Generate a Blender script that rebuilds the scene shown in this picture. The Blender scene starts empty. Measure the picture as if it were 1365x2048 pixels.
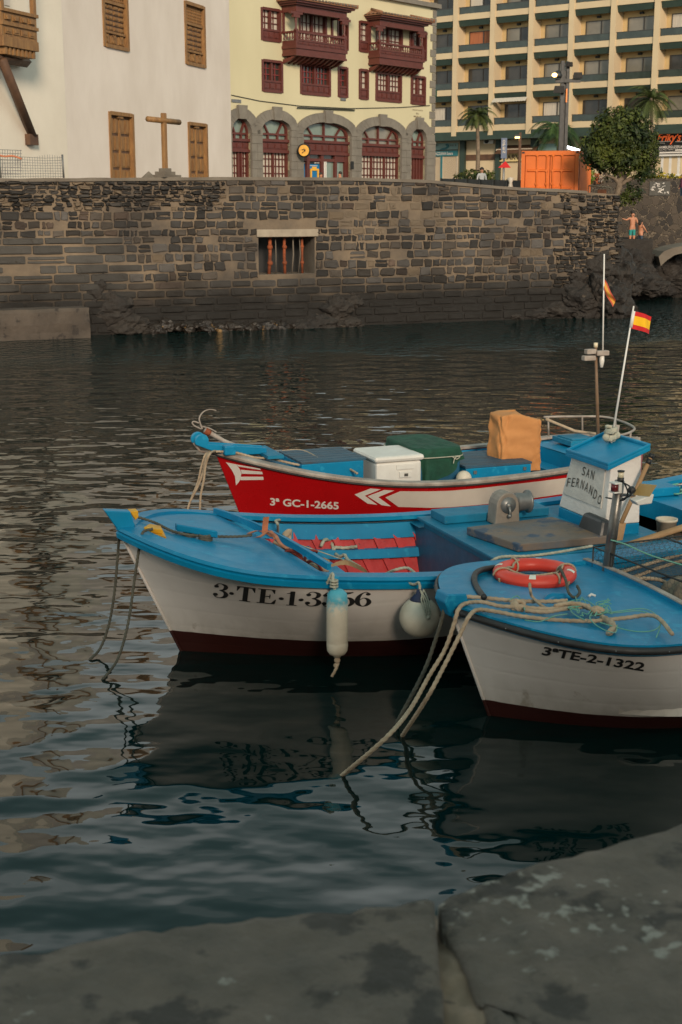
import bpy, bmesh, math, random
from mathutils import Vector, noise
from mathutils.bvhtree import BVHTree
R = math.radians
rnd = random.Random(7)
S = bpy.context.scene
# ---------------------------------------------------------------- camera
HC, FP = 4.1, 2750.0
TH = math.atan((1024 - 400) / FP)
cT, sT = math.cos(TH), math.sin(TH)
cd = bpy.data.cameras.new('camera'); cam = bpy.data.objects.new('camera', cd); S.collection.objects.link(cam)
S.camera = cam
cam.location = (0, 0, HC); cam.rotation_euler = (math.pi / 2 - TH, 0, 0)
cd.sensor_fit = 'VERTICAL'; cd.sensor_height = 36; cd.sensor_width = 24; cd.lens = FP / 2048 * 36
cd.clip_start = .05; cd.clip_end = 2000
cd.dof.use_dof = True; cd.dof.focus_distance = 13.5; cd.dof.aperture_fstop = 8
# ---------------------------------------------------------------- light
SUN_EL, SUN_AZ = R(20), R(170)          # low soft evening sun behind the camera
w = bpy.data.worlds.new('World'); S.world = w; w.use_nodes = True
nt = w.node_tree; bg = nt.nodes['Background']
sky = nt.nodes.new('ShaderNodeTexSky'); sky.sky_type = 'NISHITA'; sky.sun_disc = False
sky.sun_elevation = SUN_EL; sky.sun_rotation = SUN_AZ; sky.air_density = 1.0; sky.dust_density = 4.0; sky.ozone_density = .6
cloud = nt.nodes.new('ShaderNodeMix'); cloud.data_type = 'RGBA'; cloud.inputs[0].default_value = .9      # high thin overcast
nt.links.new(sky.outputs[0], cloud.inputs[6]); 
wtc = nt.nodes.new('ShaderNodeTexCoord'); wsp = nt.nodes.new('ShaderNodeSeparateXYZ'); nt.links.new(wtc.outputs['Generated'], wsp.inputs[0])
wmp = nt.nodes.new('ShaderNodeMapping'); wmp.inputs['Scale'].default_value = (1, 1, 2.5); nt.links.new(wtc.outputs['Generated'], wmp.inputs[0])
wnz = nt.nodes.new('ShaderNodeTexNoise'); wnz.inputs['Scale'].default_value = 3.2; wnz.inputs['Detail'].default_value = 4; nt.links.new(wmp.outputs[0], wnz.inputs['Vector'])
wad = nt.nodes.new('ShaderNodeMath'); wad.operation = 'MULTIPLY_ADD'; nt.links.new(wnz.outputs[0], wad.inputs[0]); wad.inputs[1].default_value = -.55; nt.links.new(wsp.outputs[2], wad.inputs[2])
wrg = nt.nodes.new('ShaderNodeMapRange'); wrg.interpolation_type = 'SMOOTHSTEP'; wrg.inputs[1].default_value = .02; wrg.inputs[2].default_value = .38; nt.links.new(wad.outputs[0], wrg.inputs[0])
wcl = nt.nodes.new('ShaderNodeMix'); wcl.data_type = 'RGBA'; nt.links.new(wrg.outputs[0], wcl.inputs[0]); wcl.inputs[6].default_value = (15.2, 16.4, 15.8, 1); wcl.inputs[7].default_value = (5.0, 7.5, 7.3, 1)   # bright low haze, darker cloud overhead
nt.links.new(wcl.outputs[2], cloud.inputs[7])
nt.links.new(cloud.outputs[2], bg.inputs[0]); bg.inputs[1].default_value = .05
sl = bpy.data.lights.new('sun', 'SUN'); sl.energy = 2.7; sl.angle = R(12); sl.color = (1, .81, .62)
so = bpy.data.objects.new('sun', sl); S.collection.objects.link(so)
sd = Vector((math.sin(SUN_AZ) * math.cos(SUN_EL), math.cos(SUN_AZ) * math.cos(SUN_EL), math.sin(SUN_EL)))
so.rotation_euler = sd.to_track_quat('Z', 'Y').to_euler(); so.location = (0, -30, 30)
S.view_settings.view_transform = 'Standard'; S.view_settings.look = 'None'
S.view_settings.exposure = 0.42; S.view_settings.gamma = 1
S.render.resolution_x = 682; S.render.resolution_y = 1024
S.render.engine = 'CYCLES'

# ---------------------------------------------------------------- measuring helpers
def ray(u, v):
    dx = (u - 682.5) / FP; dz = -(v - 1024) / FP
    return Vector((dx, cT + dz * sT, -sT + dz * cT))
O = Vector((0, 0, HC))
def PZ(u, v, z):
    d = ray(u, v); return O + d * ((z - HC) / d.z)
def PY(u, v, y):
    d = ray(u, v); return O + d * (y / d.y)
class Frame:                       # a boat: s aft, w to the far side, z up
    def __init__(f, o, deg):
        f.o = o; a = R(deg); f.a = a
        f.ds = Vector((math.cos(a), math.sin(a), 0)); f.dw = Vector((-math.sin(a), math.cos(a), 0))
    def __call__(f, s, w, z): return Vector((f.o[0], f.o[1], 0)) + f.ds * s + f.dw * w + Vector((0, 0, z))
    def loc(f, p):
        q = Vector((p[0] - f.o[0], p[1] - f.o[1], 0)); return (q.dot(f.ds), q.dot(f.dw), p[2])
    def pix(f, u, v, w=None, s=None, z=None):     # point seen at a pixel on one of the boat's own planes
        d = ray(u, v)
        if z is not None: p = O + d * ((z - HC) / d.z)
        else:
            ax, val = (f.dw, w) if w is not None else (f.ds, s)
            p = O + d * ((val - (Vector((0, 0, 0)) - Vector((f.o[0], f.o[1], 0))).dot(ax)) / d.dot(ax))
        return f.loc(p)
class Face:                        # a facade plane: a along, z up, o outwards
    def __init__(f, p0, d, n):
        f.p = Vector((p0[0], p0[1], 0)); f.d = Vector((d[0], d[1], 0)).normalized(); f.n = Vector((n[0], n[1], 0)).normalized()
    def at(f, u, v, o=0):
        d = ray(u, v); t = ((f.p + f.n * o) - O).dot(f.n) / d.dot(f.n); q = O + d * t
        return ((q - f.p).dot(f.d), q.z)
    def __call__(f, a, z, o=0): return f.p + f.d * a + f.n * o + Vector((0, 0, z))

# ---------------------------------------------------------------- objects
def _link(o): S.collection.objects.link(o); return o
def wloc(o):
    v = Vector(o.location)
    while o.parent: o = o.parent; v += Vector(o.location)
    return v
def tag(o, label=None, cat=None, group=None, kind=None):
    if label: o['label'] = label
    if cat: o['category'] = cat
    if group: o['group'] = group
    if kind: o['kind'] = kind
    return o
def thing(name, loc, label, cat, group=None, kind=None):
    o = bpy.data.objects.new(name, None); o.empty_display_size = .2; _link(o); o.location = loc
    return tag(o, label, cat, group, kind)
class MB:
    def __init__(m, T=None): m.v = []; m.f = []; m.sm = []; m.mi = []; m.col = []; m.T = T; m.cur = 0; m.c = (1, 1, 1); m.smooth = False
    def pt(m, p):
        p = m.T(*p) if m.T else Vector(p)
        m.v.append(p); m.col.append(m.c); return len(m.v) - 1
    def face(m, ids): m.f.append(tuple(ids)); m.sm.append(m.smooth); m.mi.append(m.cur)
    def poly(m, pts): m.face([m.pt(p) for p in pts])
    def box(m, a0, a1, b0, b1, c0, c1):
        i = [m.pt(p) for p in ((a0, b0, c0), (a1, b0, c0), (a1, b1, c0), (a0, b1, c0), (a0, b0, c1), (a1, b0, c1), (a1, b1, c1), (a0, b1, c1))]
        for q in ((0, 3, 2, 1), (4, 5, 6, 7), (0, 1, 5, 4), (1, 2, 6, 5), (2, 3, 7, 6), (3, 0, 4, 7)): m.face([i[k] for k in q])
    def hexa(m, P8):
        i = [m.pt(p) for p in P8]
        for q in ((0, 3, 2, 1), (4, 5, 6, 7), (0, 1, 5, 4), (1, 2, 6, 5), (2, 3, 7, 6), (3, 0, 4, 7)): m.face([i[k] for k in q])
    def grid(m, fn, nu, nv, wrapu=False):
        idx = [[m.pt(fn(i / nu, j / nv)) for j in range(nv + 1)] for i in range(nu + (0 if wrapu else 1))]
        n = len(idx)
        for i in range(nu):
            for j in range(nv):
                a = idx[i % n]; b = idx[(i + 1) % n]
                m.face((a[j], b[j], b[j + 1], a[j + 1]))
        return idx
    def prism(m, pts, off):        # closed outline extruded by vector off (both in the builder's coordinates)
        n = len(pts); a = [m.pt(p) for p in pts]; b = [m.pt(tuple(Vector(p) + Vector(off))) for p in pts]
        m.face(a[::-1]); m.face(b)
        for i in range(n): m.face((a[i], a[(i + 1) % n], b[(i + 1) % n], b[i]))
    def tube(m, pts, r, n=8, caps=True, lobes=0, twist=0, closed=False):
        T = m.T; m.T = None
        P = [T(*p) if T else Vector(p) for p in pts]; sm = m.smooth; m.smooth = True
        rr = r if isinstance(r, (list, tuple)) else [r] * len(P)
        rings = []; up = None; L = 0
        for i, p in enumerate(P):
            if closed: t = P[(i + 1) % len(P)] - P[i - 1]
            else: t = P[min(i + 1, len(P) - 1)] - P[max(i - 1, 0)]
            if t.length < 1e-9: t = Vector((0, 0, 1))
            t.normalize()
            if up is None:
                up = Vector((0, 0, 1)) if abs(t.z) < .9 else Vector((1, 0, 0))
            x = up - t * up.dot(t)
            if x.length < 1e-5: x = t.orthogonal()
            x.normalize(); y = t.cross(x); up = x
            if i: L += (P[i] - P[i - 1]).length
            ring = []
            for k in range(n):
                ph = 2 * math.pi * k / n
                q = rr[i] * ((.70 + .36 * abs(math.cos(lobes * .5 * ph))) if lobes else 1)
                a = ph + twist * L
                ring.append(m.pt(p + x * (q * math.cos(a)) + y * (q * math.sin(a))))
            rings.append(ring)
        m_ = len(rings)
        for i in range(m_ if closed else m_ - 1):
            for k in range(n):
                a, b = rings[i], rings[(i + 1) % m_]
                m.face((a[k], a[(k + 1) % n], b[(k + 1) % n], b[k]))
        if caps and not closed: m.face(rings[0][::-1]); m.face(rings[-1])
        m.smooth = sm; m.T = T
    def cyl(m, p0, p1, r, n=12, r2=None): m.tube([p0, p1], [r, r if r2 is None else r2], n)
    def lathe(m, c, prof, n=16, axis='z'):        # prof: (radius, height)
        sm = m.smooth; m.smooth = True
        def fn(i, j):
            k = j * (len(prof) - 1); r, h = prof[min(int(round(k)), len(prof) - 1)]
            a = 2 * math.pi * i
            if axis == 'z': return (c[0] + r * math.cos(a), c[1] + r * math.sin(a), c[2] + h)
            if axis == 'x': return (c[0] + h, c[1] + r * math.cos(a), c[2] + r * math.sin(a))
            return (c[0] + r * math.sin(a), c[1] + h, c[2] + r * math.cos(a))
        m.grid(fn, n, len(prof) - 1, wrapu=True); m.smooth = sm
    def ball(m, c, r, nu=16, nv=10, sc=(1, 1, 1)):
        sm = m.smooth; m.smooth = True
        m.grid(lambda i, j: (c[0] + sc[0] * r * math.sin(math.pi * j) * math.cos(2 * math.pi * i), c[1] + sc[1] * r * math.sin(math.pi * j) * math.sin(2 * math.pi * i), c[2] - sc[2] * r * math.cos(math.pi * j)), nu, nv, wrapu=True)
        m.smooth = sm
    def build(m, name, mats, parent=None, bevel=0, base=None, double=False):
        if not isinstance(mats, (list, tuple)): mats = [mats]
        if parent: org = wloc(parent)
        elif base is not None: org = Vector(base)
        else:
            xs = [p.x for p in m.v]; ys = [p.y for p in m.v]; zs = [p.z for p in m.v]
            org = Vector(((min(xs) + max(xs)) / 2, (min(ys) + max(ys)) / 2, min(zs)))
        me = bpy.data.meshes.new(name); me.from_pydata([tuple(p - org) for p in m.v], [], m.f)
        me.polygons.foreach_set('use_smooth', m.sm); me.polygons.foreach_set('material_index', m.mi)
        for q in mats: me.materials.append(q)
        if any(c != (1, 1, 1) for c in m.col):
            at = me.color_attributes.new('Col', 'FLOAT_COLOR', 'POINT')
            flat = []
            for c in m.col: flat += [c[0], c[1], c[2], 1]
            at.data.foreach_set('color', flat)
        bm = bmesh.new(); bm.from_mesh(me)
        bmesh.ops.remove_doubles(bm, verts=bm.verts, dist=1e-5) if double else None
        bmesh.ops.recalc_face_normals(bm, faces=bm.faces); bm.to_mesh(me); bm.free()
        o = bpy.data.objects.new(name, me); _link(o)
        if parent: o.parent = parent
        else: o.location = org
        if bevel:
            b = o.modifiers.new('b', 'BEVEL'); b.width = bevel; b.segments = 2; b.limit_method = 'ANGLE'; b.angle_limit = R(40)
        return o
def cr(pts, n=8, closed=False):                   # smooth curve through points
    P = [Vector(p) for p in pts]; out = []
    m = len(P)
    for i in range(m if closed else m - 1):
        g = (lambda k: P[k % m]) if closed else (lambda k: P[min(max(k, 0), m - 1)])
        p0, p1, p2, p3 = g(i - 1), g(i), g(i + 1), g(i + 2)
        for k in range(n):
            t = k / n
            out.append(.5 * ((2 * p1) + (p2 - p0) * t + (2 * p0 - 5 * p1 + 4 * p2 - p3) * t * t + (3 * p1 - p0 - 3 * p2 + p3) * t ** 3))
    if not closed: out.append(P[-1])
    return out
def resample(P, step):
    out = [P[0]]; acc = 0
    for i in range(1, len(P)):
        a = P[i - 1]; b = P[i]; L = (b - a).length; d = step - acc
        while d < L: out.append(a.lerp(b, d / L)); d += step
        acc = L - (d - step)
    out.append(P[-1]); return out
def rope_into(mb, pts, r, T=None, sag=0):
    P = [T(*p) if T else Vector(p) for p in pts]
    P = resample(cr(P, 8), r * (.55 if r > .011 else 1.0))
    t = mb.T; mb.T = None
    mb.tube(P, r * 1.05, 9, lobes=3, twist=.66 / r); mb.T = t

# ---------------------------------------------------------------- materials
def mat(name, c1, c2=None, sc=4, rough=.6, bump=0, bsc=None, metal=0, c3=None, sc3=20, t3=.62, vcol=False, stretch=(1, 1, 1), spec=.5, emit=0, emc=None, alpha=1, trans=0, wear=None, detail=6):
    m = bpy.data.materials.new(name); m.use_nodes = True; N = m.node_tree.nodes; Lk = m.node_tree.links
    b = N['Principled BSDF']; b.inputs['Roughness'].default_value = rough; b.inputs['Metallic'].default_value = metal
    b.inputs['Specular IOR Level'].default_value = spec
    tc = N.new('ShaderNodeTexCoord'); mp = N.new('ShaderNodeMapping'); mp.inputs['Scale'].default_value = stretch
    Lk.new(tc.outputs['Object'], mp.inputs[0])
    def nz(s, d=detail, r=.6):
        n = N.new('ShaderNodeTexNoise'); n.inputs['Scale'].default_value = s; n.inputs['Detail'].default_value = d; n.inputs['Roughness'].default_value = r
        Lk.new(mp.outputs[0], n.inputs['Vector']); return n
    def mix(f, a, c):
        x = N.new('ShaderNodeMix'); x.data_type = 'RGBA'
        if isinstance(f, float): x.inputs[0].default_value = f
        else: Lk.new(f, x.inputs[0])
        for k, q in ((6, a), (7, c)):
            if isinstance(q, tuple): x.inputs[k].default_value = (*q[:3], 1)
            else: Lk.new(q, x.inputs[k])
        return x.outputs[2]
    def ramp(s, lo, hi):
        r = N.new('ShaderNodeMapRange'); r.inputs[1].default_value = lo; r.inputs[2].default_value = hi
        Lk.new(s, r.inputs[0]); return r.outputs[0]
    col = tuple(c1)
    if c2 is not None: col = mix(ramp(nz(sc).outputs[0], .32, .68), tuple(c1), tuple(c2))
    if c3 is not None: col = mix(ramp(nz(sc3).outputs[0], t3, t3 + .05), col, tuple(c3))
    if vcol:
        at = N.new('ShaderNodeAttribute'); at.attribute_name = 'Col'
        x = N.new('ShaderNodeMix'); x.data_type = 'RGBA'; x.blend_type = 'MULTIPLY'; x.inputs[0].default_value = 1
        if isinstance(col, tuple): x.inputs[6].default_value = (*col, 1)
        else: Lk.new(col, x.inputs[6])
        Lk.new(at.outputs['Color'], x.inputs[7]); col = x.outputs[2]
    if isinstance(col, tuple): b.inputs['Base Color'].default_value = (*col, 1)
    else: Lk.new(col, b.inputs['Base Color'])
    if bump:
        bn = N.new('ShaderNodeBump'); bn.inputs['Strength'].default_value = 1; bn.inputs['Distance'].default_value = bump
        Lk.new(nz(bsc or sc * 3, 8, .65).outputs[0], bn.inputs['Height']); Lk.new(bn.outputs[0], b.inputs['Normal'])
    rg = ramp(nz(sc * 2.3).outputs[0], .2, .8)
    rr = N.new('ShaderNodeMapRange'); rr.inputs[3].default_value = max(.02, rough - .1); rr.inputs[4].default_value = min(1, rough + .12)
    Lk.new(rg, rr.inputs[0]); Lk.new(rr.outputs[0], b.inputs['Roughness'])
    if emit:
        b.inputs['Emission Color'].default_value = (*(emc or c1), 1); b.inputs['Emission Strength'].default_value = emit
    if alpha < 1: b.inputs['Alpha'].default_value = alpha
    if trans: b.inputs['Transmission Weight'].default_value = trans
    return m
M = {}
M['plaster_white'] = mat('plaster_white', (.70, .62, .55), (.61, .53, .46), .6, .9, .006, 14, c3=(.5, .42, .34), sc3=3.2, t3=.74, stretch=(1, 1, .5))
M['plaster_warm'] = mat('plaster_warm', (.74, .67, .56), (.66, .59, .49), .5, .9, .006, 14)
M['plaster_yellow'] = mat('plaster_yellow', (.575, .52, .34), (.50, .45, .29), .25, .9, .004, 12, stretch=(1, 1, .4))
M['wood_brown'] = mat('wood_brown', (.30, .155, .05), (.17, .08, .026), 3, .6, .01, 14, stretch=(3, 3, .6))
M['wood_dark'] = mat('wood_dark', (.12, .06, .03), (.07, .035, .02), 3, .7, .01, 14)
M['paint_maroon'] = mat('paint_maroon', (.115, .027, .019), (.085, .02, .014), 2, .5, .003, 12)
M['paint_maroon_light'] = mat('paint_maroon_light', (.2, .03, .026), (.15, .02, .018), 2, .5)
M['stone_grey'] = mat('stone_grey', (.20, .18, .15), (.14, .125, .105), 1.5, .9, .01, 10)
M['tile_roof'] = mat('tile_roof', (.30, .13, .06), (.15, .08, .05), 4, .85, .01, 10)
M['pane_dark'] = mat('pane_dark', (.016, .016, .015), (.05, .044, .036), .7, .12)
M['pane_curtain'] = mat('pane_curtain', (.55, .50, .42), (.40, .36, .30), 2.2, .45, stretch=(6, 6, .5))
M['pane_green'] = mat('pane_green', (.20, .25, .21), (.14, .18, .155), .6, .15)
M['pane_sky'] = mat('pane_sky', (.22, .20, .16), (.13, .12, .095), .5, .08)
M['hotel_cream'] = mat('hotel_cream', (.58, .46, .29), (.50, .39, .25), .5, .85, c3=(.42, .29, .14), sc3=1.7, t3=.7)
M['hotel_yellow'] = mat('hotel_yellow', (.56, .41, .20), (.49, .35, .17), .5, .85)
M['hotel_green'] = mat('hotel_green', (.028, .05, .037), (.02, .036, .027), 1.5, .6, c3=(.25, .25, .22), sc3=3.5, t3=.71)
M['glass_rail'] = mat('glass_rail', (.045, .06, .052), (.025, .035, .03), 1.5, .12)
M['alu_dark'] = mat('alu_dark', (.04, .035, .03), None, 2, .4)
M['paving'] = mat('paving', (.16, .14, .12), (.12, .105, .09), .4, .9)
M['coping'] = mat('coping', (.17, .145, .115), (.11, .09, .07), 1.2, .9, .02, 6)
M['metal_grey'] = mat('metal_grey', (.25, .25, .24), (.16, .16, .16), 6, .45, metal=.6)
M['metal_dark'] = mat('metal_dark', (.014, .017, .019), (.024, .024, .022), 3, .5)
M['rust'] = mat('rust', (.30, .07, .02), (.12, .035, .015), 5, .85, .006, 25)
M['container_orange'] = mat('container_orange', (.66, .15, .018), (.56, .12, .015), 1.2, .6, .004, 6, c3=(.3, .06, .02), sc3=7, t3=.72)
M['bark'] = mat('bark', (.22, .17, .12), (.11, .08, .055), 4, .9, .03, 9)
M['bark_dark'] = mat('bark_dark', (.07, .05, .035), (.04, .03, .022), 4, .9)
M['leaf'] = mat('leaf', (1, 1, 1), (.6, .7, .55), .8, .6, vcol=True, spec=.3)
M['white_paint'] = mat('white_paint', (.70, .68, .64), (.6, .57, .53), 2, .5)
M['black'] = mat('black', (.012, .012, .012), None, 3, .5)
M['lettering_black'] = mat('lettering_black', (.014, .013, .013), None, 3, .6)
M['lettering_white'] = mat('lettering_white', (.66, .61, .56), None, 3, .6)
# boats
BLUE1, BLUE2 = (.0, .225, .42), (.002, .17, .33)
M['boat_blue'] = mat('boat_blue', BLUE1, BLUE2, 2.2, .42, .0025, 9, c3=(.012, .26, .44), sc3=5, t3=.6, spec=.3)
M['boat_blue_worn'] = mat('boat_blue_worn', (.003, .19, .33), (.008, .13, .23), 3.2, .55, .006, 16, c3=(.09, .18, .19), sc3=14, t3=.64, spec=.3)
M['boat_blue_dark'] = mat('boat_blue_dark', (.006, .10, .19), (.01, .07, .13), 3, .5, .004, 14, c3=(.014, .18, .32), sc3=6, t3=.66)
M['boat_red'] = mat('boat_red', (.44, .004, .006), (.36, .004, .005), 1.3, .28, .002, 7)
M['boat_red_inner'] = mat('boat_red_inner', (.52, .028, .030), (.38, .016, .018), 4, .5, .006, 14, c3=(.16, .012, .012), sc3=7, t3=.64)
M['rail_grey'] = mat('rail_grey', (.42, .37, .32), (.22, .17, .14), 5, .6, .003, 20)
M['rubber'] = mat('rubber', (.014, .014, .015), (.035, .033, .032), 6, .55, c3=(.08, .07, .06), sc3=18, t3=.68)
M['rope_tan'] = mat('rope_tan', (.47, .36, .25), (.33, .24, .16), 12, .95, .002, 120)
M['rope_grey'] = mat('rope_grey', (.11, .105, .08), (.06, .058, .045), 10, .95, .002, 120)
M['rope_white'] = mat('rope_white', (.5, .46, .36), (.28, .3, .24), 14, .95)
M['rope_green'] = mat('rope_green', (.10, .36, .25), (.2, .38, .3), 10, .6)
M['yellow_paint'] = mat('yellow_paint', (.72, .37, .008), (.5, .22, .006), 7, .5)
M['orange_ring'] = mat('orange_ring', (.72, .055, .026), (.6, .04, .02), 4, .42, .002, 12)
M['tape'] = mat('tape', (.7, .68, .6), None, 3, .4)
M['plastic_white'] = mat('plastic_white', (.70, .68, .63), (.58, .55, .5), 3, .42, c3=(.3, .27, .23), sc3=11, t3=.72)
M['fender'] = mat('fender', (.64, .58, .47), (.52, .44, .33), 5, .5, .002, 18, c3=(.25, .19, .12), sc3=9, t3=.68)
M['net_green'] = mat('net_green', (.008, .075, .042), (.004, .04, .022), 6, .8, .01, 30)
M['cloth_orange'] = mat('cloth_orange', (.56, .25, .085), (.47, .20, .065), 2.5, .9, .006, 14)
M['strap_orange'] = mat('strap_orange', (.58, .21, .10), (.40, .14, .07), 8, .85)
M['winch_metal'] = mat('winch_metal', (.26, .22, .18), (.17, .145, .12), 7, .5, .004, 30, c3=(.3, .15, .06), sc3=13, t3=.68)
M['seat_black'] = mat('seat_black', (.016, .017, .019), (.03, .03, .03), 4, .4)
M['hatch'] = mat('hatch', (.085, .10, .115), (.21, .13, .075), 2.4, .6, .004, 22, c3=(.035, .06, .10), sc3=3.1, t3=.56)
M['flag_red'] = mat('flag_red', (.55, .012, .014), (.45, .01, .012), 4, .8)
M['flag_yellow'] = mat('flag_yellow', (.85, .48, .008), (.7, .38, .006), 4, .8)
M['wood_light'] = mat('wood_light', (.42, .25, .12), (.28, .16, .075), 4, .7, .004, 20)
M['deck_slats'] = mat('deck_slats', (.045, .055, .07), (.02, .09, .15), 4, .6, .004, 20, stretch=(.3, 3, 1))
M['grapnel_red'] = mat('grapnel_red', (.26, .035, .02), (.14, .02, .014), 9, .8, .004, 50)
M['lens_white'] = mat('lens_white', (.6, .52, .36), None, 3, .25)
M['canvas_net'] = mat('canvas_net', (.30, .24, .17), (.16, .125, .09), 6, .95, .01, 40)
M['skin'] = mat('skin', (.48, .22, .125), (.42, .18, .10), 4, .6)
M['hair'] = mat('hair', (.02, .014, .01), None, 3, .7)
def proj(p):
    x, y, z = p[0], p[1], p[2] - HC
    f = y * cT - z * sT; up = y * sT + z * cT
    return (682.5 + FP * x / f, 1024 - FP * up / f)
def fbm(p, o=4):
    s = 0; a = 1
    for k in range(o): s += a * noise.noise(p); p = p * 2.07; a *= .52
    return s
# ---------------------------------------------------------------- water
def water_mat():
    m = bpy.data.materials.new('harbour_water'); m.use_nodes = True; N = m.node_tree.nodes; L = m.node_tree.links
    b = N['Principled BSDF']; b.inputs['Base Color'].default_value = (.001, .0105, .0098, 1); b.inputs['Roughness'].default_value = .03
    b.inputs['IOR'].default_value = 1.34; b.inputs['Specular IOR Level'].default_value = .5
    tc = N.new('ShaderNodeTexCoord')
    def nz(sc, stretch, det, rough=.5, off=0):
        mp = N.new('ShaderNodeMapping'); mp.inputs['Scale'].default_value = stretch; mp.inputs['Location'].default_value = (off, off * 2, 0); mp.inputs['Rotation'].default_value = (0, 0, R(off))
        n = N.new('ShaderNodeTexNoise'); n.inputs['Scale'].default_value = sc; n.inputs['Detail'].default_value = det; n.inputs['Roughness'].default_value = rough
        L.new(tc.outputs['Object'], mp.inputs[0]); L.new(mp.outputs[0], n.inputs['Vector']); return n.outputs[0]
    def mth(op, a, c):
        x = N.new('ShaderNodeMath'); x.operation = op
        for k, q in enumerate((a, c)):
            if isinstance(q, (int, float)): x.inputs[k].default_value = q
            else: L.new(q, x.inputs[k])
        return x.outputs[0]
    sp = N.new('ShaderNodeSeparateXYZ'); L.new(tc.outputs['Object'], sp.inputs[0])
    # the breeze reaches the open middle of the harbour; it is calm under the near quay
    yy = mth('ADD', sp.outputs[1], mth('MULTIPLY', nz(.45, (1, 1, 1), 2), 5))
    yy = mth('SUBTRACT', yy, mth('MULTIPLY', sp.outputs[0], .35))
    mr = N.new('ShaderNodeMapRange'); mr.interpolation_type = 'SMOOTHSTEP'; mr.inputs[1].default_value = 12.5; mr.inputs[2].default_value = 20; L.new(yy, mr.inputs[0])
    mr2 = N.new('ShaderNodeMapRange'); mr2.inputs[1].default_value = 24; mr2.inputs[2].default_value = 40; mr2.inputs[3].default_value = 1; mr2.inputs[4].default_value = .13; L.new(sp.outputs[1], mr2.inputs[0])
    wind = mth('MULTIPLY', mr.outputs[0], mr2.outputs[0])
    h = mth('MULTIPLY', nz(1.15, (1, 1.5, 1), 1.0, .4, 5), .058)
    h = mth('ADD', h, mth('MULTIPLY', nz(3.2, (1, 1.5, 1), 1.0, .4, 11), .010))
    rip = mth('ADD', mth('MULTIPLY', nz(2.3, (1.5, 1.25, 1), 2.0, .5, 3), .36), mth('MULTIPLY', nz(5.5, (1.5, 1.25, 1), 2.5, .55, 8), .14))
    h = mth('ADD', h, mth('MULTIPLY', rip, wind))
    bn = N.new('ShaderNodeBump'); bn.inputs['Strength'].default_value = 1; bn.inputs['Distance'].default_value = 1.0
    L.new(h, bn.inputs['Height']); L.new(bn.outputs[0], b.inputs['Normal'])
    return m
b = MB()
b.poly([(-250, -30, 0), (250, -30, 0), (250, 80, 0), (-250, 80, 0)])
tag(b.build('water', water_mat()), kind='structure')

# ---------------------------------------------------------------- far quay wall
WD = Vector((.925, .380, 0)).normalized()
QW = Face((-7.8, 42.9), WD, (WD.y, -WD.x, 0))
aE = QW.at(1232, 500)[0]; aL = QW.at(-330, 500)[0]
tops = [(QW.at(u, v)) for u, v in ((-330, 358), (0, 357), (460, 354), (700, 355), (860, 360), (960, 369), (1040, 375), (1130, 379), (1240, 386))]
def topz(a):
    if a <= tops[0][0]: return tops[0][1]
    for i in range(1, len(tops)):
        if a <= tops[i][0]:
            t = (a - tops[i - 1][0]) / (tops[i][0] - tops[i - 1][0]); return tops[i - 1][1] * (1 - t) + tops[i][1] * t
    return tops[-1][1]
GZ = 4.0
def wet(mname, vcol):
    m = mat(mname, (1, 1, 1) if vcol else (.20, .15, .10), (.72, .70, .68) if vcol else (.07, .057, .046), .7, .88, .02, 9, vcol=vcol, c3=(.55, .48, .40) if vcol else None, sc3=5, t3=.66)
    N = m.node_tree.nodes; L = m.node_tree.links; bs = N['Principled BSDF']; src = bs.inputs['Base Color'].links[0].from_socket
    g = N.new('ShaderNodeNewGeometry'); sp = N.new('ShaderNodeSeparateXYZ'); L.new(g.outputs['Position'], sp.inputs[0])
    n = N.new('ShaderNodeTexNoise'); n.inputs['Scale'].default_value = .8; n.inputs['Detail'].default_value = 5; L.new(g.outputs['Position'], n.inputs['Vector'])
    a = N.new('ShaderNodeMath'); a.operation = 'MULTIPLY_ADD'; L.new(n.outputs[0], a.inputs[0]); a.inputs[1].default_value = -1.5; L.new(sp.outputs[2], a.inputs[2])
    mr = N.new('ShaderNodeMapRange'); mr.inputs[1].default_value = .1; mr.inputs[2].default_value = 1.25; L.new(a.outputs[0], mr.inputs[0])
    x = N.new('ShaderNodeMix'); x.data_type = 'RGBA'; L.new(mr.outputs[0], x.inputs[0]); x.inputs[6].default_value = (.010, .0085, .007, 1); L.new(src, x.inputs[7])
    L.new(x.outputs[2], bs.inputs['Base Color']); return m
M['wall_stone'] = wet('wall_stone', True); M['mortar'] = wet('mortar', False)
# window opening in the wall
ow0, oz1 = QW.at(517, 473); ow1, oz0 = QW.at(630, 547)
qroot = thing('quay_wall', QW(aL, 0, 0), 'long dark basalt quay wall with pale mortar joints across the harbour', 'wall')
b = MB(QW)
na = 60; A = [aL + (aE - aL) * i / na for i in range(na + 1)]
cuts = sorted(set(A + [ow0, ow1])); zs_ = [-.6, oz0, oz1]
def inhole(a, z): return ow0 <= a <= ow1 and oz0 <= z <= oz1
for i in range(len(cuts) - 1):
    a0, a1 = cuts[i], cuts[i + 1]
    for j in range(3):
        z0 = zs_[j]; z1 = zs_[j + 1] if j < 2 else None
        if inhole((a0 + a1) / 2, z0 + .01) and j == 1: continue
        if z1 is None: b.poly([(a0, z0, 0), (a1, z0, 0), (a1, topz(a1) - .05, 0), (a0, topz(a0) - .05, 0)])
        else: b.poly([(a0, z0, 0), (a1, z0, 0), (a1, z1, 0), (a0, z1, 0)])
b.build('mortar_face', M['mortar'], qroot)
b = MB(QW)
for (a0, a1, z0, z1, q) in ((ow0, ow0, oz0, oz1, 0), (ow1, ow1, oz0, oz1, 0)):
    b.poly([(a0, z0, 0), (a0, z1, 0), (a0, z1, -1.3), (a0, z0, -1.3)])
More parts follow.
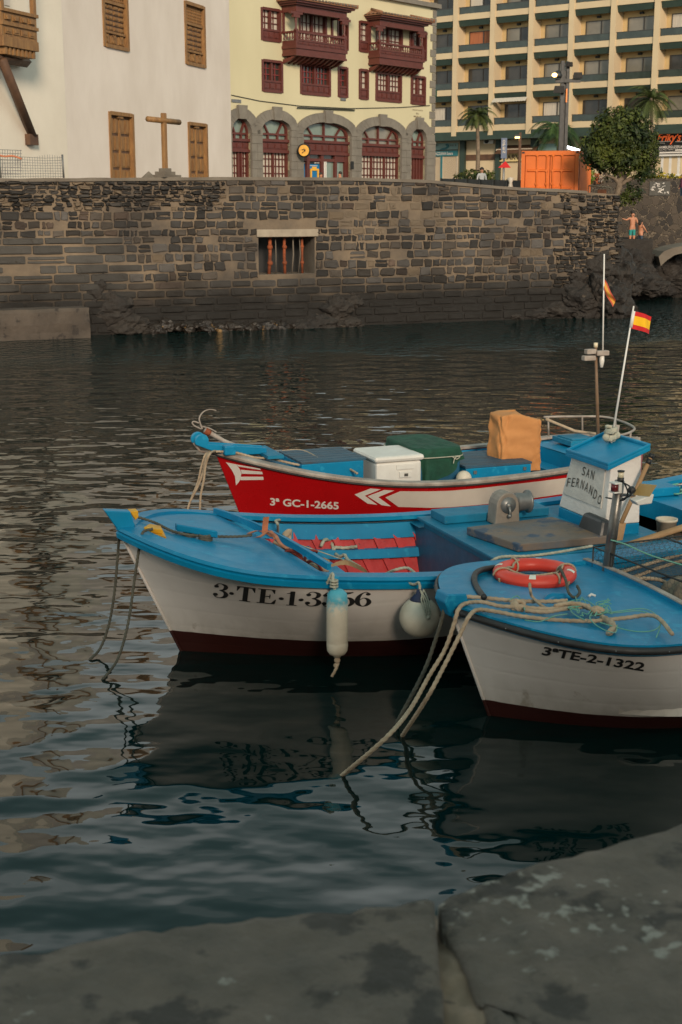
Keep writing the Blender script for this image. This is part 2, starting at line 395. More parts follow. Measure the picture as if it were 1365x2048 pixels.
b.poly([(ow0, oz0, 0), (ow1, oz0, 0), (ow1, oz0, -1.3), (ow0, oz0, -1.3)]); b.poly([(ow0, oz1, 0), (ow1, oz1, 0), (ow1, oz1, -1.3), (ow0, oz1, -1.3)])
b.build('opening_reveal', M['coping'], qroot)
b = MB(QW); b.poly([(ow0, oz0, -1.3), (ow1, oz0, -1.3), (ow1, oz1, -1.3), (ow0, oz1, -1.3)]); b.build('opening_back', M['black'], qroot)
b = MB(QW); l0 = QW.at(513, 459); l1 = QW.at(636, 473)
b.box(l0[0], l1[0], l1[1], l0[1], -.12, .075); b.build('lintel', mat('lintel_pale', (.34, .29, .22), (.25, .21, .16), 3, .9), qroot, bevel=.02)
for k, (u, du) in enumerate(((539, 7), (571, 6), (585, 3), (606, 5), (598, 2), (553, 2))):
    b = MB(QW); ua = QW.at(u, 500, -.3)[0]; lean = .12 * (-1) ** k
    b.tube([(ua, oz0, -.35), (ua + lean * .3, (oz0 + oz1) / 2, -.33 + .02 * k), (ua + lean * .2, oz1, -.3)], du * .0085, 7)
    if du > 4:
        for zz in (oz0 + .35, oz1 - .35): b.ball((ua + lean * .2, zz, -.3), du * .014, 8, 6)
        b.box(ua - .1, ua + .1, oz1 - .05, oz1, -.42, -.24)
    b.build('prop', M['rust'] if du > 3 else M['coping'], qroot)
b = MB(QW)
def stone(a0, a1, z0, z1, pr, col, jit, rough=.0, rt=rnd):
    b.c = col
    n = 12; ca, cz = (a0 + a1) / 2, (z0 + z1) / 2; ha, hz = (a1 - a0) / 2, (z1 - z0) / 2
    o_, i_, m_ = [], [], []
    for k in range(n):
        th = 2 * math.pi * (k + .5) / n; x, y = math.cos(th), math.sin(th)
        e = rt.choice((.14, .2, .3)) if k == 0 else e; sx = math.copysign(abs(x) ** e, x); sy = math.copysign(abs(y) ** e, y)
        jx, jz = rt.uniform(-jit, jit), rt.uniform(-jit, jit)
        px, pz = ca + ha * sx + jx, cz + hz * sy + jz
        o_.append((px, pz)); 
        m_.append((ca + (px - ca) * (1 - .03 / ha * .6), cz + (pz - cz) * (1 - .03 / hz * .6)))
        i_.append((ca + (px - ca) * .72, cz + (pz - cz) * .66))
    q = [b.pt((x, z, -.02)) for x, z in o_]
    w2 = [b.pt((x, z, pr * .75 + rt.uniform(-.006, .006))) for x, z in m_]
    w3 = [b.pt((x, z, pr + rt.uniform(-.014, .014) * (1 + rough))) for x, z in i_]
    b.smooth = False
    for k in range(n):
        k2 = (k + 1) % n
        b.face((q[k], q[k2], w2[k2], w2[k])); b.face((w2[k], w2[k2], w3[k2], w3[k]))
    b.face(w3)
z = -.25; ci = 0
aRub = QW.at(1105, 450)[0]
while z < 5:
    h = rnd.choice((.23, .26, .29, .32)) * (1 if z < 3.7 else .95)
    a = aL + rnd.random() * .5
    while a < aE:
        u, v = proj(QW(a, z + h / 2, 0))
        L = rnd.uniform(.26, .58); hh = h; jit = .03; pr = rnd.uniform(.03, .07)
        g = rnd.choice((rnd.uniform(.016, .036), rnd.uniform(.03, .06), rnd.uniform(.045, .095))); tint = rnd.random()
        col = (g * 1.04, g * (.95 if tint < .6 else .86), g * (.88 if tint < .6 else .70))
        if tint > .93: col = (g * 1.35, g * .95, g * .72)
        if 470 < v < 600 and u < 225: # smooth dressed blocks
            L = rnd.uniform(.9, 1.3); jit = .006; g = rnd.uniform(.045, .075); col = (g, g * .93, g * .84)
        if v > 560: jit = .006; L = rnd.uniform(.6, .95)
        rub = (u < 450 and v < 425) or a > aRub
        if rub:
            # small rubble packed in two or three layers
            zz = z; top = topz(a)
            L = rnd.uniform(.18, .40)
            for k in range(2):
                g = rnd.uniform(.014, .055); col = (g * 1.05, g * .94, g * .84)
                if rnd.random() < .12: col = (.16, .12, .08)
                if zz + h / 2 < top - .03 and rnd.random() < .95: stone(a + rnd.uniform(-.05, .05), a + L + rnd.uniform(-.05, .03), zz + .01, zz + h / 2 - .01, rnd.uniform(.02, .13), col, .035, 2)
                zz += h / 2
            a += L + .01; continue
        a1 = a + L; gp = rnd.uniform(.006, .03)
        if a1 > ow0 - .03 and a < ow1 + .03 and z + h > oz0 and z < oz1 + .3:
            if a < ow0 - .3: a1 = ow0 - .02
            elif a < ow1: a = ow1 + .02; continue
        zt = min(z + h, topz((a + a1) / 2) - .03)
        if zt - z > .12:
            if 660 < u < 880 and 370 < v < 470 and rnd.random() < .5: col = (.14, .108, .075); pr = .02
            elif rnd.random() < .05 and v < 560: col = (.14, .105, .07); pr = .02
            sp = rnd.random(); lo, hi = z + gp * .7 + rnd.uniform(-.018, .03), zt - gp * .7 + rnd.uniform(-.03, .015)
            if sp < .10 and v < 560 and hi - lo > .2:
                m1 = lo + (hi - lo) * rnd.uniform(.4, .6); stone(a + gp, a1 - gp, lo, m1 - .01, pr, col, jit); kk_ = rnd.uniform(.6, 1.3); c2_ = tuple(q * kk_ for q in col); stone(a + gp, a1 - gp, m1 + .01, hi, pr * .8, c2_, jit)
            elif sp < .2 and v < 560:
                m1 = a + (a1 - a) * rnd.uniform(.35, .65); stone(a + gp, m1 - .012, lo, hi, pr, col, jit); kk_ = rnd.uniform(.6, 1.3); c2_ = tuple(q * kk_ for q in col); stone(m1 + .012, a1 - gp, lo, hi, pr * .7, c2_, jit)
            elif sp < .23 and v < 560: pass
            else: stone(a + gp, a1 - gp, lo, hi, pr, col, jit)
        a = a1
    z += h; ci += 1
b.c = (1, 1, 1)
st = b.build('wall_stones', M['wall_stone'], qroot)
b = MB(QW)
for i in range(na):
    a0, a1 = A[i], A[i + 1]; k = .02 * noise.noise(Vector((a0 * 1.3, 0, 0))); k2 = .02 * noise.noise(Vector((a1 * 1.3, 0, 0)))
    if a0 > QW.at(1165, 380)[0]: break
    for o0, o1 in ((.075, -.55),):
        b.hexa([(a0, topz(a0) - .10, o0 + k), (a1, topz(a1) - .10, o0 + k2), (a1, topz(a1) - .10, o1), (a0, topz(a0) - .10, o1), (a0, topz(a0) + k, o0 + k), (a1, topz(a1) + k2, o0 + k2), (a1, topz(a1) + k2, o1), (a0, topz(a0) + k, o1)])
b.build('coping', M['coping'], qroot)
b = MB(QW)      # thick body of the parapet
b.poly([(aL, 4, -.55), (aE, 4, -.55), (aE, topz(aE) - .1, -.55), (aL, topz(aL) - .1, -.55)])
b.poly([(aE, -.6, 0), (aE, -.6, -9), (aE, topz(aE) - .1, -9), (aE, topz(aE) - .1, 0)])
b.build('wall_back', M['mortar'], qroot)

# ---------------------------------------------------------------- ground
c0 = QW(aL - 60, 0, -.5); c1 = QW(aE, 0, -.5); IN = PY(1252, 400, 61.5)
b = MB(); b.poly([(c0.x, c0.y, GZ), (c1.x, c1.y, GZ), (IN.x, 61.5, GZ), (120, 61.5, GZ), (500, 700, GZ), (-500, 700, GZ)])
tag(b.build('promenade', M['paving']), kind='structure')

# ---------------------------------------------------------------- rocks
M['lava'] = mat('lava', (.03, .024, .019), (.012, .010, .009), 1.1, .8, .09, 3.5, c3=(.07, .055, .04), sc3=2.2, t3=.64)
M['lava_low'] = mat('lava_low', (.03, .022, .016), (.012, .01, .009), 2, .5, .05, 5, c3=(.22, .13, .045), sc3=3.4, t3=.63)
def rock_into(mb, c, rad, seed, sub=4, amp=.33):
    bm = bmesh.new(); bmesh.ops.create_icosphere(bm, subdivisions=sub, radius=1)
    off = Vector((seed * 3.1, seed * 1.7, seed)); base = len(mb.v)
    for v in bm.verts:
        p = v.co.copy(); d = 1 + amp * fbm(p * 1.3 + off, 5) - amp * .5 * abs(fbm(p * 3.1 + off, 3))
        q = Vector((p.x * rad[0], p.y * rad[1], p.z * rad[2])) * d
        mb.v.append(Vector(c) + q); mb.col.append((1, 1, 1))
    for f in bm.faces: mb.f.append(tuple(base + v.index for v in f.verts)); mb.sm.append(False); mb.mi.append(0)
    bm.free()
def QP(u, v, o): # point seen at a pixel, o metres in front of the wall plane
    a, z = QW.at(u, v, o); return QW(a, z, o)
b = MB()
for k, (u, v, o, r) in enumerate(((1200, 600, -.2, (1.0, 1.3, 1.15)), (1160, 605, -.15, (1.0, .8, .8)), (1228, 545, -1.0, (.7, 1.4, 1.05)), (1188, 535, -.35, (.8, .7, .65)), (1105, 622, -.25, (.8, .5, .4)), (1060, 630, -.25, (.6, .4, .3)), (1222, 612, 0, (.9, 1.1, .8)), (1145, 565, -.4, (.7, .5, .55)), (1020, 634, -.3, (.5, .4, .25)))):
    rock_into(b, QP(u, v, o), r, k + 1, 5 if r[0] > .9 else 4)
tag(b.build('rock_outcrop', M['lava']), kind='structure')
b = MB()
for k, (u, v, o, r) in enumerate(((215, 620, -.3, (.9, .5, .6)), (250, 650, -.2, (.8, .5, .4)), (190, 580, -.42, (.7, .5, .6)), (300, 660, -.15, (.6, .4, .25)), (235, 590, -.45, (.6, .5, .55)))):
    rock_into(b, QP(u, v, o), r, k + 21, 4)
for k, (u, v, o, r) in enumerate(((665, 620, -.1, (.65, .5, .5)), (640, 648, .1, (.6, .4, .35)), (700, 600, -.25, (.5, .4, .35)), (605, 655, .1, (.5, .4, .25)), (690, 650, .1, (.6, .4, .3)))):
    rock_into(b, QP(u, v, o), r, k + 41, 4)
tag(b.build('shore_rocks', M['lava']), kind='structure')
b = MB()
for k in range(26):
    u = 300 + k * 13 + rnd.uniform(-8, 8); rock_into(b, QP(u, 658 + rnd.uniform(-8, 4), .1), (rnd.uniform(.15, .4), .3, rnd.uniform(.1, .24)), k + 60, 3)
tag(b.build('tide_line_rocks', M['lava_low']), kind='structure')
# concrete landing block at the left foot of the wall
t = thing('landing_block', QP(60, 690, .5), 'big weathered brown concrete block in the water at the left foot of the wall', 'concrete block')
b = MB(QW); a1, zt = QW.at(178, 616, .8); a0 = aL
sm = 40
def lb(i, j):
    a = a0 + (a1 - a0) * i; P = [(-.25, -.1), (-.25, zt - .12), (-.1, zt - .02)]
    pr = [(.82, -.4), (.80, .2), (.83, zt * .5), (.80, zt - .1), (.74, zt), (.3, zt + .02), (-.1, zt + .01)]
    o, z = pr[int(round(j * 6))]; n_ = .05 * fbm(Vector((a * 1.2, o * 2, z * 2)), 3)
    return (a + (n_ if i == 1 else 0), z + n_ * .4, o + n_)
b.grid(lb, 70, 6)
b.poly([lb(1, j / 6) for j in range(7)] + [(a1, -.4, -.1)])
b.build('block_body', mat('old_concrete', (.085, .067, .052), (.05, .040, .032), 1.3, .9, .03, 7, c3=(.03, .024, .02), sc3=2.5, t3=.6), t)

# ---------------------------------------------------------------- rubble walls on the right
def rubble_mat(name, sc):
    m = bpy.data.materials.new(name); m.use_nodes = True; N = m.node_tree.nodes; L = m.node_tree.links; bs = N['Principled BSDF']; bs.inputs['Roughness'].default_value = .9
    tc = N.new('ShaderNodeTexCoord'); nn = N.new('ShaderNodeTexNoise'); nn.inputs['Scale'].default_value = sc * 1.5
    mx = N.new('ShaderNodeVectorMath'); mx.operation = 'MULTIPLY_ADD'; L.new(tc.outputs['Object'], nn.inputs['Vector']); L.new(nn.outputs['Color'], mx.inputs[0]); mx.inputs[1].default_value = (.25, .25, .25); L.new(tc.outputs['Object'], mx.inputs[2])
    v1 = N.new('ShaderNodeTexVoronoi'); v1.feature = 'DISTANCE_TO_EDGE'; v1.inputs['Scale'].default_value = sc
    v2 = N.new('ShaderNodeTexVoronoi'); v2.inputs['Scale'].default_value = sc
    for v_ in (v1, v2): L.new(mx.outputs[0], v_.inputs['Vector'])
    r = N.new('ShaderNodeMapRange'); r.inputs[1].default_value = .02; r.inputs[2].default_value = .07; L.new(v1.outputs['Distance'], r.inputs[0])
    g = N.new('ShaderNodeSeparateColor'); L.new(v2.outputs['Color'], g.inputs[0])
    cr_ = N.new('ShaderNodeValToRGB'); cr_.color_ramp.elements[0].color = (.022, .019, .017, 1); cr_.color_ramp.elements[1].color = (.075, .058, .043, 1); L.new(g.outputs[0], cr_.inputs[0])
    x = N.new('ShaderNodeMix'); x.data_type = 'RGBA'; L.new(r.outputs[0], x.inputs[0]); x.inputs[6].default_value = (.15, .118, .085, 1); L.new(cr_.outputs[0], x.inputs[7]); L.new(x.outputs[2], bs.inputs['Base Color'])
    bn = N.new('ShaderNodeBump'); bn.inputs['Distance'].default_value = .06; L.new(r.outputs[0], bn.inputs['Height']); L.new(bn.outputs[0], bs.inputs['Normal']); return m
M['rubble'] = rubble_mat('rubble', 3.3)
def yz(v, y): return PY(682, v, y).z
b = MB(); y = 61.5
x0 = PY(1232, 450, y).x
b.box(x0, 60, y, y + .6, -.5, yz(392, y))
tag(b.build('harbour_wall', M['rubble']), 'dark rubble stone wall with pale joints rising behind the two bathers', 'wall')
b = MB(); y = 76; b.box(PY(1165, 380, y).x, 60, y, y + .5, 3.9, yz(357, y))
gw = b.build('garden_wall', M['rubble']); tag(gw, 'low rubble garden wall with graffiti panel below the restaurant windows', 'wall')
M['slate'] = mat('slate', (.05, .048, .042), (.075, .07, .06), 3, .8)
gp0 = PY(1300, 363, y - .03); gp1 = PY(1340, 391, y - .03)
b = MB(); b.box(gp0.x, gp1.x, y - .05, y - .003, gp1.z, gp0.z); b.build('graffiti_panel', M['slate'], gw)
b = MB()
for k in range(16):
    cx = rnd.uniform(gp0.x + .1, gp1.x - .15); cz = rnd.uniform(gp1.z + .1, gp0.z - .08); P = [(cx + rnd.uniform(-.1, .14), y - .06, cz + rnd.uniform(-.08, .08)) for _ in range(4)]
    b.tube(cr(P, 4), .014, 4)
b.build('graffiti', M['lettering_white'], gw)
# ledge with the bathers, arched slab, rocks and foam
yl = 58.5
t = thing('bathing_ledge', PY(1278, 500, yl), 'dark stone ledge where the two bathers stand at the foot of the rubble wall', 'ledge')
b = MB(); e0 = PY(1246, 478, yl); e1 = PY(1307, 480, yl)
b.box(e0.x - 1, e1.x, yl, yl + 3, -.3, e0.z); b.build('ledge_body', M['lava'], t, bevel=.05)
LEDGE = (yl, e0.z)
b = MB(lambda x, yy, z: (x, yy, z)); P = []
for u, v in ((1318, 513), (1328, 503), (1345, 496), (1375, 490), (1420, 484)): P.append(PY(u, v, yl - .5))
Q = [PY(u, v, yl - .5) for u, v in ((1420, 500), (1375, 504), (1350, 510), (1335, 520), (1322, 532))]
b.T = None; b.prism([tuple(p) for p in P] + [tuple(p) for p in Q], (0, 2.2, 0))
tag(b.build('arched_slab', M['coping']), 'pale curved concrete slab arching over the dark rocks at the right edge', 'slab')
b = MB()
for k, (u, v, yy, r) in enumerate(((1275, 560, 58, (1.0, .8, .7)), (1250, 565, 57, (.8, .8, .6)), (1320, 560, 60, (1.2, .8, .7)), (1365, 565, 60, (1.2, .8, .6)), (1310, 530, 60, (.8, .8, .6)), (1350, 535, 60, (1, .8, .6)), (1285, 525, 59, (.8, .4, .45)), (1400, 550, 60, (1.3, .8, .8)), (1262, 525, 58.3, (.6, .4, .5)), (1300, 575, 58, (.9, .7, .4)))):
    rock_into(b, PY(u, v, yy), r, k + 101, 4)
tag(b.build('cove_rocks', M['lava']), kind='structure')
b = MB()
for k in range(9):
    p = PZ(1318 + k * 8 + rnd.uniform(-4, 4), 581 + rnd.uniform(-3, 3), .02); q = [(p.x + rnd.uniform(.25, .7) * math.cos(t_ * .785), p.y + rnd.uniform(.2, .5) * math.sin(t_ * .785), .02 + .003 * k) for t_ in range(8)]
    b.poly(q)
tag(b.build('foam', M['white_paint']), kind='stuff')
# ---------------------------------------------------------------- near quay edge (foreground)
M['near_stone'] = mat('near_stone', (.175, .130, .100), (.105, .082, .064), 9, .85, .014, 42, c3=(.056, .044, .035), sc3=4.6, t3=.55)
def lichen(m):
    N = m.node_tree.nodes; L = m.node_tree.links; bs = N['Principled BSDF']; src = bs.inputs['Base Color'].links[0].from_socket
    g = N.new('ShaderNodeNewGeometry'); n = N.new('ShaderNodeTexNoise'); n.inputs['Scale'].default_value = 26; n.inputs['Detail'].default_value = 5; L.new(g.outputs['Position'], n.inputs['Vector'])
    n2 = N.new('ShaderNodeTexNoise'); n2.inputs['Scale'].default_value = 2.3; L.new(g.outputs['Position'], n2.inputs['Vector'])
    ad = N.new('ShaderNodeMath'); ad.operation = 'MULTIPLY'; L.new(n.outputs[0], ad.inputs[0]); L.new(n2.outputs[0], ad.inputs[1])
    r = N.new('ShaderNodeMapRange'); r.inputs[1].default_value = .34; r.inputs[2].default_value = .385; L.new(ad.outputs[0], r.inputs[0])
    x = N.new('ShaderNodeMix'); x.data_type = 'RGBA'; L.new(r.outputs[0], x.inputs[0]); L.new(src, x.inputs[6]); x.inputs[7].default_value = (.32, .28, .235, 1); L.new(x.outputs[2], bs.inputs['Base Color'])
def veins(m):
    N = m.node_tree.nodes; L = m.node_tree.links; bs = N['Principled BSDF']; src = bs.inputs['Base Color'].links[0].from_socket
    g = N.new('ShaderNodeNewGeometry'); n = N.new('ShaderNodeTexNoise'); n.inputs['Scale'].default_value = 2.6; n.inputs['Detail'].default_value = 3; L.new(g.outputs['Position'], n.inputs['Vector'])
    a = N.new('ShaderNodeVectorMath'); a.operation = 'MULTIPLY_ADD'; L.new(n.outputs['Color'], a.inputs[0]); a.inputs[1].default_value = (.6, .6, .6); L.new(g.outputs['Position'], a.inputs[2])
    v = N.new('ShaderNodeTexVoronoi'); v.feature = 'DISTANCE_TO_EDGE'; v.inputs['Scale'].default_value = 1.5; L.new(a.outputs[0], v.inputs['Vector'])
    r = N.new('ShaderNodeMapRange'); r.inputs[1].default_value = .004; r.inputs[2].default_value = .012; r.inputs[3].default_value = .5; r.inputs[4].default_value = 0; L.new(v.outputs['Distance'], r.inputs[0])
    x = N.new('ShaderNodeMix'); x.data_type = 'RGBA'; L.new(r.outputs[0], x.inputs[0]); L.new(src, x.inputs[6]); x.inputs[7].default_value = (.19, .155, .125, 1); L.new(x.outputs[2], bs.inputs['Base Color'])
lichen(M['near_stone'])
LZ = 3.0
def ledge(name, edge, inner0, inner1, label, seed):
    # edge: pixels of the outer rim; inner0/inner1: side edges running back towards the camera
    E_ = resample(cr([PZ(u, v, LZ) for u, v in edge], 8), .025)
    n = len(E_); nj = 26; b = MB(); b.smooth = True
    S0 = cr([PZ(u, v, LZ) for u, v in inner0], 6); S1 = cr([PZ(u, v, LZ) for u, v in inner1], 6)
    def side(Sx, t):
        k = t * (len(Sx) - 1); i = min(int(k), len(Sx) - 2); return Sx[i].lerp(Sx[i + 1], k - i)
    idx = []
    for i in range(n):
        row = []
        p = E_[i]; s = i / (n - 1)
        for j in range(-5, nj + 1):
            t = max(0, j) / nj
            back = side(S0, t).lerp(side(S1, t), s); e0 = S0[0].lerp(S1[0], s)
            q = p + (back - e0)
            if j == -5: q.z = -.5
            elif j == -4: q.z = LZ - .25
            elif j == -3: q.z = LZ - .08; q.y += .012
            elif j == -2: q.z = LZ - .03; q.y += .01
            elif j == -1: q.z = LZ - .010
            d = .011 * fbm(Vector((q.x * 3.5, q.y * 3.5, seed)), 5) + .008 * fbm(Vector((q.x * 18, q.y * 18, seed)), 3)
            if j >= -4: q.z += d - .006 * max(0, 1 - (j + 5) / 6)
            if -4 <= j <= 0: q.y += .006 * fbm(Vector((q.x * 14, q.z * 9, seed + 4)), 3)
            # worn side edges fall away
            es = min(i, n - 1 - i) * .025
            if es < .02 and j > -4: q.z -= (.02 - es) ** 2 * 14
            row.append(b.pt(q))
        idx.append(row)
    for i in range(n - 1):
        for j in range(len(idx[0]) - 1): b.face((idx[i][j], idx[i + 1][j], idx[i + 1][j + 1], idx[i][j + 1]))
    for i in (0, n - 1):
        rr = [b.pt(b.v[k] - Vector((0, 0, .5))) for k in idx[i][1:]]
        kk = idx[i][1:]
        for a in range(len(kk) - 1): b.face((kk[a], kk[a + 1], rr[a + 1], rr[a]))
    return tag(b.build(name, M['near_stone']), label, 'kerb stone')
ledge('coping_stone', [(-700, 1990), (-300, 1945), (0, 1906), (150, 1890), (310, 1864), (450, 1852), (570, 1832), (700, 1820), (800, 1808), (868, 1803)],
      [(-700, 1990), (-700, 3600)], [(870, 1803), (876, 1870), (884, 1960), (892, 2060), (905, 3600)], 'worn grey brown coping stone filling the bottom left of the quay edge', 1.3)
ledge('coping_stone', [(877, 1801), (940, 1782), (1000, 1758), (1110, 1712), (1230, 1688), (1365, 1650), (1560, 1600), (1900, 1520)],
      [(879, 1800), (889, 1840), (905, 1870), (935, 1930), (960, 1990), (985, 2050), (1400, 3600)], [(1900, 1520), (2300, 2300), (2600, 3600)], 'lichen spotted coping stone at the bottom right beyond the open joint', 7.9)
b = MB(); b.smooth = True
P0 = PZ(830, 1840, LZ); 
b.grid(lambda i, j: (lambda q: (q.x, q.y, LZ - .022 - .05 * max(0, 1 - j * 4) - .03 * math.sin(i * 3.1) * 0 + .012 * fbm(Vector((q.x * 16, q.y * 16, 3)), 4)))(PZ(840 + 330 * i * (.3 + .7 * j), 1815 + 500 * j, LZ - .05)), 40, 60)
tag(b.build('joint_filling', mat('joint_sand', (.30, .20, .135), (.19, .13, .09), 9, .95, .004, 60, c3=(.07, .05, .04), sc3=22, t3=.6)), kind='structure')
b = MB(); b.box(-6, 6, -4, .55, -.5, 2.1); b.box(-6, 6, .55, 1.2, -.5, 2.0)
tag(b.build('near_quay', M['paving']), kind='structure')
# unseen house row, added behind the viewer to keep low sun off the moorings
t = thing('added_house_row', (0, -22, 2), 'plain unseen house row added behind the near quay to block the low sun', 'building')
b = MB(); b.box(-60, 60, -30, -16, 2.0, 11.5); b.build('wall', M['plaster_warm'], t)
b = MB(); b.hexa([(-60, -30.5, 11.5), (60, -30.5, 11.5), (60, -15.5, 11.5), (-60, -15.5, 11.5), (-60, -23.5, 13.5), (60, -23.5, 13.5), (60, -22.5, 13.5), (-60, -22.5, 13.5)]); b.build('roof', M['tile_roof'], t)
def wall_holes(b, a0, a1, z0, z1, holes, depth=.25, o=0):
    As = sorted(set([a0, a1] + [x for h in holes for x in h[:2] if a0 < x < a1])); Zs = sorted(set([z0, z1] + [x for h in holes for x in h[2:4] if z0 < x < z1]))
    for i in range(len(As) - 1):
        for j in range(len(Zs) - 1):
            ca, cz = (As[i] + As[i + 1]) / 2, (Zs[j] + Zs[j + 1]) / 2
            if any(h[0] < ca < h[1] and h[2] < cz < h[3] for h in holes): continue
            b.poly([(As[i], Zs[j], o), (As[i + 1], Zs[j], o), (As[i + 1], Zs[j + 1], o), (As[i], Zs[j + 1], o)])
    for h in holes:
        x0, x1, y0, y1 = max(h[0], a0), min(h[1], a1), max(h[2], z0), min(h[3], z1)
        for P in (((x0, y0), (x0, y1)), ((x1, y0), (x1, y1)), ((x0, y0), (x1, y0)), ((x0, y1), (x1, y1))):
            b.poly([(P[0][0], P[0][1], o), (P[1][0], P[1][1], o), (P[1][0], P[1][1], o - depth), (P[0][0], P[0][1], o - depth)])
def text_mesh(s, size=1, bold=0, shear=0):
    c = bpy.data.curves.new('t', 'FONT'); c.body = s; c.size = size; c.offset = bold; c.shear = shear; c.resolution_u = 4
    o = bpy.data.objects.new('t', c); S.collection.objects.link(o)
    dg = bpy.context.evaluated_depsgraph_get(); me = bpy.data.meshes.new_from_object(o.evaluated_get(dg))
    V = [tuple(v.co[:2]) for v in me.vertices]; F = [tuple(p.vertices) for p in me.polygons]
    bpy.data.objects.remove(o); bpy.data.curves.remove(c); bpy.data.meshes.remove(me)
    return V, F
def face_text(F, s, u0, v0, u1, v1, o, m, parent, bold=0.0, shear=0, name='lettering'):
    V, Fc = text_mesh(s, 1, bold, shear); xs = [p[0] for p in V]; ys = [p[1] for p in V]
    (a0, z1), (a1, z0) = F.at(u0, v0, o), F.at(u1, v1, o)
    b = MB(F); ids = [b.pt((a0 + (x - min(xs)) / (max(xs) - min(xs)) * (a1 - a0), z0 + (y - min(ys)) / (max(ys) - min(ys)) * (z1 - z0), o)) for x, y in V]
    for f in Fc: b.face([ids[k] for k in f])
    return b.build(name, m, parent)
# ---------------------------------------------------------------- white building
WB = Face((-9.29, 48.06), (.309, .951), (.951, -.309))
wroot = thing('white_building', WB(3, GZ, 0), 'tall white plastered building with brown wooden shutters above the quay', 'building')
def rect(F, u0, v0, u1, v1, o=0):     # top-left pixel, bottom-right pixel
    p = F.at(u0, v0, o); q = F.at(u1, v1, o); return p[0], q[0], q[1], p[1]
d1 = rect(WB, 217.5, 222.6, 269.5, 352); d2 = rect(WB, 376, 244, 415.5, 352); d1 = (d1[0], d1[1], GZ, d1[3]); d2 = (d2[0], d2[1], GZ, d2[3])
w2 = rect(WB, 368.5, 1, 411, 136.5); w1 = rect(WB, 203, -48, 257.5, 103)
holes = [d1, d2, w1, w2]
for dz in (): pass
aW = WB.at(463.5, 300)[0]
b = MB(WB); wall_holes(b, 0, aW, GZ, 12.6, holes, .22)
b.poly([(aW, GZ, 0), (aW, GZ, -9), (aW, 12.6, -9), (aW, 12.6, 0)]); b.poly([(0, 12.6, 0), (aW, 12.6, 0), (aW, 12.6, -9), (0, 12.6, -9)])
b.build('wall', M['plaster_white'], wroot)
def panels(b, a0, a1, z0, z1, nx, nz, o, t=.035, g=.05):
    da = (a1 - a0) / nx; dz = (z1 - z0) / nz
    for i in range(nx):
        for j in range(nz):
            b.box(a0 + i * da + g, a0 + (i + 1) * da - g, z0 + j * dz + g, z0 + (j + 1) * dz - g, o, o + t)
            b.box(a0 + i * da + g * 2.2, a0 + (i + 1) * da - g * 2.2, z0 + j * dz + g * 2, z0 + (j + 1) * dz - g * 2, o + t - .004, o + t + .02)
def wood_opening(name, h, win, parent):
    a0, a1, z0, z1 = h; W = a1 - a0
    b = MB(WB); f = .11
    b.box(a0 - .03, a0 + f, z0, z1, -.2, .05); b.box(a1 - f, a1 + .03, z0, z1, -.2, .05); b.box(a0 + f, a1 - f, z1 - f, z1 + .02, -.2, .05)
    if win: b.box(a0 + f, a1 - f, z0 - .02, z0 + f, -.2, .07)
    fr = b.build(name, M['wood_brown'], parent)
    b = MB(WB); lo = z0 + (f if win else 0); b.box(a0 + f, a1 - f, lo, z1 - f, -.16, -.12)
    b.build('backing_board', M['wood_dark'], fr); b = MB(WB)
    mid = (a0 + a1) / 2
    if win:
        H = z1 - f - lo; c1 = lo + H * .2; c2 = lo + H * .68
        panels(b, a0 + f, a1 - f, lo, c1 - .04, 3, 1, -.12)
        for i in range(3):
            cx = a0 + f + (a1 - a0 - 2 * f) * (i + .5) / 3; cz = (lo + c1) / 2
            for s_ in (-1, 1): b.hexa([(cx - .13, cz - s_ * .14, -.08), (cx - .06, cz - s_ * .16, -.08), (cx + .13, cz + s_ * .14, -.08), (cx + .06, cz + s_ * .16, -.08), (cx - .13, cz - s_ * .14, -.05), (cx - .06, cz - s_ * .16, -.05), (cx + .13, cz + s_ * .14, -.05), (cx + .06, cz + s_ * .16, -.05)])
        b.box(a0 + f, a1 - f, c1 - .04, c1 + .04, -.12, -.02)
        for s0, s1 in ((a0 + f, mid - .02), (mid + .02, a1 - f)): panels(b, s0, s1, c1 + .05, c2 - .04, 2, 5, -.12, g=.03)
        b.box(a0 + f, a1 - f, c2 - .05, c2 + .05, -.12, -.01)
        n = 10
        for i in range(n + 1):
            x = a0 + f + (a1 - a0 - 2 * f) * i / n; b.box(x - .018, x + .018, c2 + .06, z1 - f, -.12, -.06)
        for i in range(1, 6): zz = c2 + (z1 - f - c2) * i / 6; b.box(a0 + f, a1 - f, zz - .015, zz + .015, -.12, -.065)
    else:
        H = z1 - f - lo
        for s0, s1 in ((a0 + f, mid - .015), (mid + .015, a1 - f)):
            panels(b, s0, s1, lo + .02, z1 - f - .06, 2, 5, -.12, g=.045)
        b.box(mid - .045, mid + .045, lo, z1 - f - .05, -.12, -.045)
        b.box(mid - .2, mid + .2, z1 - f - .09, z1 - f, -.12, .0)
    b.build('door_leaves' if not win else 'shutter_leaves', M['wood_brown'], fr)
wood_opening('door', d1, False, wroot); wood_opening('door', d2, False, wroot)
wood_opening('window', w1, True, wroot); wood_opening('window', w2, True, wroot)
b = MB(WB); wall_holes(b, aW + .0, aW + .001, 4, 5, [], 0)
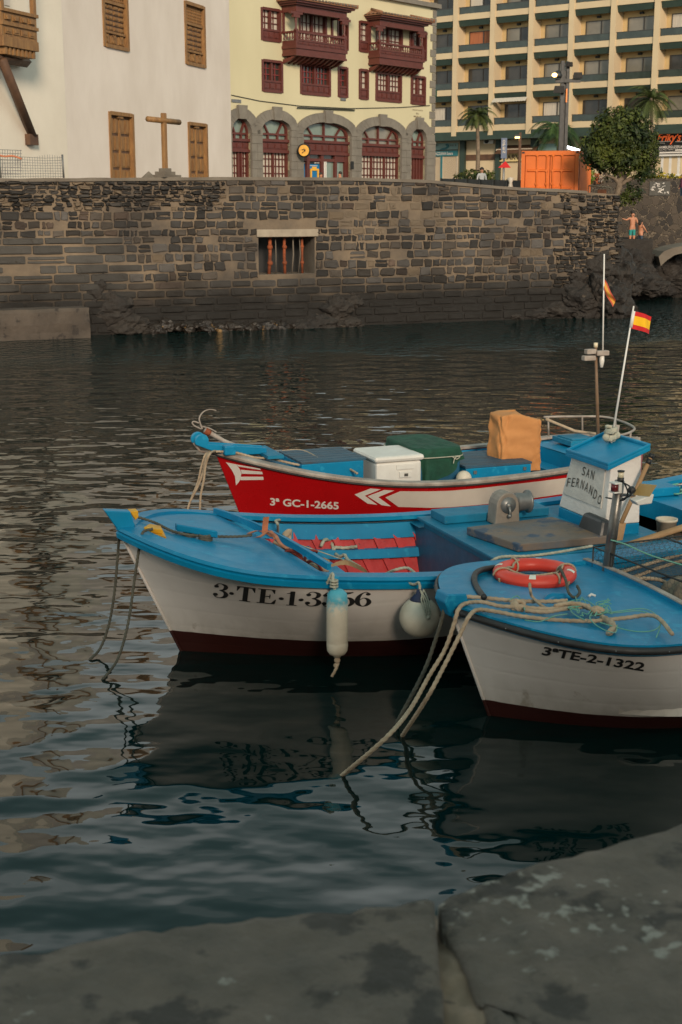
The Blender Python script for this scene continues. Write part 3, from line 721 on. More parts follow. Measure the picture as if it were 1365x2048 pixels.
# ---- left building with timber balcony
LB = Face((-9.29, 48.06), (.335, .942), (.942, -.335))
lroot = thing('cream_building', LB(-3, GZ, 0), 'warm cream rendered building at the left edge carrying a carved timber balcony', 'building')
b = MB(LB); b.poly([(-5.6, GZ, .06), (-.02, GZ, .06), (-.02, 15, .06), (-5.6, 15, .06)]); b.poly([(-5.6, GZ, .06), (-5.6, 15, .06), (-5.6, 15, -8), (-5.6, GZ, -8)]); b.poly([(-.02, GZ, .06), (-.02, 15, .06), (-.02, 15, -2), (-.02, GZ, -2)])
b.build('wall', M['plaster_warm'], lroot)
bo = 1.0; ba0 = LB.at(4, 60, bo)[0]; ba1 = LB.at(74, 60, bo)[0]
zb = LB.at(76, 104, bo)[1]; zr = LB.at(72, 30, bo)[1]; zm = LB.at(75, 60, bo)[1]
t = b = MB(LB)
b.box(ba0, ba1, zb, zb + .28, .0, bo + .05); b.box(ba0, ba1, zb + .28, zr - .1, bo - .08, bo); b.box(ba0, ba0 + .08, zb + .28, zr - .1, .06, bo - .08); b.box(ba1 - .08, ba1, zb + .28, zr - .1, .06, bo - .08)
b.box(ba0 - .03, ba1 + .03, zm - .05, zm + .05, bo - .08, bo + .06); b.box(ba0 - .03, ba1 + .03, zr - .1, zr, bo - .12, bo + .07)
panels(b, ba0 + .1, ba1 - .1, zb + .32, zm - .06, 4, 1, bo); panels(b, ba0 + .1, ba1 - .1, zm + .06, zr - .11, 4, 1, bo)
for i in range(4):
    x = ba0 + .1 + (ba1 - ba0 - .2) * (i + .5) / 4; b.box(x - .1, x + .1, zm + .12, zr - .2, bo + .04, bo + .075)
for x in (ba0 + .08, ba1 - .08): b.box(x - .08, x + .08, zr, 15, bo - .12, bo + .02)
for i in range(8): x = ba0 + .2 + i * (ba1 - ba0 - .4) / 7; b.box(x - .06, x + .06, zb - .22, zb, 0, bo)
b.build('timber_balcony', M['wood_brown'], lroot, bevel=.006)
b = MB(LB); b.box(ba0, ba1, zr + .3, 15, .07, .09); b.build('balcony_opening', M['plaster_white'], lroot)
b = MB(LB)
p = LB.at(-40, 108, .8); q = LB.at(54, 124, .3); b.tube([(p[0], p[1], .8), (q[0], q[1], .3)], .17, 4)
p = LB.at(4, 118, .75); q = LB.at(64, 272, .12); b.tube([(p[0], p[1], .75), (q[0], q[1], .14)], .16, 4)
q = LB.at(62, 276, .12); b.box(q[0] - .25, q[0] + .25, q[1] - .22, q[1] + .12, .05, .25)
b.build('balcony_brace', M['wood_dark'], lroot)
# ---- wire fence
t = thing('wire_fence', QP(60, 352, -.3), 'sagging wire mesh fence on thin posts before the cream building wall', 'fence')
def fp(u, v): a, z = QW.at(u, v, -.35); return QW(a, z, -.35)
b = MB()
for u in (2, 128): b.tube([fp(u, 356), fp(u - 3, 309)], .03, 6)
b.build('post', M['metal_grey'], t)
b = MB()
for i in range(26):
    u = 2 + i * 5; b.tube([fp(u, 356), fp(u - 2, 312 - 3 * math.sin(i * .4))], .006, 4, False)
for j in range(8):
    b.tube([fp(-5, 352 - j * 5.5), fp(45, 353 - j * 5.6), fp(90, 352 - j * 5.1), fp(126, 353 - j * 5.4)], .006, 4, False)
for i in range(9): u = i * 5.2; b.tube([fp(u, 350), fp(u, 300)], .008, 4, False)
for j in range(8): b.tube([fp(-2, 348 - j * 7), fp(44, 348 - j * 6.7)], .008, 4, False)
b.build('wire_mesh', M['metal_grey'], t)
b = MB(); P = cr([fp(-4, 310), fp(10, 313), fp(26, 312), fp(44, 318)], 5); b.tube(P, .03, 5); b.build('barrier_tape', M['strap_orange'], t)
# ---- cross
a, z = QW.at(331, 352, -.3); cp = QW(a, topz(a), -.3); cd_ = Vector((math.cos(R(58)), math.sin(R(58)), 0)); cn = Vector((cd_.y, -cd_.x, 0))
CT = lambda x, zz, o: cp + cd_ * x + cn * o + Vector((0, 0, zz))
t = thing('wooden_cross', cp, 'tall brown wooden cross standing on a stepped stone foot on the quay wall', 'cross')
hz = PY(325, 226, cp.y).z - cp.z; az = PY(325, 241, cp.y).z - cp.z
b = MB(CT); 
b.box(-.085, .085, .14, hz, -.06, .06); b.build('upright', M['wood_brown'], t, bevel=.02)
b = MB(CT); b.tube([(-.78, az + .01, .0), (.78, az - .02, .0)], [.085, .085], 8); b.build('crossbar', M['wood_brown'], t)
b = MB(CT); b.box(-.42, .42, 0, .08, -.3, .3); b.box(-.26, .26, .08, .18, -.2, .2); b.box(-.14, .14, .18, .28, -.14, .14); b.build('stone_foot', M['coping'], t)
a, z = QW.at(298, 352, -.3); q = QW(a, topz(a), -.3); b = MB(); k = [b.pt(q + Vector(p)) for p in ((-.2, -.2, 0), (.2, -.2, 0), (.2, .2, 0), (-.2, .2, 0), (0, 0, .2))]
for f in ((0, 1, 4), (1, 2, 4), (2, 3, 4), (3, 0, 4), (0, 3, 2, 1)): b.face([k[i] for i in f])
tag(b.build('stone_cone', M['coping']), 'small pointed stone on the quay wall left of the wooden cross', 'stone')

# ---------------------------------------------------------------- yellow building
YF = Face((-5.56, 72), (.822, 1), (1, -.822))
zf = .337
def yp(X, Y, o=0): return YF.at(440 + X * zf, Y * zf, o)
def yrect(X0, X1, Y0, Y1, o=0):     # Y values taken at the left edge for the top and at the right edge for the bottom
    p = yp(X0, Y0, o); q = yp(X1, Y1, o); return (p[0], q[0], q[1], p[1])
yroot = thing('yellow_building', YF(8, GZ, 0), 'pale yellow building with maroon balconies and grey stone arches on its ground floor', 'building')
aR = yp(1278, 300)[0]; aLft = YF.at(425, 200)[0]; zT = yp(1275, 38)[1]
wins = [ # rect, nx panes, style
 (yrect(245, 362, 42, 252), 4, 'curtain'), (yrect(827, 884, 123, 312), 2, 'curtain'), (yrect(250, 372, 352, 552), 4, 'dark'), (yrect(478, 655, 374, 573), 8, 'dark'),
 (yrect(702, 758, 395, 580), 2, 'dark'), (yrect(827, 880, 409, 592), 2, 'curtain'), (yrect(926, 1076, 424, 610), 8, 'curtain'), (yrect(1135, 1218, 448, 624), 4, 'curtain'),
 (yrect(470, 632, 66, 262), 6, 'door'), (yrect(738, 760, 104, 300), 1, 'dark'), (yrect(928, 1082, 150, 300), 6, 'door'), (yrect(1198, 1224, 186, 362), 1, 'dark'), (yrect(700, 725, 100, 280), 2, 'dark'), (yrect(1128, 1185, 170, 330), 3, 'curtain')]
# extra storey above the picture
arches = [(62, 180, 790, 700, 815), (243, 413, 770, 708, 815), (487, 772, 800, 726, 835), (833, 1071, 815, 746, 845), (1127, 1219, 835, 763, 870)]
holes = [w_[0] for w_ in wins]; AR = []
for X0, X1, Ys, Yt, _ in arches:
    a0 = yp(X0, Ys)[0]; a1 = yp(X1, Ys)[0]; zs = yp((X0 + X1) / 2, Ys)[1]; zt = yp((X0 + X1) / 2, Yt)[1]
    AR.append((a0, a1, zs, zt)); holes.append((a0, a1, GZ, zt))
b = MB(YF); wall_holes(b, aLft, aR, GZ, zT, holes, .3)
b.poly([(aR, GZ, 0), (aR, GZ, -10), (aR, zT, -10), (aR, zT, 0)]); b.poly([(aLft, zT, 0), (aR, zT, 0), (aR, zT, -10), (aLft, zT, -10)])
b.build('wall', M['plaster_yellow'], yroot)
b = MB(YF); b.box(aLft, aR + .25, zT - .12, zT + .12, -.4, .25); b.build('cornice', M['stone_grey'], yroot)
def cas_window(F, h, nx, style, parent, panel=True, fr=M['paint_maroon'], nzr=3):
    a0, a1, z0, z1 = h; f = min(.10, (a1 - a0) * .15); b = MB(F)
    b.box(a0 - .04, a0 + f, z0, z1, -.2, .045); b.box(a1 - f, a1 + .04, z0, z1, -.2, .045); b.box(a0 + f, a1 - f, z1 - f, z1 + .03, -.2, .06); b.box(a0 + f, a1 - f, z0 - .03, z0 + f * .8, -.2, .06)
    zp = z0 + (z1 - z0) * (.34 if panel else .0) + (0 if panel else f * .8)
    if panel:
        b.box(a0 + f, a1 - f, z0 + f * .8, zp, -.2, -.03); n = max(1, nx // 2 + (nx > 3)); panels(b, a0 + f, a1 - f, z0 + f * .8 + .04, zp - .05, n, 1, -.03, .03, .04)
        b.box(a0 + f, a1 - f, zp - .05, zp + .05, -.2, .02)
    if nx >= 4: m_ = (a0 + a1) / 2; b.box(m_ - .07, m_ + .07, zp + .05, z1 - f, -.2, -.02)
    w_ = b.build('window', fr, parent)
    b = MB(F)
    for i in range(1, nx):
        x = a0 + f + (a1 - a0 - 2 * f) * i / nx; b.box(x - .022, x + .022, zp + .05, z1 - f, -.17, -.12)
    for j in range(1, nzr): zz = zp + .05 + (z1 - f - zp - .05) * j / nzr; b.box(a0 + f, a1 - f, zz - .022, zz + .022, -.165, -.115)
    if nx > 1: b.build('glazing_bars', M['paint_maroon_light'] if style == 'dark' else fr, w_)
    b = MB(F); b.poly([(a0 + f, zp, -.18), (a1 - f, zp, -.18), (a1 - f, z1 - f, -.18), (a0 + f, z1 - f, -.18)])
    b.build('pane', M['pane_dark'] if style == 'dark' else M['pane_curtain'], w_)
    return w_
for h, nx, st in wins:
    cas_window(YF, h, nx, st, yroot, panel=(st != 'door'))
# arches
def ellarc(a0, a1, zs, zt, n=18): 
    c = (a0 + a1) / 2; r = (a1 - a0) / 2; return [(c - r * math.cos(math.pi * k / n), zs + (zt - zs) * math.sin(math.pi * k / n)) for k in range(n + 1)]
for k, (a0, a1, zs, zt) in enumerate(AR):
    b = MB(YF); inn = ellarc(a0, a1, zs, zt); th = .62; out = ellarc(a0 - th, a1 + th, zs, zt + th * .8)
    n = len(inn)
    for i in range(n - 1):
        gi = .012
        for (o0, o1) in ((-.32, .13),):
            P = [inn[i], inn[i + 1], out[i + 1], out[i]]
            b.hexa([(P[0][0], P[0][1], o0), (P[1][0], P[1][1], o0), (P[2][0], P[2][1], .02), (P[3][0], P[3][1], .02)] + [(q[0], q[1], o1 + .012 * ((i * 7) % 3)) for q in P])
    # side piers
    for s0, s1 in ((a0 - th, a0), (a1, a1 + th)):
        if k > 0 and s1 == a0: s0 = (AR[k - 1][1] + a0) / 2 + .003
        if k < 4 and s0 == a1: s1 = (AR[k + 1][0] + a1) / 2 - .003
        if k == 4 and s0 == a1: s1 = aR + .02
        z = GZ; i = 0
        while z < zs - .02:
            z1 = min(z + .42, zs); b.box(s0, s1, z, z1 - .012, -.32, .13 + .012 * ((i * 5 + k) % 3)); z = z1; i += 1
    cx = (a0 + a1) / 2; b.hexa([(cx - .26, zt - .05, .1), (cx + .26, zt - .05, .1), (cx + .34, zt + .62, .1), (cx - .34, zt + .62, .1), (cx - .26, zt - .05, .24), (cx + .26, zt - .05, .24), (cx + .34, zt + .62, .24), (cx - .34, zt + .62, .24)])
    b.build('stone_arch', M['stone_grey'], yroot)
    X0, X1, Ys, Yt, Yp = arches[k]; zp1 = yp((X0 + X1) / 2, Yp + 15)[1]; zp0 = zp1 - 1.62
    # lower band positions measured on the panel strip
    zp1 = yp((X0 + X1) / 2, (830, 834, 843, 862, 874)[k])[1]; zp0 = yp((X0 + X1) / 2, (893, 899, 912, 920, 932)[k])[1]
    b = MB(YF); b.box(a0, a1, zp0, zp1, -.3, -.12); panels(b, a0 + .05, a1 - .05, zp0 + .1, zp1 - .1, max(3, int((a1 - a0) / .55)), 1, -.12, .03, .04); b.box(a0, a1, zp1 - .07, zp1 + .07, -.12, .0); b.box(a0, a1, zp0 - .07, zp0 + .07, -.12, -.02)
    ztr = zp1 + (zt - zp1) * .30
    nb = 2 if (a1 - a0) < 3 else 3
    b.box(a0, a1, ztr - .05, ztr + .05, -.28, -.14)
    for i in range(nb):
        fx = (i + 1) / (nb + 1); x = a0 + (a1 - a0) * fx; b.box(x - .05, x + .05, zp1 + .07, ztr - .05, -.28, -.14)
        x2 = a0 + (a1 - a0) * (.5 + (fx - .5) * (2.0 if nb == 2 else 1.45)); zz = zs + (zt - zs) * math.sqrt(max(.02, 1 - ((x2 - (a0 + a1) / 2) / ((a1 - a0) / 2)) ** 2)) if nb > 0 else zt
        b.hexa([(x - .05, ztr + .05, -.28), (x + .05, ztr + .05, -.28), (x2 + .05, zz, -.28), (x2 - .05, zz, -.28), (x - .05, ztr + .05, -.14), (x + .05, ztr + .05, -.14), (x2 + .05, zz, -.14), (x2 - .05, zz, -.14)])
    for i in range(n - 1): # red rim inside the arch
        P = [inn[i], inn[i + 1]]; cz_ = lambda q, s: (((a0 + a1) / 2) + (q[0] - (a0 + a1) / 2) * s, zs + (q[1] - zs) * s)
        Q = [cz_(P[1], .9), cz_(P[0], .9)]
        b.hexa([(q[0], q[1], -.28) for q in P + Q] + [(q[0], q[1], -.13) for q in P + Q])
    for x in (a0, a1 - .12): b.box(x, x + .12, GZ, zs, -.29, -.13)
    W_ = b.build('fanlight_frame', M['paint_maroon'], yroot)
    b = MB(YF); b.poly([(a0, zp1, -.26), (a1, zp1, -.26), (a1, zt, -.26), (a0, zt, -.26)])
    b.build('fanlight_pane', M['pane_green'] if k != 3 else M['pane_sky'], yroot)
    if k == 2:
        b = MB(YF); xs = [590, 612, 620, 645, 647, 672, 678, 693, 701]
        def ux(u): return YF.at(u, 330)[0]
        for u0, u1 in ((589, 591), (617, 623), (646, 651), (673, 677.5), (693, 701)): b.box(ux(u0), ux(u1), GZ, zp0 - .07, -.29, -.1)
        zt1 = YF.at(640, 319)[1]; b.box(a0, a1, zt1 - .1, zt1 + .05, -.28, -.11)
        b.box(a0 + .1, ux(618), zt1, zp0 - .07, -.27, -.13); b.box(ux(676), a1, zt1, zp0 - .07, -.27, -.13)
        b.build('shopfront_frame', M['paint_maroon'], yroot)
        b = MB(YF); b.poly([(a0, zt1, -.24), (a1, zt1, -.24), (a1, zp0, -.24), (a0, zp0, -.24)]); b.build('transom_pane', M['pane_dark'], yroot)
        b = MB(YF); b.poly([(ux(648), GZ, -.24), (a1, GZ, -.24), (a1, zt1, -.24), (ux(648), zt1, -.24)]); b.build('door_pane', M['pane_green'], yroot)
        b = MB(YF); b.poly([(a0, GZ, -.24), (ux(646), GZ, -.24), (ux(646), zt1, -.24), (a0, zt1, -.24)]); bp = b.build('bank_poster', mat('bank_blue', (.0, .12, .30), (.0, .16, .36), 2, .4), yroot)
        b = MB(YF)
        z1_, z0_ = YF.at(632, 322)[1], YF.at(632, 328)[1]
        b.box(ux(623.5), ux(645.5), z0_, z1_, -.235, -.225); b.box(ux(604), ux(617), z0_, z1_, -.235, -.225); b.build('poster_header', M['black'], bp)
        b = MB(YF); z1_ = YF.at(635, 341)[1]; b.box(ux(627), ux(629.5), GZ + .3, z1_, -.235, -.18); b.box(ux(641), ux(643.5), GZ + .3, z1_, -.235, -.18); b.box(ux(627), ux(643.5), z1_, z1_ + .1, -.235, -.18)
        z2 = YF.at(635, 337)[1]; b.box(ux(631), ux(640), z2, z2 + .1, -.235, -.22); b.build('cash_machine_surround', mat('yellow_trim', (.75, .38, .03), None, 3, .4), bp)
        face_text(YF, 'ank', 629, 323.5, 641, 327, -.22, M['lettering_white'], bp, .02); face_text(YF, 'ank', 606, 323.5, 615, 327, -.22, M['lettering_white'], bp, .02)
        b = MB(YF)
        for u0, v0, u1, v1 in ((627, 330.5, 642, 332), (628, 338.5, 641, 339.5)):
            p = YF.at(u0, v0); q = YF.at(u1, v1); b.box(p[0], q[0], q[1], p[1], -.236, -.222)
        for u0 in (651, 654.5): b.box(ux(u0), ux(u0 + 1.4), GZ, zt1 - .1, -.2, -.08)
        b.build('door_handle', M['white_paint'], yroot)
    else:
        npn = {0: 6, 1: 8, 3: 12, 4: 5}[k]; b = MB(YF); zb_ = GZ
        for i in range(0, npn + 1):
            x = a0 + .06 + (a1 - a0 - .12) * i / npn; th_ = .055 if i % 4 == 0 or (k == 0 and i == 3) or (k == 4 and i in (2, 3)) else .016
            b.box(x - th_, x + th_, GZ, zp0 - .07, -.27, -.2 if th_ < .05 else -.14)
        for j in range(1, 7): zz = GZ + (zp0 - GZ) * j / 7; b.box(a0, a1, zz - .02, zz + .02, -.265, -.2)
        b.build('glazed_door', M['paint_maroon'], yroot)
        b = MB(YF); b.poly([(a0, GZ, -.28), (a1, GZ, -.28), (a1, zp0, -.28), (a0, zp0, -.28)]); b.build('door_curtain_pane', M['pane_curtain'], yroot)
# quoins at the right corner
b = MB(YF); z = GZ; i = 0
while z < zT - .2:
    b.box(aR - (.5 if i % 2 else .28), aR + .05, z, z + .40, -.25, .05); z += .44; i += 1
b.build('corner_stones', M['stone_grey'], yroot)
def balcony(Xw, X0, X1, Yb, Yl, Yp_, Yr, Ye, Yroof, roofx):
    o = 1.25
    aw = yp(Xw, 200)[0]
    for _ in range(30):
        o_ = o; 
        if yp(X0, 200, o)[0] > aw: o += .03
        else: o -= .03
    a0 = yp(X0, 200, o)[0]; a1 = yp(X1, 200, o)[0]
    Z = lambda Y: yp(X0, Y, o)[1]
    zb, zl, zp, zr, ze, zrf = Z(Yb), Z(Yl), Z(Yp_), Z(Yr), Z(Ye), Z(Yroof)
    t = MB(YF); t.poly; b = MB(YF)
    # corbelled skirt
    b.hexa([(a0 + .45, zb - .5 * 0, 0), (a1 - .1, zb, 0), (a1 - .1, zb, o * .55), (a0 + .45, zb, o * .55), (a0, zl, 0), (a1, zl, 0), (a1, zl, o), (a0, zl, o)])
    sk = zl - (zl - zb) * .62
    b.box(a0, a1, sk, zl, .003, o + .01); b.box(a0 - .06, a1 + .06, zl - .02, zl + .12, 0, o + .08); b.box(a0 - .04, a1 + .04, sk - .05, sk + .06, 0, o + .05)
    b.build('balcony_skirt', M['paint_maroon'], yroot)
    b = MB(YF); b.box(a0, a1, zl + .12, zp, o - .08, o); b.box(a0, a0 + .08, zl + .12, zp, 0, o - .08); b.box(a1 - .08, a1, zl + .12, zp, 0, o - .08)
    panels(b, a0 + .05, a1 - .05, zl + .16, zp - .05, 9, 1, o, .03, .035)
    b.box(a0 - .03, a1 + .03, zp - .03, zp + .05, o - .1, o + .04); b.box(a0 - .03, a1 + .03, zr - .1, zr, o - .12, o + .05)
    b.box(a0 - .03, a0 + .1, zr - .1, zr, 0, o - .12); b.box(a1 - .1, a1 + .03, zr - .1, zr, 0, o - .12)
    b.build('balcony_panel', M['paint_maroon'], yroot)
    b = MB(YF); prof = [(.045, 0), (.045, .06), (.025, .1), (.06, .32), (.03, .55), (.025, .8), (.045, .92), (.045, 1)]
    H = zr - .1 - zp - .05; n = int((a1 - a0) / .2)
    for i in range(1, n): b.tube([(a0 + (a1 - a0) * i / n, zp + .05 + H * h_, o - .04) for r_, h_ in prof], [r_ for r_, h_ in prof], 6, False)
    m_ = int(o / .2)
    b.build('baluster_row', M['paint_maroon'], yroot)
    for x in (a0 + .04, a1 - .04):
        b = MB(YF)
        for i in range(m_): b.tube([(x, zp + .05 + H * h_, .12 + (o - .2) * i / m_) for r_, h_ in prof], [r_ for r_, h_ in prof], 6, False)
        b.build('baluster_row', M['paint_maroon'], yroot)
    for x in (a0 + .06, a1 - .06):
        b = MB(YF); b.box(x - .09, x + .09, zl, zr + .08, o - .13, o + .03)
        b.tube([(x, zr + (ze - zr) * h_, o - .05) for h_ in (0, .1, .2, .5, .8, .9, 1)], [.07, .08, .045, .07, .05, .08, .08], 8)
        b.box(x - .45, x + .45, ze - .12, ze, o - .13, o + .03); b.box(x - .25, x + .25, ze - .28, ze - .12, o - .12, o + .02)
        b.build('balcony_post', M['paint_maroon'], yroot)
    b = MB(YF)
    for x in (a0 + .06, a1 - .06): b.box(x - .06, x + .06, zr, ze, .0, .1)
    b.box(a0 - .03, a1 + .03, ze, ze + .32, o - .16, o + .05); b.box(a0 - .03, a0 + .12, ze, ze + .32, 0, o - .16); b.box(a1 - .12, a1 + .03, ze, ze + .32, 0, o - .16)
    b.box(a0, a1, ze + .28, ze + .33, 0, o - .16); b.box(a0 - .32, a1 + .32, ze + .42, ze + .56, 0, o + .38); b.box(a0 - .2, a1 + .2, ze + .33, ze + .42, 0, o + .22)
    b.build('balcony_beam', M['paint_maroon'], yroot)
    b = MB(YF); n = int((a1 - a0) / .38)
    for i in range(n + 1):
        x = a0 + .1 + (a1 - a0 - .2) * i / n; b.hexa([(x - .07, zb - .22, 0), (x + .07, zb - .22, 0), (x + .07, zb - .10, o * .5), (x - .07, zb - .10, o * .5), (x - .07, zb, 0), (x + .07, zb, 0), (x + .07, sk - .05, o - .05), (x - .07, sk - .05, o - .05)])
    b.build('corbel', M['metal_dark'] if 0 else M['paint_maroon'], yroot)
    # hipped tile roof
    ze2 = ze + .57; e0, e1, eo = a0 - .45, a1 + .45, o + .5; rise = zrf - ze2
    b = MB(YF); b.smooth = True; nt = int((e1 - e0) / .09)
    def rf(i, j): # front slope
        a = e0 + (e1 - e0) * i; hip = j * (eo) * .55
        a = (e0 + hip) + (e1 - e0 - 2 * hip) * i; return (a, ze2 + rise * j + .05 * abs(math.sin(math.pi * (e1 - e0) * i / .27)), eo * (1 - j))
    b.grid(rf, nt * 2, 8)
    def rs(i, j): return (e0 + j * eo * .55, ze2 + rise * j + .05 * abs(math.sin(math.pi * eo * (1 - j) * i / .27)), eo * (1 - j) * i)
    b.grid(rs, 30, 8); b.smooth = False
    b.box(e0, e1, ze2 - .05, ze2 - .005, .0, eo)
    for q0, q1 in (((e0, ze2 + .05, eo), (e0 + eo * .55, zrf + .05, 0)), ((e1, ze2 + .05, eo), (e1 - eo * .55, zrf + .05, 0))): b.tube([q0, q1], .09, 6)
    b.build('balcony_roof', M['tile_roof'], yroot)
    b = MB(YF); n = int((e1 - e0) / .27)
    for i in range(n): x = e0 + .27 * (i + .5); b.tube([(x, ze2 + .06, eo - .05), (x, ze2 + .045, eo + .03)], .055, 8)
    b.build('roof_tile_ends', M['coping'], yroot)
balcony(372, 452, 748, 345, 282, 236, 180, 68, -32, 0)
balcony(882, 948, 1208, 398, 338, 295, 248, 152, 52, 0)
face_text(YF, 'EDIFICIO', 826, 218.5, 846, 222.5, .01, M['wood_dark'], yroot, .01); face_text(YF, 'EL', 833, 225.5, 839, 229, .01, M['wood_dark'], yroot, .01); face_text(YF, 'MUELLE', 828, 231, 843, 235.5, .01, M['wood_dark'], yroot, .01)
b = MB(YF); cpz = [YF.at(u, v, .03) for u, v in ((463, 190), (520, 202), (600, 212), (700, 217), (800, 215), (860, 211))]; b.tube([(a, z, .04) for a, z in cpz], .02, 4)
p, q = YF.at(595, 215, .1), YF.at(710, 221, .1); b.tube([(p[0], p[1], .1), (q[0], q[1] + .02, .1)], .035, 4); b.build('facade_cable', M['metal_dark'], yroot)
p = YF.at(463, 198); q = YF.at(482, 206); b = MB(YF); b.box(p[0], q[0], q[1], p[1], .0, .04); p = YF.at(681, 196); q = YF.at(691, 202); b.box(p[0], q[0], q[1], p[1], 0, .05); b.build('vent_grille', M['metal_grey'], yroot)
p = YF.at(705, 330, .16); b = MB(YF); b.box(p[0] - .12, p[0] + .12, p[1] - .22, p[1] + .2, .155, .18); b.build('plaque', M['black'], yroot)
# round sign
t = MB(YF); p = YF.at(608, 301, .55); c = YF(p[0], p[1], .55)
cn2 = Vector((.1, -1, 0)).normalized(); sx = Vector((cn2.y, -cn2.x, 0))
root = thing('round_sign', c - Vector((0, 0, .4)), 'round yellow projecting sign with a black emblem beside the bank poster', 'sign')
def disc(b, c, r, off, n=24, sc=1.0, dx=0, dz=0):
    b.poly([c + cn2 * off + sx * (dx + r * sc * math.cos(2 * math.pi * k / n)) + Vector((0, 0, dz + r * math.sin(2 * math.pi * k / n))) for k in range(n)])
b = MB(); n = 24
b.tube([c - cn2 * .07, c + cn2 * .07], .36, 24); b.build('sign_case', M['metal_dark'], root)
b = MB(); disc(b, c, .29, .075, sc=.95); b.build('sign_face', M['yellow_paint'], root)
b = MB()
for q0, q1 in (((-.1, .02), (.12, .04)), ((0, .1), (-.06, -.06)), ((-.04, -.02), (.1, -.14))): b.tube([c + cn2 * .085 + sx * q0[0] + Vector((0, 0, q0[1])), c + cn2 * .085 + sx * q1[0] + Vector((0, 0, q1[1]))], .02, 5)
b.build('sign_emblem', M['black'], root)
b = MB(); b.tube([c, YF(YF.at(603, 300, .1)[0], c.z, .1)], .03, 5); b.build('sign_arm', M['metal_dark'], root)

# ---------------------------------------------------------------- hotel
HF = Face((23.1, 96), (1.235, -1), (-1, -1.235))
hroot = thing('hotel', HF(0, GZ, 0), 'large cream apartment hotel with rows of recessed balconies and dark green bands', 'building')
k3 = 505 / 1365
def hp(X, Y, o=0): return HF.at(860 + X * k3, Y * k3, o)
pil = [HF.at(u, 96)[0] for u in (912, 987.6, 1066, 1144, 1226, 1313)]
bay = (pil[-1] - pil[0]) / 5
zw = [hp(665, Y)[1] for Y in (662, 457, 242)]; pitch = (zw[2] - zw[0]) / 2
print('hotel bay', bay, [round(pil[i + 1] - pil[i], 2) for i in range(5)], 'pitch', pitch, zw, [zw[1] - zw[0], zw[2] - zw[1]])
bandh = abs(hp(665, 662)[1] - hp(665, 695)[1])
aH0 = pil[0] - bay * 1.5; aH1 = pil[0] + bay * 8
D = .95; nst = 7
for i in range(-1, 9):
    x = pil[0] + i * bay; b = MB(HF)
    b.box(x - .2, x + .2, zw[0] - bandh - .35, zw[0] + pitch * nst, -D, .12)
    b.build('pilaster', M['hotel_cream'], hroot)
for s in range(nst):
    z = zw[0] + s * pitch; b = MB(HF)
    for i in range(-1, 8):
        x0 = pil[0] + i * bay + .2; x1 = x0 + bay - .4
        b.box(x0, x1, z - bandh, z, -.12, .02)
        b.box(x0, x1, z - bandh, z - bandh + .1, -D, -.12)
    b.build('balcony_slab', M['hotel_cream'], hroot)
for s in range(1, nst + 1):
    z = zw[0] + s * pitch; b = MB(HF)
    for i in range(-1, 8):
        x0 = pil[0] + i * bay + .2; x1 = x0 + bay - .4
        if s: b.hexa([(x0, z - bandh - .42, -.25), (x1, z - bandh - .42, -.25), (x1, z - bandh - .42, -.15), (x0, z - bandh - .42, -.15), (x0, z - bandh - .03, -.25), (x1, z - bandh - .03, -.25), (x1, z - bandh - .03, -.02), (x0, z - bandh - .03, -.02)])
    b.build('green_band', M['hotel_green'], hroot)
b = MB(HF)
zg = zw[0] - bandh
b.box(aH0, aH1, zg - .62 - .35 + .35, zg - .32, -1.2, .35); b.box(aH0, aH1, zg - .32, zg - .003, -1.2, .05)
b.build('ground_fascia', M['hotel_green'], hroot)
b = MB(HF); b.box(aH0, aH1, zw[0] - bandh - .4, zw[0] + pitch * nst, -D - .2, -D); b.box(aH0, aH1, GZ, zg - .62, -1.6, -1.3); b.build('back_wall', M['hotel_yellow'], hroot)
b = MB(HF); b.box(aH0, aH1, GZ, zw[0] + pitch * nst, -12, -D - .2 - .01); b.box(aH0, aH1, zw[0] + pitch * nst, zw[0] + pitch * nst + .5, -12, .3); b.build('hotel_body', M['hotel_cream'], hroot)
rr = random.Random(3)
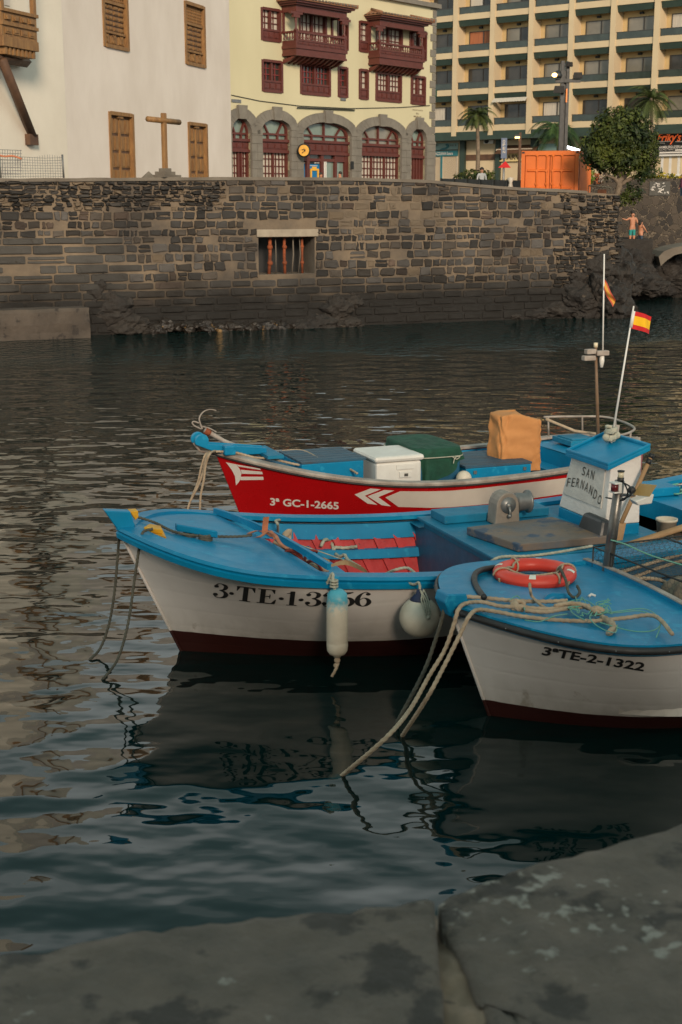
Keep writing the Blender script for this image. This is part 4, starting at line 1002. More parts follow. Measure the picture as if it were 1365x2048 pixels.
for s in range(5):
    z = zw[0] + s * pitch
    for i in range(-1, 7):
        x0 = pil[0] + i * bay + .2; x1 = x0 + bay - .4; W = x1 - x0
        w0 = x0 + W * .14; w1 = x1 - .02; t0 = z - bandh + .12; t1 = z + pitch * .56
        b = MB(HF); f = .05
        b.box(w0, w0 + f, t0, t1, -D, -D + .06); b.box(w1 - f, w1, t0, t1, -D, -D + .06); b.box(w0 + f, w1 - f, t1 - f, t1, -D, -D + .06); m_ = w0 + (w1 - w0) * rr.choice((.5, .48, .52)); b.box(m_ - f * .7, m_ + f * .7, t0, t1 - f, -D + .002, -D + .07)
        wn = b.build('window', M['alu_dark'], hroot)
        st = rr.random()
        mm = 'pane_sky' if st < .52 else ('pane_curtain' if st < .68 else 'pane_dark')
        if s == 2 and i == 0: mm = 'orange'
        if s == 1 and i in (3, 4) or s == 2 and i in (2, 3): mm = 'pane_sky'
        if s == 0 and i in (0, 3, 1): mm = 'pane_dark'
        if mm == 'orange': mm_ = mat('orange_curtain', (.42, .15, .06), (.28, .09, .04), 3, .7, stretch=(6, 6, .4))
        else: mm_ = M[mm]
        b = MB(HF); b.poly([(w0 + f, t0, -D + .02), (m_, t0, -D + .02), (m_, t1 - f, -D + .02), (w0 + f, t1 - f, -D + .02)]); b.build('pane', mm_, wn)
        m2 = M['pane_dark'] if (mm == 'pane_dark' or rr.random() < .25) else mm_
        b = MB(HF); b.poly([(m_, t0, -D + .025), (w1 - f, t0, -D + .025), (w1 - f, t1 - f, -D + .025), (m_, t1 - f, -D + .025)]); b.build('pane', m2, wn)
        b = MB(HF); b.box(x0 + .05, x1 - .05, z + .03, z + .46, -.08, -.05); gl = b.build('balcony_glass', M['glass_rail'], hroot)
        b = MB(HF); b.box(x0, x1, z + .46, z + .5, -.1, -.03)
        for q in range(4): xx = x0 + .1 + (W - .2) * q / 3; b.box(xx - .02, xx + .02, z, z + .46, -.11, -.08)
        b.build('balcony_rail', M['alu_dark'], gl)
        b = MB(HF); b.box(x0 + W * .5 - .14, x0 + W * .5 + .14, z + pitch - bandh - .22 - .14, z + pitch - bandh - .2, -D, -D + .2) if 0 else b.box(x0 + W * .5 - .14, x0 + W * .5 + .14, z + pitch * .62, z + pitch * .62 + .15, -D, -D + .15)
        b.build('ceiling_lamp', M['black'], hroot)
        if rr.random() < .35:
            b = MB(HF); xx = x0 + W * rr.uniform(.3, .7); b.box(xx - .25, xx + .25, z - .1, z + .28, -.7, -.3); b.box(xx - .25, xx + .25, z + .28, z + .45, -.7, -.66); b.build('balcony_chair', M['alu_dark'], hroot)
b = MB(HF); p = hp(355, 536, .0); x0 = pil[1] + .2; x1 = x0 + bay - .4; zz = zw[0] + pitch - bandh - .4   # scalloped awning
n = 40
b.grid(lambda i, j: (x0 + (x1 - x0) * i, zz + .03 - .28 * j - .03 * (j == 1) * abs(math.sin(i * 40)), .1 + .3 * j), n * 2, 2); b.build('awning', M['pane_curtain'], hroot)
b = MB(HF); p = HF.at(862, 180, .05); q = HF.at(874, 193, .05); b.box(p[0] - 1.2, q[0], q[1], p[1], .03, .05); b.build('green_cloth', M['net_green'], hroot)

# ---- shops on the ground floor
def sp(u, v, o=-1.25): return HF.at(u, v, o)
def sbox(b, u0, v0, u1, v1, o0, o1):
    p = HF.at(u0, v0, o1); q = HF.at(u1, v1, o1); b.box(p[0], q[0], q[1], p[1], o0, o1)
def A_(X, Y): return 860 + X * .1465, 240 + Y * .1465
def S_(b, X0, Y0, X1, Y1, o0, o1): sbox(b, *A_(X0, Y0), *A_(X1, Y1), o0, o1)
lit = mat('lit_shop', (.7, .72, .6), (.12, .12, .08), 3.0, .4, emit=0)
def litmat(name, c, e):
    m = mat(name, c, tuple(x * .15 for x in c), 2.4, .5); N = m.node_tree.nodes; L = m.node_tree.links; bs = N['Principled BSDF']
    L.new(bs.inputs['Base Color'].links[0].from_socket, bs.inputs['Emission Color']); bs.inputs['Emission Strength'].default_value = e; return m
M['lit_window'] = litmat('lit_window', (.8, .82, .6), .75)
M['lit_red'] = litmat('lit_red', (.8, .3, .2), .5)
M['teal'] = mat('teal_sign', (.02, .16, .18), (.015, .12, .14), 2, .5); M['sign_pale'] = mat('sign_pale', (.25, .38, .34), (.2, .32, .3), 2, .5); M['cream_sign'] = mat('cream_sign', (.62, .48, .22), None, 3, .5)
for X0, X1 in ((412, 465), (898, 942)): b = MB(HF); S_(b, X0, 240, X1, 830, -1.3, -.9); b.build('shop_pillar', M['hotel_green'], hroot)
for u0, u1 in ((1062, 1072), (1165, 1172), (1300, 1306)): b = MB(HF); sbox(b, u0, 268, u1, 365, -1.3, -.9); b.build('shop_pillar', M['hotel_green'], hroot)
b = MB(HF); S_(b, 490, 490, 655, 830, -1.3, -1.26); S_(b, 940, 560, 1260, 830, -1.3, -1.26); sbox(b, 1072, 270, 1165, 365, -1.3, -1.26); sbox(b, 1172, 270, 1420, 365, -1.3, -1.26); b.build('shop_window', M['pane_dark'], hroot)
b = MB(HF); S_(b, 660, 540, 862, 830, -1.3, -1.24); S_(b, 1135, 570, 1235, 800, -1.3, -1.24); sbox(b, 1168, 312, 1195, 345, -1.3, -1.24); b.build('lit_shop_window', M['lit_window'], hroot)
b = MB(HF); sbox(b, 1172, 338, 1240, 362, -1.3, -1.2); b.build('shop_display', M['lit_red'], hroot)
b = MB(HF)
for k in range(7): S_(b, 665 + 28 * k, 540, 671 + 28 * k, 700, -1.24, -1.2)
S_(b, 660, 640, 862, 650, -1.24, -1.21); S_(b, 1135, 640, 1235, 652, -1.24, -1.21); S_(b, 1135, 710, 1235, 722, -1.24, -1.21); S_(b, 1180, 570, 1188, 800, -1.24, -1.2); b.build('shop_glazing_bars', M['black'], hroot)
b = MB(HF); S_(b, 470, 476, 890, 545, -1.3, -1.1); b.build('shop_valance', M['wood_dark'], hroot)
# turquoise shop
t = thing('shop_sign', HF(sp(888, 300)[0], sp(888, 312)[1], -1.1), 'turquoise and pale shop sign with a curled whale shape over lattice shutters', 'shop sign')
b = MB(HF); S_(b, 35, 322, 383, 408, -1.25, -1.1); b.build('sign_board', M['sign_pale'], t)
b = MB(HF); S_(b, 35, 425, 376, 490, -1.25, -1.05); b.build('name_strip', M['teal'], t)
face_text(HF, 'MAZZANA Evora', *A_(50, 440), *A_(315, 475), -1.03, M['lettering_white'], t, .01)
b = MB(HF); wp = [(135, 405), (170, 385), (215, 375), (235, 360), (215, 340), (225, 325), (250, 325), (268, 345), (262, 372), (235, 395), (200, 408)]
pts = [(*HF.at(*A_(x, y), -1.08), -1.08) for x, y in wp]; b.prism(pts, (0, 0, .03)); b.build('whale_emblem', M['teal'], t)
b = MB(HF)
for x in (85, 105, 285, 310, 350): S_(b, x, 335, x + 8, 358, -1.1, -1.08)
S_(b, 35, 409, 383, 414, -1.1, -1.07); b.build('sign_marks', M['slate'], t)
M['lattice'] = mat('lattice_shutter', (.5, .42, .32), None, 3, .6)
b = MB(HF)
for (X0, X1) in ((60, 150), (180, 372)):
    n = 7 if X1 - X0 < 100 else 15
    for k in range(-n, n + 1):
        pass
    p = HF.at(*A_(X0, 498), -1.15); q = HF.at(*A_(X1, 830), -1.15); W = q[0] - p[0]; Hh = p[1] - q[1]; stp = .14
    k = -Hh
    while k < W:
        for sgn in (1, -1):
            x0_, z0_, x1_, z1_ = k, 0, k + Hh, Hh
            if x0_ < 0: z0_ = -x0_; x0_ = 0
            if x1_ > W: z1_ -= x1_ - W; x1_ = W
            if z1_ > z0_:
                za, zb2 = (z0_, z1_) if sgn > 0 else (Hh - z0_, Hh - z1_)
                b.tube([(p[0] + x0_, q[1] + za, -1.15), (p[0] + x1_, q[1] + zb2, -1.15 + .01 * sgn)], .022, 3, False)
        k += stp
    b.box(p[0] - .05, p[0] + .05, q[1], p[1], -1.2, -1.1); b.box(q[0] - .05, q[0] + .05, q[1], p[1], -1.2, -1.1)
b.build('lattice_shutter', M['lattice'], hroot)
b = MB(HF); S_(b, 148, 492, 165, 830, -1.2, -1.05); b.build('shutter_post', M['teal'], hroot)
# air conditioner
t = MB(HF); p = HF.at(*A_(735, 243), -.95); q = HF.at(*A_(862, 322), -.95)
root = thing('air_conditioner', HF(p[0], q[1], -1), 'cream air conditioning unit high on the yellow wall behind the small palm', 'air conditioner')
b = MB(HF); b.box(p[0], q[0], q[1], p[1], -1.3, -.95); b.build('case', M['plastic_white'], root, bevel=.02)
b = MB(HF); b.tube([((p[0] * .68 + q[0] * .32), (p[1] + q[1]) / 2, -.96), ((p[0] * .68 + q[0] * .32), (p[1] + q[1]) / 2, -.93)], .2, 16); b.build('fan_grille', M['black'], root)
# ARVI shop
t = thing('shop_sign', HF(sp(1015, 320)[0], sp(1015, 322)[1], -1.0), 'cream shop sign reading ARVI in dark letters under a striped awning', 'shop sign')
b = MB(HF); S_(b, 905, 456, 1420, 558, -1.25, -.95); b.build('sign_board', M['cream_sign'], t)
face_text(HF, 'ARVI', *A_(1048, 475), *A_(1245, 540), -.94, M['wood_dark'], t, .02)
b = MB(HF); c_ = HF.at(*A_(960, 508), -.93); b.tube([(c_[0], c_[1], -.95), (c_[0], c_[1], -.93)], .22, 16); b.build('sign_emblem', M['black'], t)
b = MB(HF); p = HF.at(*A_(910, 345), -.6); q = HF.at(*A_(1420, 450), -.3)
b.grid(lambda i, j: (p[0] + (q[0] - p[0]) * i, p[1] + (q[1] - p[1]) * j, -1.1 + .75 * j), 24, 2); b.build('awning', M['wood_dark'], hroot)
b = MB(HF); S_(b, 905, 396, 1400, 408, -.75, -.7); S_(b, 1180, 270, 1400, 335, -1.3, -1.2); b.build('awning_bar', M['lattice'], hroot)
# green planted window and white panel
b = MB(HF); sbox(b, 1075, 288, 1120, 300, -1.26, -1.1); sbox(b, 1072, 275, 1118, 287, -1.26, -1.2); b.build('fascia_panel', M['sign_pale'], hroot)
# restaurant sign
t = thing('restaurant_sign', HF(sp(1340, 300)[0], sp(1340, 305)[1], -.9), 'black restaurant sign with orange script reading Friky\'s beside the round tree', 'restaurant sign')
def B_(X, Y): return 1200 + X * .1209, 240 + Y * .1209
b = MB(HF); sbox(b, 1306, 263, 1440, 304, -1.25, -.8); b.build('sign_board', M['black'], t)
face_text(HF, 'Friky\'s', *B_(950, 212), *B_(1345, 400), -.78, mat('neon_orange', (.8, .13, .03), None, 3, .4, emit=.35), t, .025, .35)
b = MB(HF)
for X0, Y0, X1, Y1 in ((945, 353, 1180, 360), (1250, 353, 1500, 360), (1245, 485, 1500, 492), (1245, 500, 1500, 505), (985, 528, 1500, 542)): sbox(b, *B_(X0, Y0), *B_(X1, Y1), -.8, -.775)
b.build('sign_rule', M['lettering_white'], t)
face_text(HF, 'coworking', *B_(945, 372), *B_(1075, 395), -.78, M['lettering_white'], t, .01); face_text(HF, 'HAMBURGUESERIA  RESTAURANTE', *B_(985, 428), *B_(1700, 458), -.78, M['lettering_white'], t, .01)
face_text(HF, 'Take Away - Delivery', *B_(980, 485), *B_(1222, 503), -.78, M['lettering_white'], t, .01)
b = MB(HF); sbox(b, *B_(985, 560), *B_(1700, 585), -1.2, -.9)
for X in (880, 1015, 1150, 1290, 1420): sbox(b, *B_(X, 600), *B_(X + 26, 935), -1.26, -1.15)
sbox(b, *B_(880, 905), *B_(1700, 930), -1.26, -1.12); sbox(b, *B_(1318, 600), *B_(1420, 900), -1.26, -1.2); b.build('restaurant_window_frame', M['white_paint'], hroot)
b = MB(HF); sbox(b, *B_(900, 600), *B_(1300, 905), -1.3, -1.24); b.build('yellow_poster', litmat('poster_yellow', (.68, .55, .10), .25), hroot)
b = MB(HF)
for X in (910, 1045): sbox(b, *B_(X, 800), *B_(X + 75, 880), -1.24, -1.22)
b.build('poster_picture', M['boat_red'], hroot)
b = MB(HF)
for k in range(18): x = 1320 + (k % 6) * 22; y_ = 620 + (k // 6) * 90; sbox(b, *B_(x, y_), *B_(x + 12, y_ + 18), -1.2, -1.19)
b.build('menu_lettering', M['black'], hroot)
# ---------------------------------------------------------------- people
def person(base, h, face, pose, cols, label, hairlen=1, name='person', group=None):
    """cols: function(z fraction, limb) -> material name; pose: joint overrides in units of body height (x right of body, y forward, z up)"""
    J = dict(pelvis=(0, 0, .53), waist=(0, .0, .61), chest=(0, 0, .74), neck=(0, 0, .835), head=(0, .01, .875), crown=(0, .0, .955),
             shL=(-.10, 0, .80), elL=(-.13, -.01, .64), haL=(-.13, .04, .50), fiL=(-.13, .06, .45), shR=(.10, 0, .80), elR=(.13, -.01, .64), haR=(.13, .04, .50), fiR=(.13, .06, .45),
             hipL=(-.05, 0, .50), knL=(-.055, .01, .28), anL=(-.055, -.01, .045), toL=(-.06, .08, .015), hipR=(.05, 0, .50), knR=(.055, .01, .28), anR=(.055, -.01, .045), toR=(.06, .08, .015))
    J.update(pose)
    rad = dict(pelvis=.085, waist=.07, chest=.085, neck=.03, head=.055, crown=.045, shL=.035, elL=.024, haL=.017, fiL=.012, shR=.035, elR=.024, haR=.017, fiR=.012, hipL=.055, knL=.035, anL=.022, toL=.018, hipR=.055, knR=.035, anR=.022, toR=.018)
    E_ = [('pelvis', 'waist'), ('waist', 'chest'), ('chest', 'neck'), ('neck', 'head'), ('head', 'crown'), ('chest', 'shL'), ('shL', 'elL'), ('elL', 'haL'), ('haL', 'fiL'), ('chest', 'shR'), ('shR', 'elR'), ('elR', 'haR'), ('haR', 'fiR'), ('pelvis', 'hipL'), ('hipL', 'knL'), ('knL', 'anL'), ('anL', 'toL'), ('pelvis', 'hipR'), ('hipR', 'knR'), ('knR', 'anR'), ('anR', 'toR')]
    names = list(J); me = bpy.data.meshes.new('p')
    fd = Vector((math.sin(face), math.cos(face), 0)); rt = Vector((fd.y, -fd.x, 0))
    def W(p): return rt * p[0] * h + fd * p[1] * h + Vector((0, 0, p[2] * h))
    me.from_pydata([W(J[n]) for n in names], [(names.index(a), names.index(b_)) for a, b_ in E_], [])
    o = bpy.data.objects.new('p', me); S.collection.objects.link(o)
    md = o.modifiers.new('s', 'SKIN'); 
    for i, n in enumerate(names):
        sv = me.skin_vertices[0].data[i]; r = rad[n] * h; sv.radius = (r, r * (.8 if n in ('chest', 'waist', 'pelvis') else 1)); sv.use_root = n == 'pelvis'
    ms = o.modifiers.new('u', 'SUBSURF'); ms.levels = 2; ms.render_levels = 2
    dg = bpy.context.evaluated_depsgraph_get(); m2 = bpy.data.meshes.new_from_object(o.evaluated_get(dg)); bpy.data.objects.remove(o)
    root = thing(name, base, label, 'person', group)
    keys = sorted(set(cols.values())); 
    for k in keys: m2.materials.append(M[k])
    for p in m2.polygons:
        c = p.center; d = c.dot(fd) / h; z = c.z / h; x = abs(c.dot(rt)) / h
        part = 'legs' if z < .5 - 0 and z > .08 else ('shoes' if z <= .08 else ('head' if z > .83 else 'top'))
        if part == 'legs' and x > .105: part = 'hands'
        if part == 'legs' and z > .34: part = 'shorts'
        p.material_index = keys.index(cols[part]); p.use_smooth = True
    m2.name = 'body'; ob = bpy.data.objects.new('body', m2); _link(ob); ob.parent = root
    b = MB(); hd = Vector(base) + W(J['crown']) ; b.ball(hd - fd * .012 * h + Vector((0, 0, -.012 * h)), .062 * h, 12, 8, (1, 1, .95 + .0 * hairlen))
    if hairlen > 1: b.ball(hd - fd * .035 * h + Vector((0, 0, -.07 * h)), .055 * h, 10, 8, (1, .8, 1.5))
    b.build('hair', M['hair'], root)
    b = MB(); hc = Vector(base) + W(J['head']); b.ball(hc + fd * .06 * h, .012 * h, 6, 5)
    b.build('nose', M['skin'], root); return root
M['shorts_teal'] = mat('shorts_teal', (.02, .28, .25), (.02, .2, .2), 6, .8); M['cloth_purple'] = mat('cloth_purple', (.13, .025, .05), (.09, .02, .04), 4, .9); M['denim'] = mat('denim', (.04, .06, .09), None, 4, .9)
M['cloth_white'] = mat('cloth_white', (.5, .5, .5), None, 4, .9)
skin = dict(head='skin', hands='skin', legs='skin', shoes='skin')
yb = LEDGE[0] + .35; pm = PY(1264, 476, yb); hm = 1.55
person((pm.x, yb, LEDGE[1] - .40), 1.56, R(165), dict(elR=(.0, 0, 0) if 0 else (.19, .03, .75), haR=(.30, .06, .78), fiR=(.34, .07, .79), elL=(-.14, .02, .68), haL=(-.16, .10, .62), fiL=(-.17, .13, .61)), dict(skin, top='skin', shorts='shorts_teal'), 'bather in turquoise shorts standing with one arm stretched out to the wall')
pw = PY(1281, 476, yb - .1)
person((pw.x, yb - .1, LEDGE[1] - .5), 1.3, R(60), dict(elL=(-.13, .10, .70), haL=(-.10, .20, .62), fiL=(-.09, .23, .60), elR=(.13, .08, .68), haR=(.10, .18, .60), fiR=(.10, .2, .58)), dict(skin, top='skin', shorts='denim'), 'shorter bather in dark swimwear leaning towards the companion in turquoise shorts', 2)
b = MB(); b.box(PY(1246, 470, 60).x, e1.x, LEDGE[0] + .02, LEDGE[0] + .1, -.3, LEDGE[1] + .02)
yb = 74
def gp(u, y, z=GZ): q = PY(u, 400, y); return (q.x, y, z)
person(gp(1364, 70, 3.98), 1.42, R(250), {}, dict(skin, top='cloth_purple', shorts='denim', legs='denim', shoes='black'), 'person in a purple top standing at the right edge below the restaurant')
person(gp(963, 66), 1.6, R(180), {}, dict(skin, top='cloth_white', shorts='black', legs='black', shoes='black'), 'person in white sleeves behind the dark railing near the palm trunk', 1)
def zat(v, y): return PY(682, v, y).z
person(gp(642.5, 70, 4.0), (zat(344.5, 70) - 4.0), R(150), {}, dict(skin, top='cloth_purple', shorts='denim', legs='denim', shoes='black'), 'dark haired person whose head shows beside the cash machine', 1)
person(gp(680.5, 71, 4.0), (zat(342.5, 71) - 4.0), R(250), {}, dict(skin, top='skin', shorts='denim', legs='denim', shoes='black'), 'person whose head shows in front of the pale green bank door', 1)

# ---------------------------------------------------------------- container
yc = 54.0
cA = PY(1044, 302, yc); cBx = PY(1160, 302, yc).x; H_ = cA.z - GZ; W_ = cBx - cA.x
CFd = Vector((math.cos(R(-14)), math.sin(R(-14)), 0)); CFn = Vector((CFd.y, -CFd.x, 0))
CF = Face((cA.x, yc), CFd, CFn); W_ = HW = CF.at(1159, 310)[0]
root = thing('shipping_container', CF(HW / 2, GZ, -3), 'bright orange steel shipping container standing behind the quay wall', 'container')
b = MB(CF); b.box(.0, HW, GZ + .1, GZ + H_ - .05, -6, -.08)
b.build('container_body', M['container_orange'], root)
b = MB(CF); n = 30   # corrugated right side
b.grid(lambda i, j: (HW + .02 + .04 * (1 if int(i * 60) % 2 else 0), GZ + .15 + (H_ - .3) * j, -.2 - 5.7 * i), 60, 1)
b.build('corrugated_side', M['container_orange'], root)
b = MB(CF)
for x in (0, HW - .14): b.box(x, x + .14, GZ, GZ + H_, -.14, .05)
b.box(.14, HW - .14, GZ + H_ - .17, GZ + H_ - .003, -.14, .05); b.box(.14, HW - .14, GZ, GZ + .15, -.14, .05)
b.box(HW - .1, HW + .07, GZ + H_ - .12, GZ + H_ - .005, -6, -.14)
b.build('corner_frame', M['container_orange'], root, bevel=.01)
for x0, x1 in ((.16, HW / 2 - .015), (HW / 2 + .015, HW - .16)):
    b = MB(CF); b.box(x0, x1, GZ + .17, GZ + H_ - .19, -.06, -.01)
    for z in (.28, .62): zz = GZ + H_ * z; b.hexa([(x0 + .08, zz - .05, -.008), (x1 - .08, zz - .05, -.008), (x1 - .08, zz + .05, -.008), (x0 + .08, zz + .05, -.008), (x0 + .08, zz - .02, .05), (x1 - .08, zz - .02, .05), (x1 - .08, zz + .02, .05), (x0 + .08, zz + .02, .05)])
    dr = b.build('door', M['container_orange'], root)
    for x in (x0 + (x1 - x0) * .48, x1 - .1 if x0 < .5 else x0 + .1):
        b = MB(CF); b.tube([(x, GZ + .1, .05), (x, GZ + H_ - .1, .05)], .022, 8)
        for z in (.1, .35, .6, .9): b.box(x - .05, x + .05, GZ + H_ * z, GZ + H_ * z + .07, 0, .06)
        b.build('locking_bar', M['container_orange'], dr)
for x in (.02, HW - .12): b = MB(CF); b.box(x, x + .1, GZ + H_ - .1, GZ + H_ - .03, .05, .056); b.build('corner_casting_hole', M['black'], root)
# ---------------------------------------------------------------- dark promenade fence left of the container
t = thing('promenade_fence', gp(960, 55), 'low dark panel fence along the promenade left of the orange container', 'fence')
b = MB(); p0 = PY(882, 357, 60); p1 = PY(1043, 361, 55)
b.hexa([(p0.x, 60, GZ), (p1.x, 55, GZ), (p1.x, 55.04, GZ), (p0.x, 60.04, GZ), (p0.x, 60, p0.z), (p1.x, 55, p1.z), (p1.x, 55.04, p1.z), (p0.x, 60.04, p0.z)])
b.build('fence_panel', M['metal_dark'], t)
for k in range(7):
    q = Vector((p0.x, 60, 0)).lerp(Vector((p1.x, 55, 0)), k / 6); b = MB(); b.tube([(q.x, q.y - .05, GZ), (q.x, q.y - .05, p0.z + (p1.z - p0.z) * k / 6 + .03)], .03, 6); b.build('post', M['metal_dark'], t)
q = PY(1022, 356, 54); b = MB(); b.lathe((q.x, 54, GZ), [(.2, 0), (.17, .3), (.06, .75), (.14, q.z - GZ), (.0, q.z - GZ + .03)], 8)
tag(b.build('draped_post_cover', M['pane_curtain']), 'grey shroud tied round a post in front of the dark promenade fence', 'cover')
# ---------------------------------------------------------------- mast
ym = 62; base = gp(1122, ym); top = PY(1131, 122, ym)
root = thing('light_mast', base, 'tall dark steel twin beam mast with floodlights rising behind the orange container', 'light mast')
b = MB(); x0, x1 = base[0], top.x
for dx in (-.17, .06): b.hexa([(x0 + dx, ym - .12, GZ), (x0 + dx + .13, ym - .12, GZ), (x0 + dx + .13, ym + .12, GZ), (x0 + dx, ym + .12, GZ), (x1 + dx, ym - .12, top.z - (.1 if dx > 0 else 0)), (x1 + dx + .13, ym - .12, top.z - (.1 if dx > 0 else 0)), (x1 + dx + .13, ym + .12, top.z), (x1 + dx, ym + .12, top.z)])
b.box(x0 - .04, x1 + .06, ym - .03, ym + .03, GZ, top.z - .4); b.build('twin_beam', M['metal_dark'], root)
b = MB(); q0, q1 = PY(1110, 166, ym), PY(1160, 160, ym); b.box(q0.x, q1.x, ym - .2, ym - .13, q1.z - .12, q1.z + .03); b.build('cross_arm', M['metal_dark'], root)
for (u, v, s_) in ((1154, 152, .2), (1117, 180, .24), (1137, 130, .15)):
    q = PY(u, v, ym); b = MB(); b.hexa([(q.x - s_, ym - .35, q.z - s_ * .6), (q.x + s_, ym - .35, q.z - s_ * .6), (q.x + s_, ym - .15, q.z - s_ * .6), (q.x - s_, ym - .15, q.z - s_ * .6), (q.x - s_ * .8, ym - .4, q.z + s_ * .6), (q.x + s_ * .8, ym - .4, q.z + s_ * .6), (q.x + s_ * .8, ym - .2, q.z + s_ * .6), (q.x - s_ * .8, ym - .2, q.z + s_ * .6)])
    b.build('floodlight', M['black'], root)
q = PY(1114, 152, ym); b = MB(); b.lathe((q.x, ym - .3, q.z - .12), [(.0, 0), (.16, .02), (.2, .12), (.1, .3), (0, .34)], 10); b.build('lamp_housing', M['metal_dark'], root)
M['lamp_warm'] = mat('lamp_warm', (1, .7, .3), None, 3, .4, emit=5, emc=(1, .6, .2)); M['lamp_white'] = mat('lamp_white', (1, 1, 1), None, 3, .4, emit=5, emc=(.85, .95, 1))
b = MB(); b.ball((q.x - .16, ym - .46, q.z + .0), .12, 10, 8, (1.0, .4, .75)); b.build('lit_lamp', M['lamp_warm'], root)
b = MB(); q0 = PY(1133, 178, ym); q1 = PY(1132, 205, ym); b.box(q0.x - .03, q0.x + .03, ym - .16, ym - .13, q1.z, q0.z); b.build('orange_strip', mat('orange_strip', (.8, .25, .05), None, 3, .5), root)
root = thing('street_lamp', gp(1153, 68), 'bright white lit street lamp just above the right end of the container roof', 'street lamp')
q = PY(1149, 299, 68); b = MB(); b.tube([(q.x + .15, 68, GZ), (q.x + .15, 68, q.z)], .04, 8); b.build('pole', M['metal_grey'], root)
b = MB(); b.hexa([(q.x - .35, 67.9, q.z + .05), (q.x + .25, 67.9, q.z - .12), (q.x + .25, 68.1, q.z - .12), (q.x - .35, 68.1, q.z + .05), (q.x - .35, 67.9, q.z + .17), (q.x + .25, 67.9, q.z), (q.x + .25, 68.1, q.z), (q.x - .35, 68.1, q.z + .17)]); b.build('lit_head', M['lamp_white'], root)
root = thing('street_lamp', gp(1041, 64), 'slim brown street lamp with a warm lit head left of the container', 'street lamp')
q = PY(1041, 265, 64); b = MB(); b.tube([(q.x, 64, GZ), (q.x, 64, q.z)], [.08, .06], 8); b.build('pole', M['wood_dark'], root)
b = MB(); b.box(q.x - .24, q.x - .02, 63.9, 64.1, q.z - .18, q.z - .1); b.build('lamp_head', M['metal_dark'], root)
b = MB(); b.box(q.x - .22, q.x - .03, 63.93, 64.07, q.z - .25, q.z - .185); b.build('lit_lamp', M['lamp_warm'], root)
# banner on a post and a red triangular shape
root = thing('banner_post', gp(1009, 63), 'pale post carrying a narrow blue grey vertical banner in front of the shops', 'banner')
q0 = PY(1003, 276, 63); q1 = PY(1013.5, 317, 63); b = MB(); b.tube([(PY(1009, 300, 63).x, 63, GZ), (PY(1009, 300, 63).x, 63, q1.z)], .05, 8); b.build('post', M['metal_grey'], root)
b = MB(); b.box(q0.x, q1.x, 62.93, 63.0, q1.z, q0.z); bn = b.build('banner', mat('banner_blue', (.09, .12, .19), (.12, .15, .22), 4, .7), root)
BF = Face((q0.x, 62.92), (1, 0), (0, -1)); 
for k, ch in enumerate('OPEN'): face_text(BF, ch, 1006, 280 + k * 7, 1011, 285.5 + k * 7, .004, M['pane_curtain'], bn, .02)
b = MB(); q = PY(1009, 330, 62.9); b.poly([(q.x - .27, 62.9, PY(1, 335.5, 62.9).z), (q.x + .3, 62.9, PY(1, 335.5, 62.9).z), (q.x + .05, 62.9, PY(1, 322, 62.9).z)]); b.poly([(q.x - .27, 62.94, PY(1, 335.5, 62.9).z), (q.x + .3, 62.94, PY(1, 335.5, 62.9).z), (q.x + .05, 62.94, PY(1, 322, 62.9).z)])
b.build('warning_triangle', M['flag_red'], root)
# ---------------------------------------------------------------- barrier
root = thing('crowd_barrier', gp(1200, 53), 'low orange brown crowd barrier between the container and the tree trunk', 'barrier')
b = MB(); yb_ = 54
for u0, v0, u1, v1 in ((1178, 371, 1224, 376), (1178, 400, 1224, 402)): b.tube([PY(u0, v0, yb_), PY(u1, v1, yb_)], .03, 6)
for k in range(9): u = 1178 + k * 5.7; b.tube([PY(u, 371 + k * .6, yb_), PY(u, 400, yb_)], .02, 5)
b.build('barrier_frame', M['rope_tan'], root)
b = MB(); q0, q1 = PY(1196, 379, yb_ - .04), PY(1213, 388, yb_ - .04); b.box(q0.x, q1.x, yb_ - .06, yb_ - .04, q1.z, q0.z); b.build('barrier_panel', M['strap_orange'], root)
# ---------------------------------------------------------------- tree
def leaves(b, c, r, n, size, rg, hollow=.35, dark=(.012, .024, .005), light=(.085, .10, .016), up=.3):
    for _ in range(n):
        while True:
            p = Vector((rg.uniform(-1, 1), rg.uniform(-1, 1), rg.uniform(-1, 1)))
            if hollow < p.length < 1: break
        q = Vector((c[0] + p.x * r[0], c[1] + p.y * r[1], c[2] + p.z * r[2]))
        q += Vector((noise.noise(q * 3), noise.noise(q * 3 + Vector((9, 0, 0))), noise.noise(q * 3 + Vector((0, 9, 0))))) * .22
        nrm = (p + Vector((rg.gauss(0, .5), rg.gauss(0, .5), rg.gauss(up, .5)))).normalized(); t1 = nrm.orthogonal().normalized(); t1 = (t1 * math.cos(rg.random() * 6.28) + nrm.cross(t1) * math.sin(rg.random() * 6.28)); t2 = nrm.cross(t1)
        s = size * rg.uniform(.6, 1.3); k = min(1, max(0, .5 + 1.3 * noise.noise(q * 1.9) + rg.uniform(-.25, .25)))
        b.c = tuple(dark[i] * (1 - k) + light[i] * k for i in range(3))
        b.poly([q - t1 * s, q - t2 * s * .5 + nrm * s * .12, q + t1 * s, q + t2 * s * .5 + nrm * s * .12])
rg = random.Random(11); yt = 51.8
root = thing('round_tree', PY(1232, 402, yt - .6), 'dense round green tree leaning out over the corner of the quay wall', 'tree')
b = MB(); tr = [PY(u, v, yt) for u, v in ((1230, 412), (1236, 392), (1239, 372), (1240, 350), (1238, 325))]
b.tube(cr(tr, 4), [.17 - .006 * k for k in range(17)], 8)
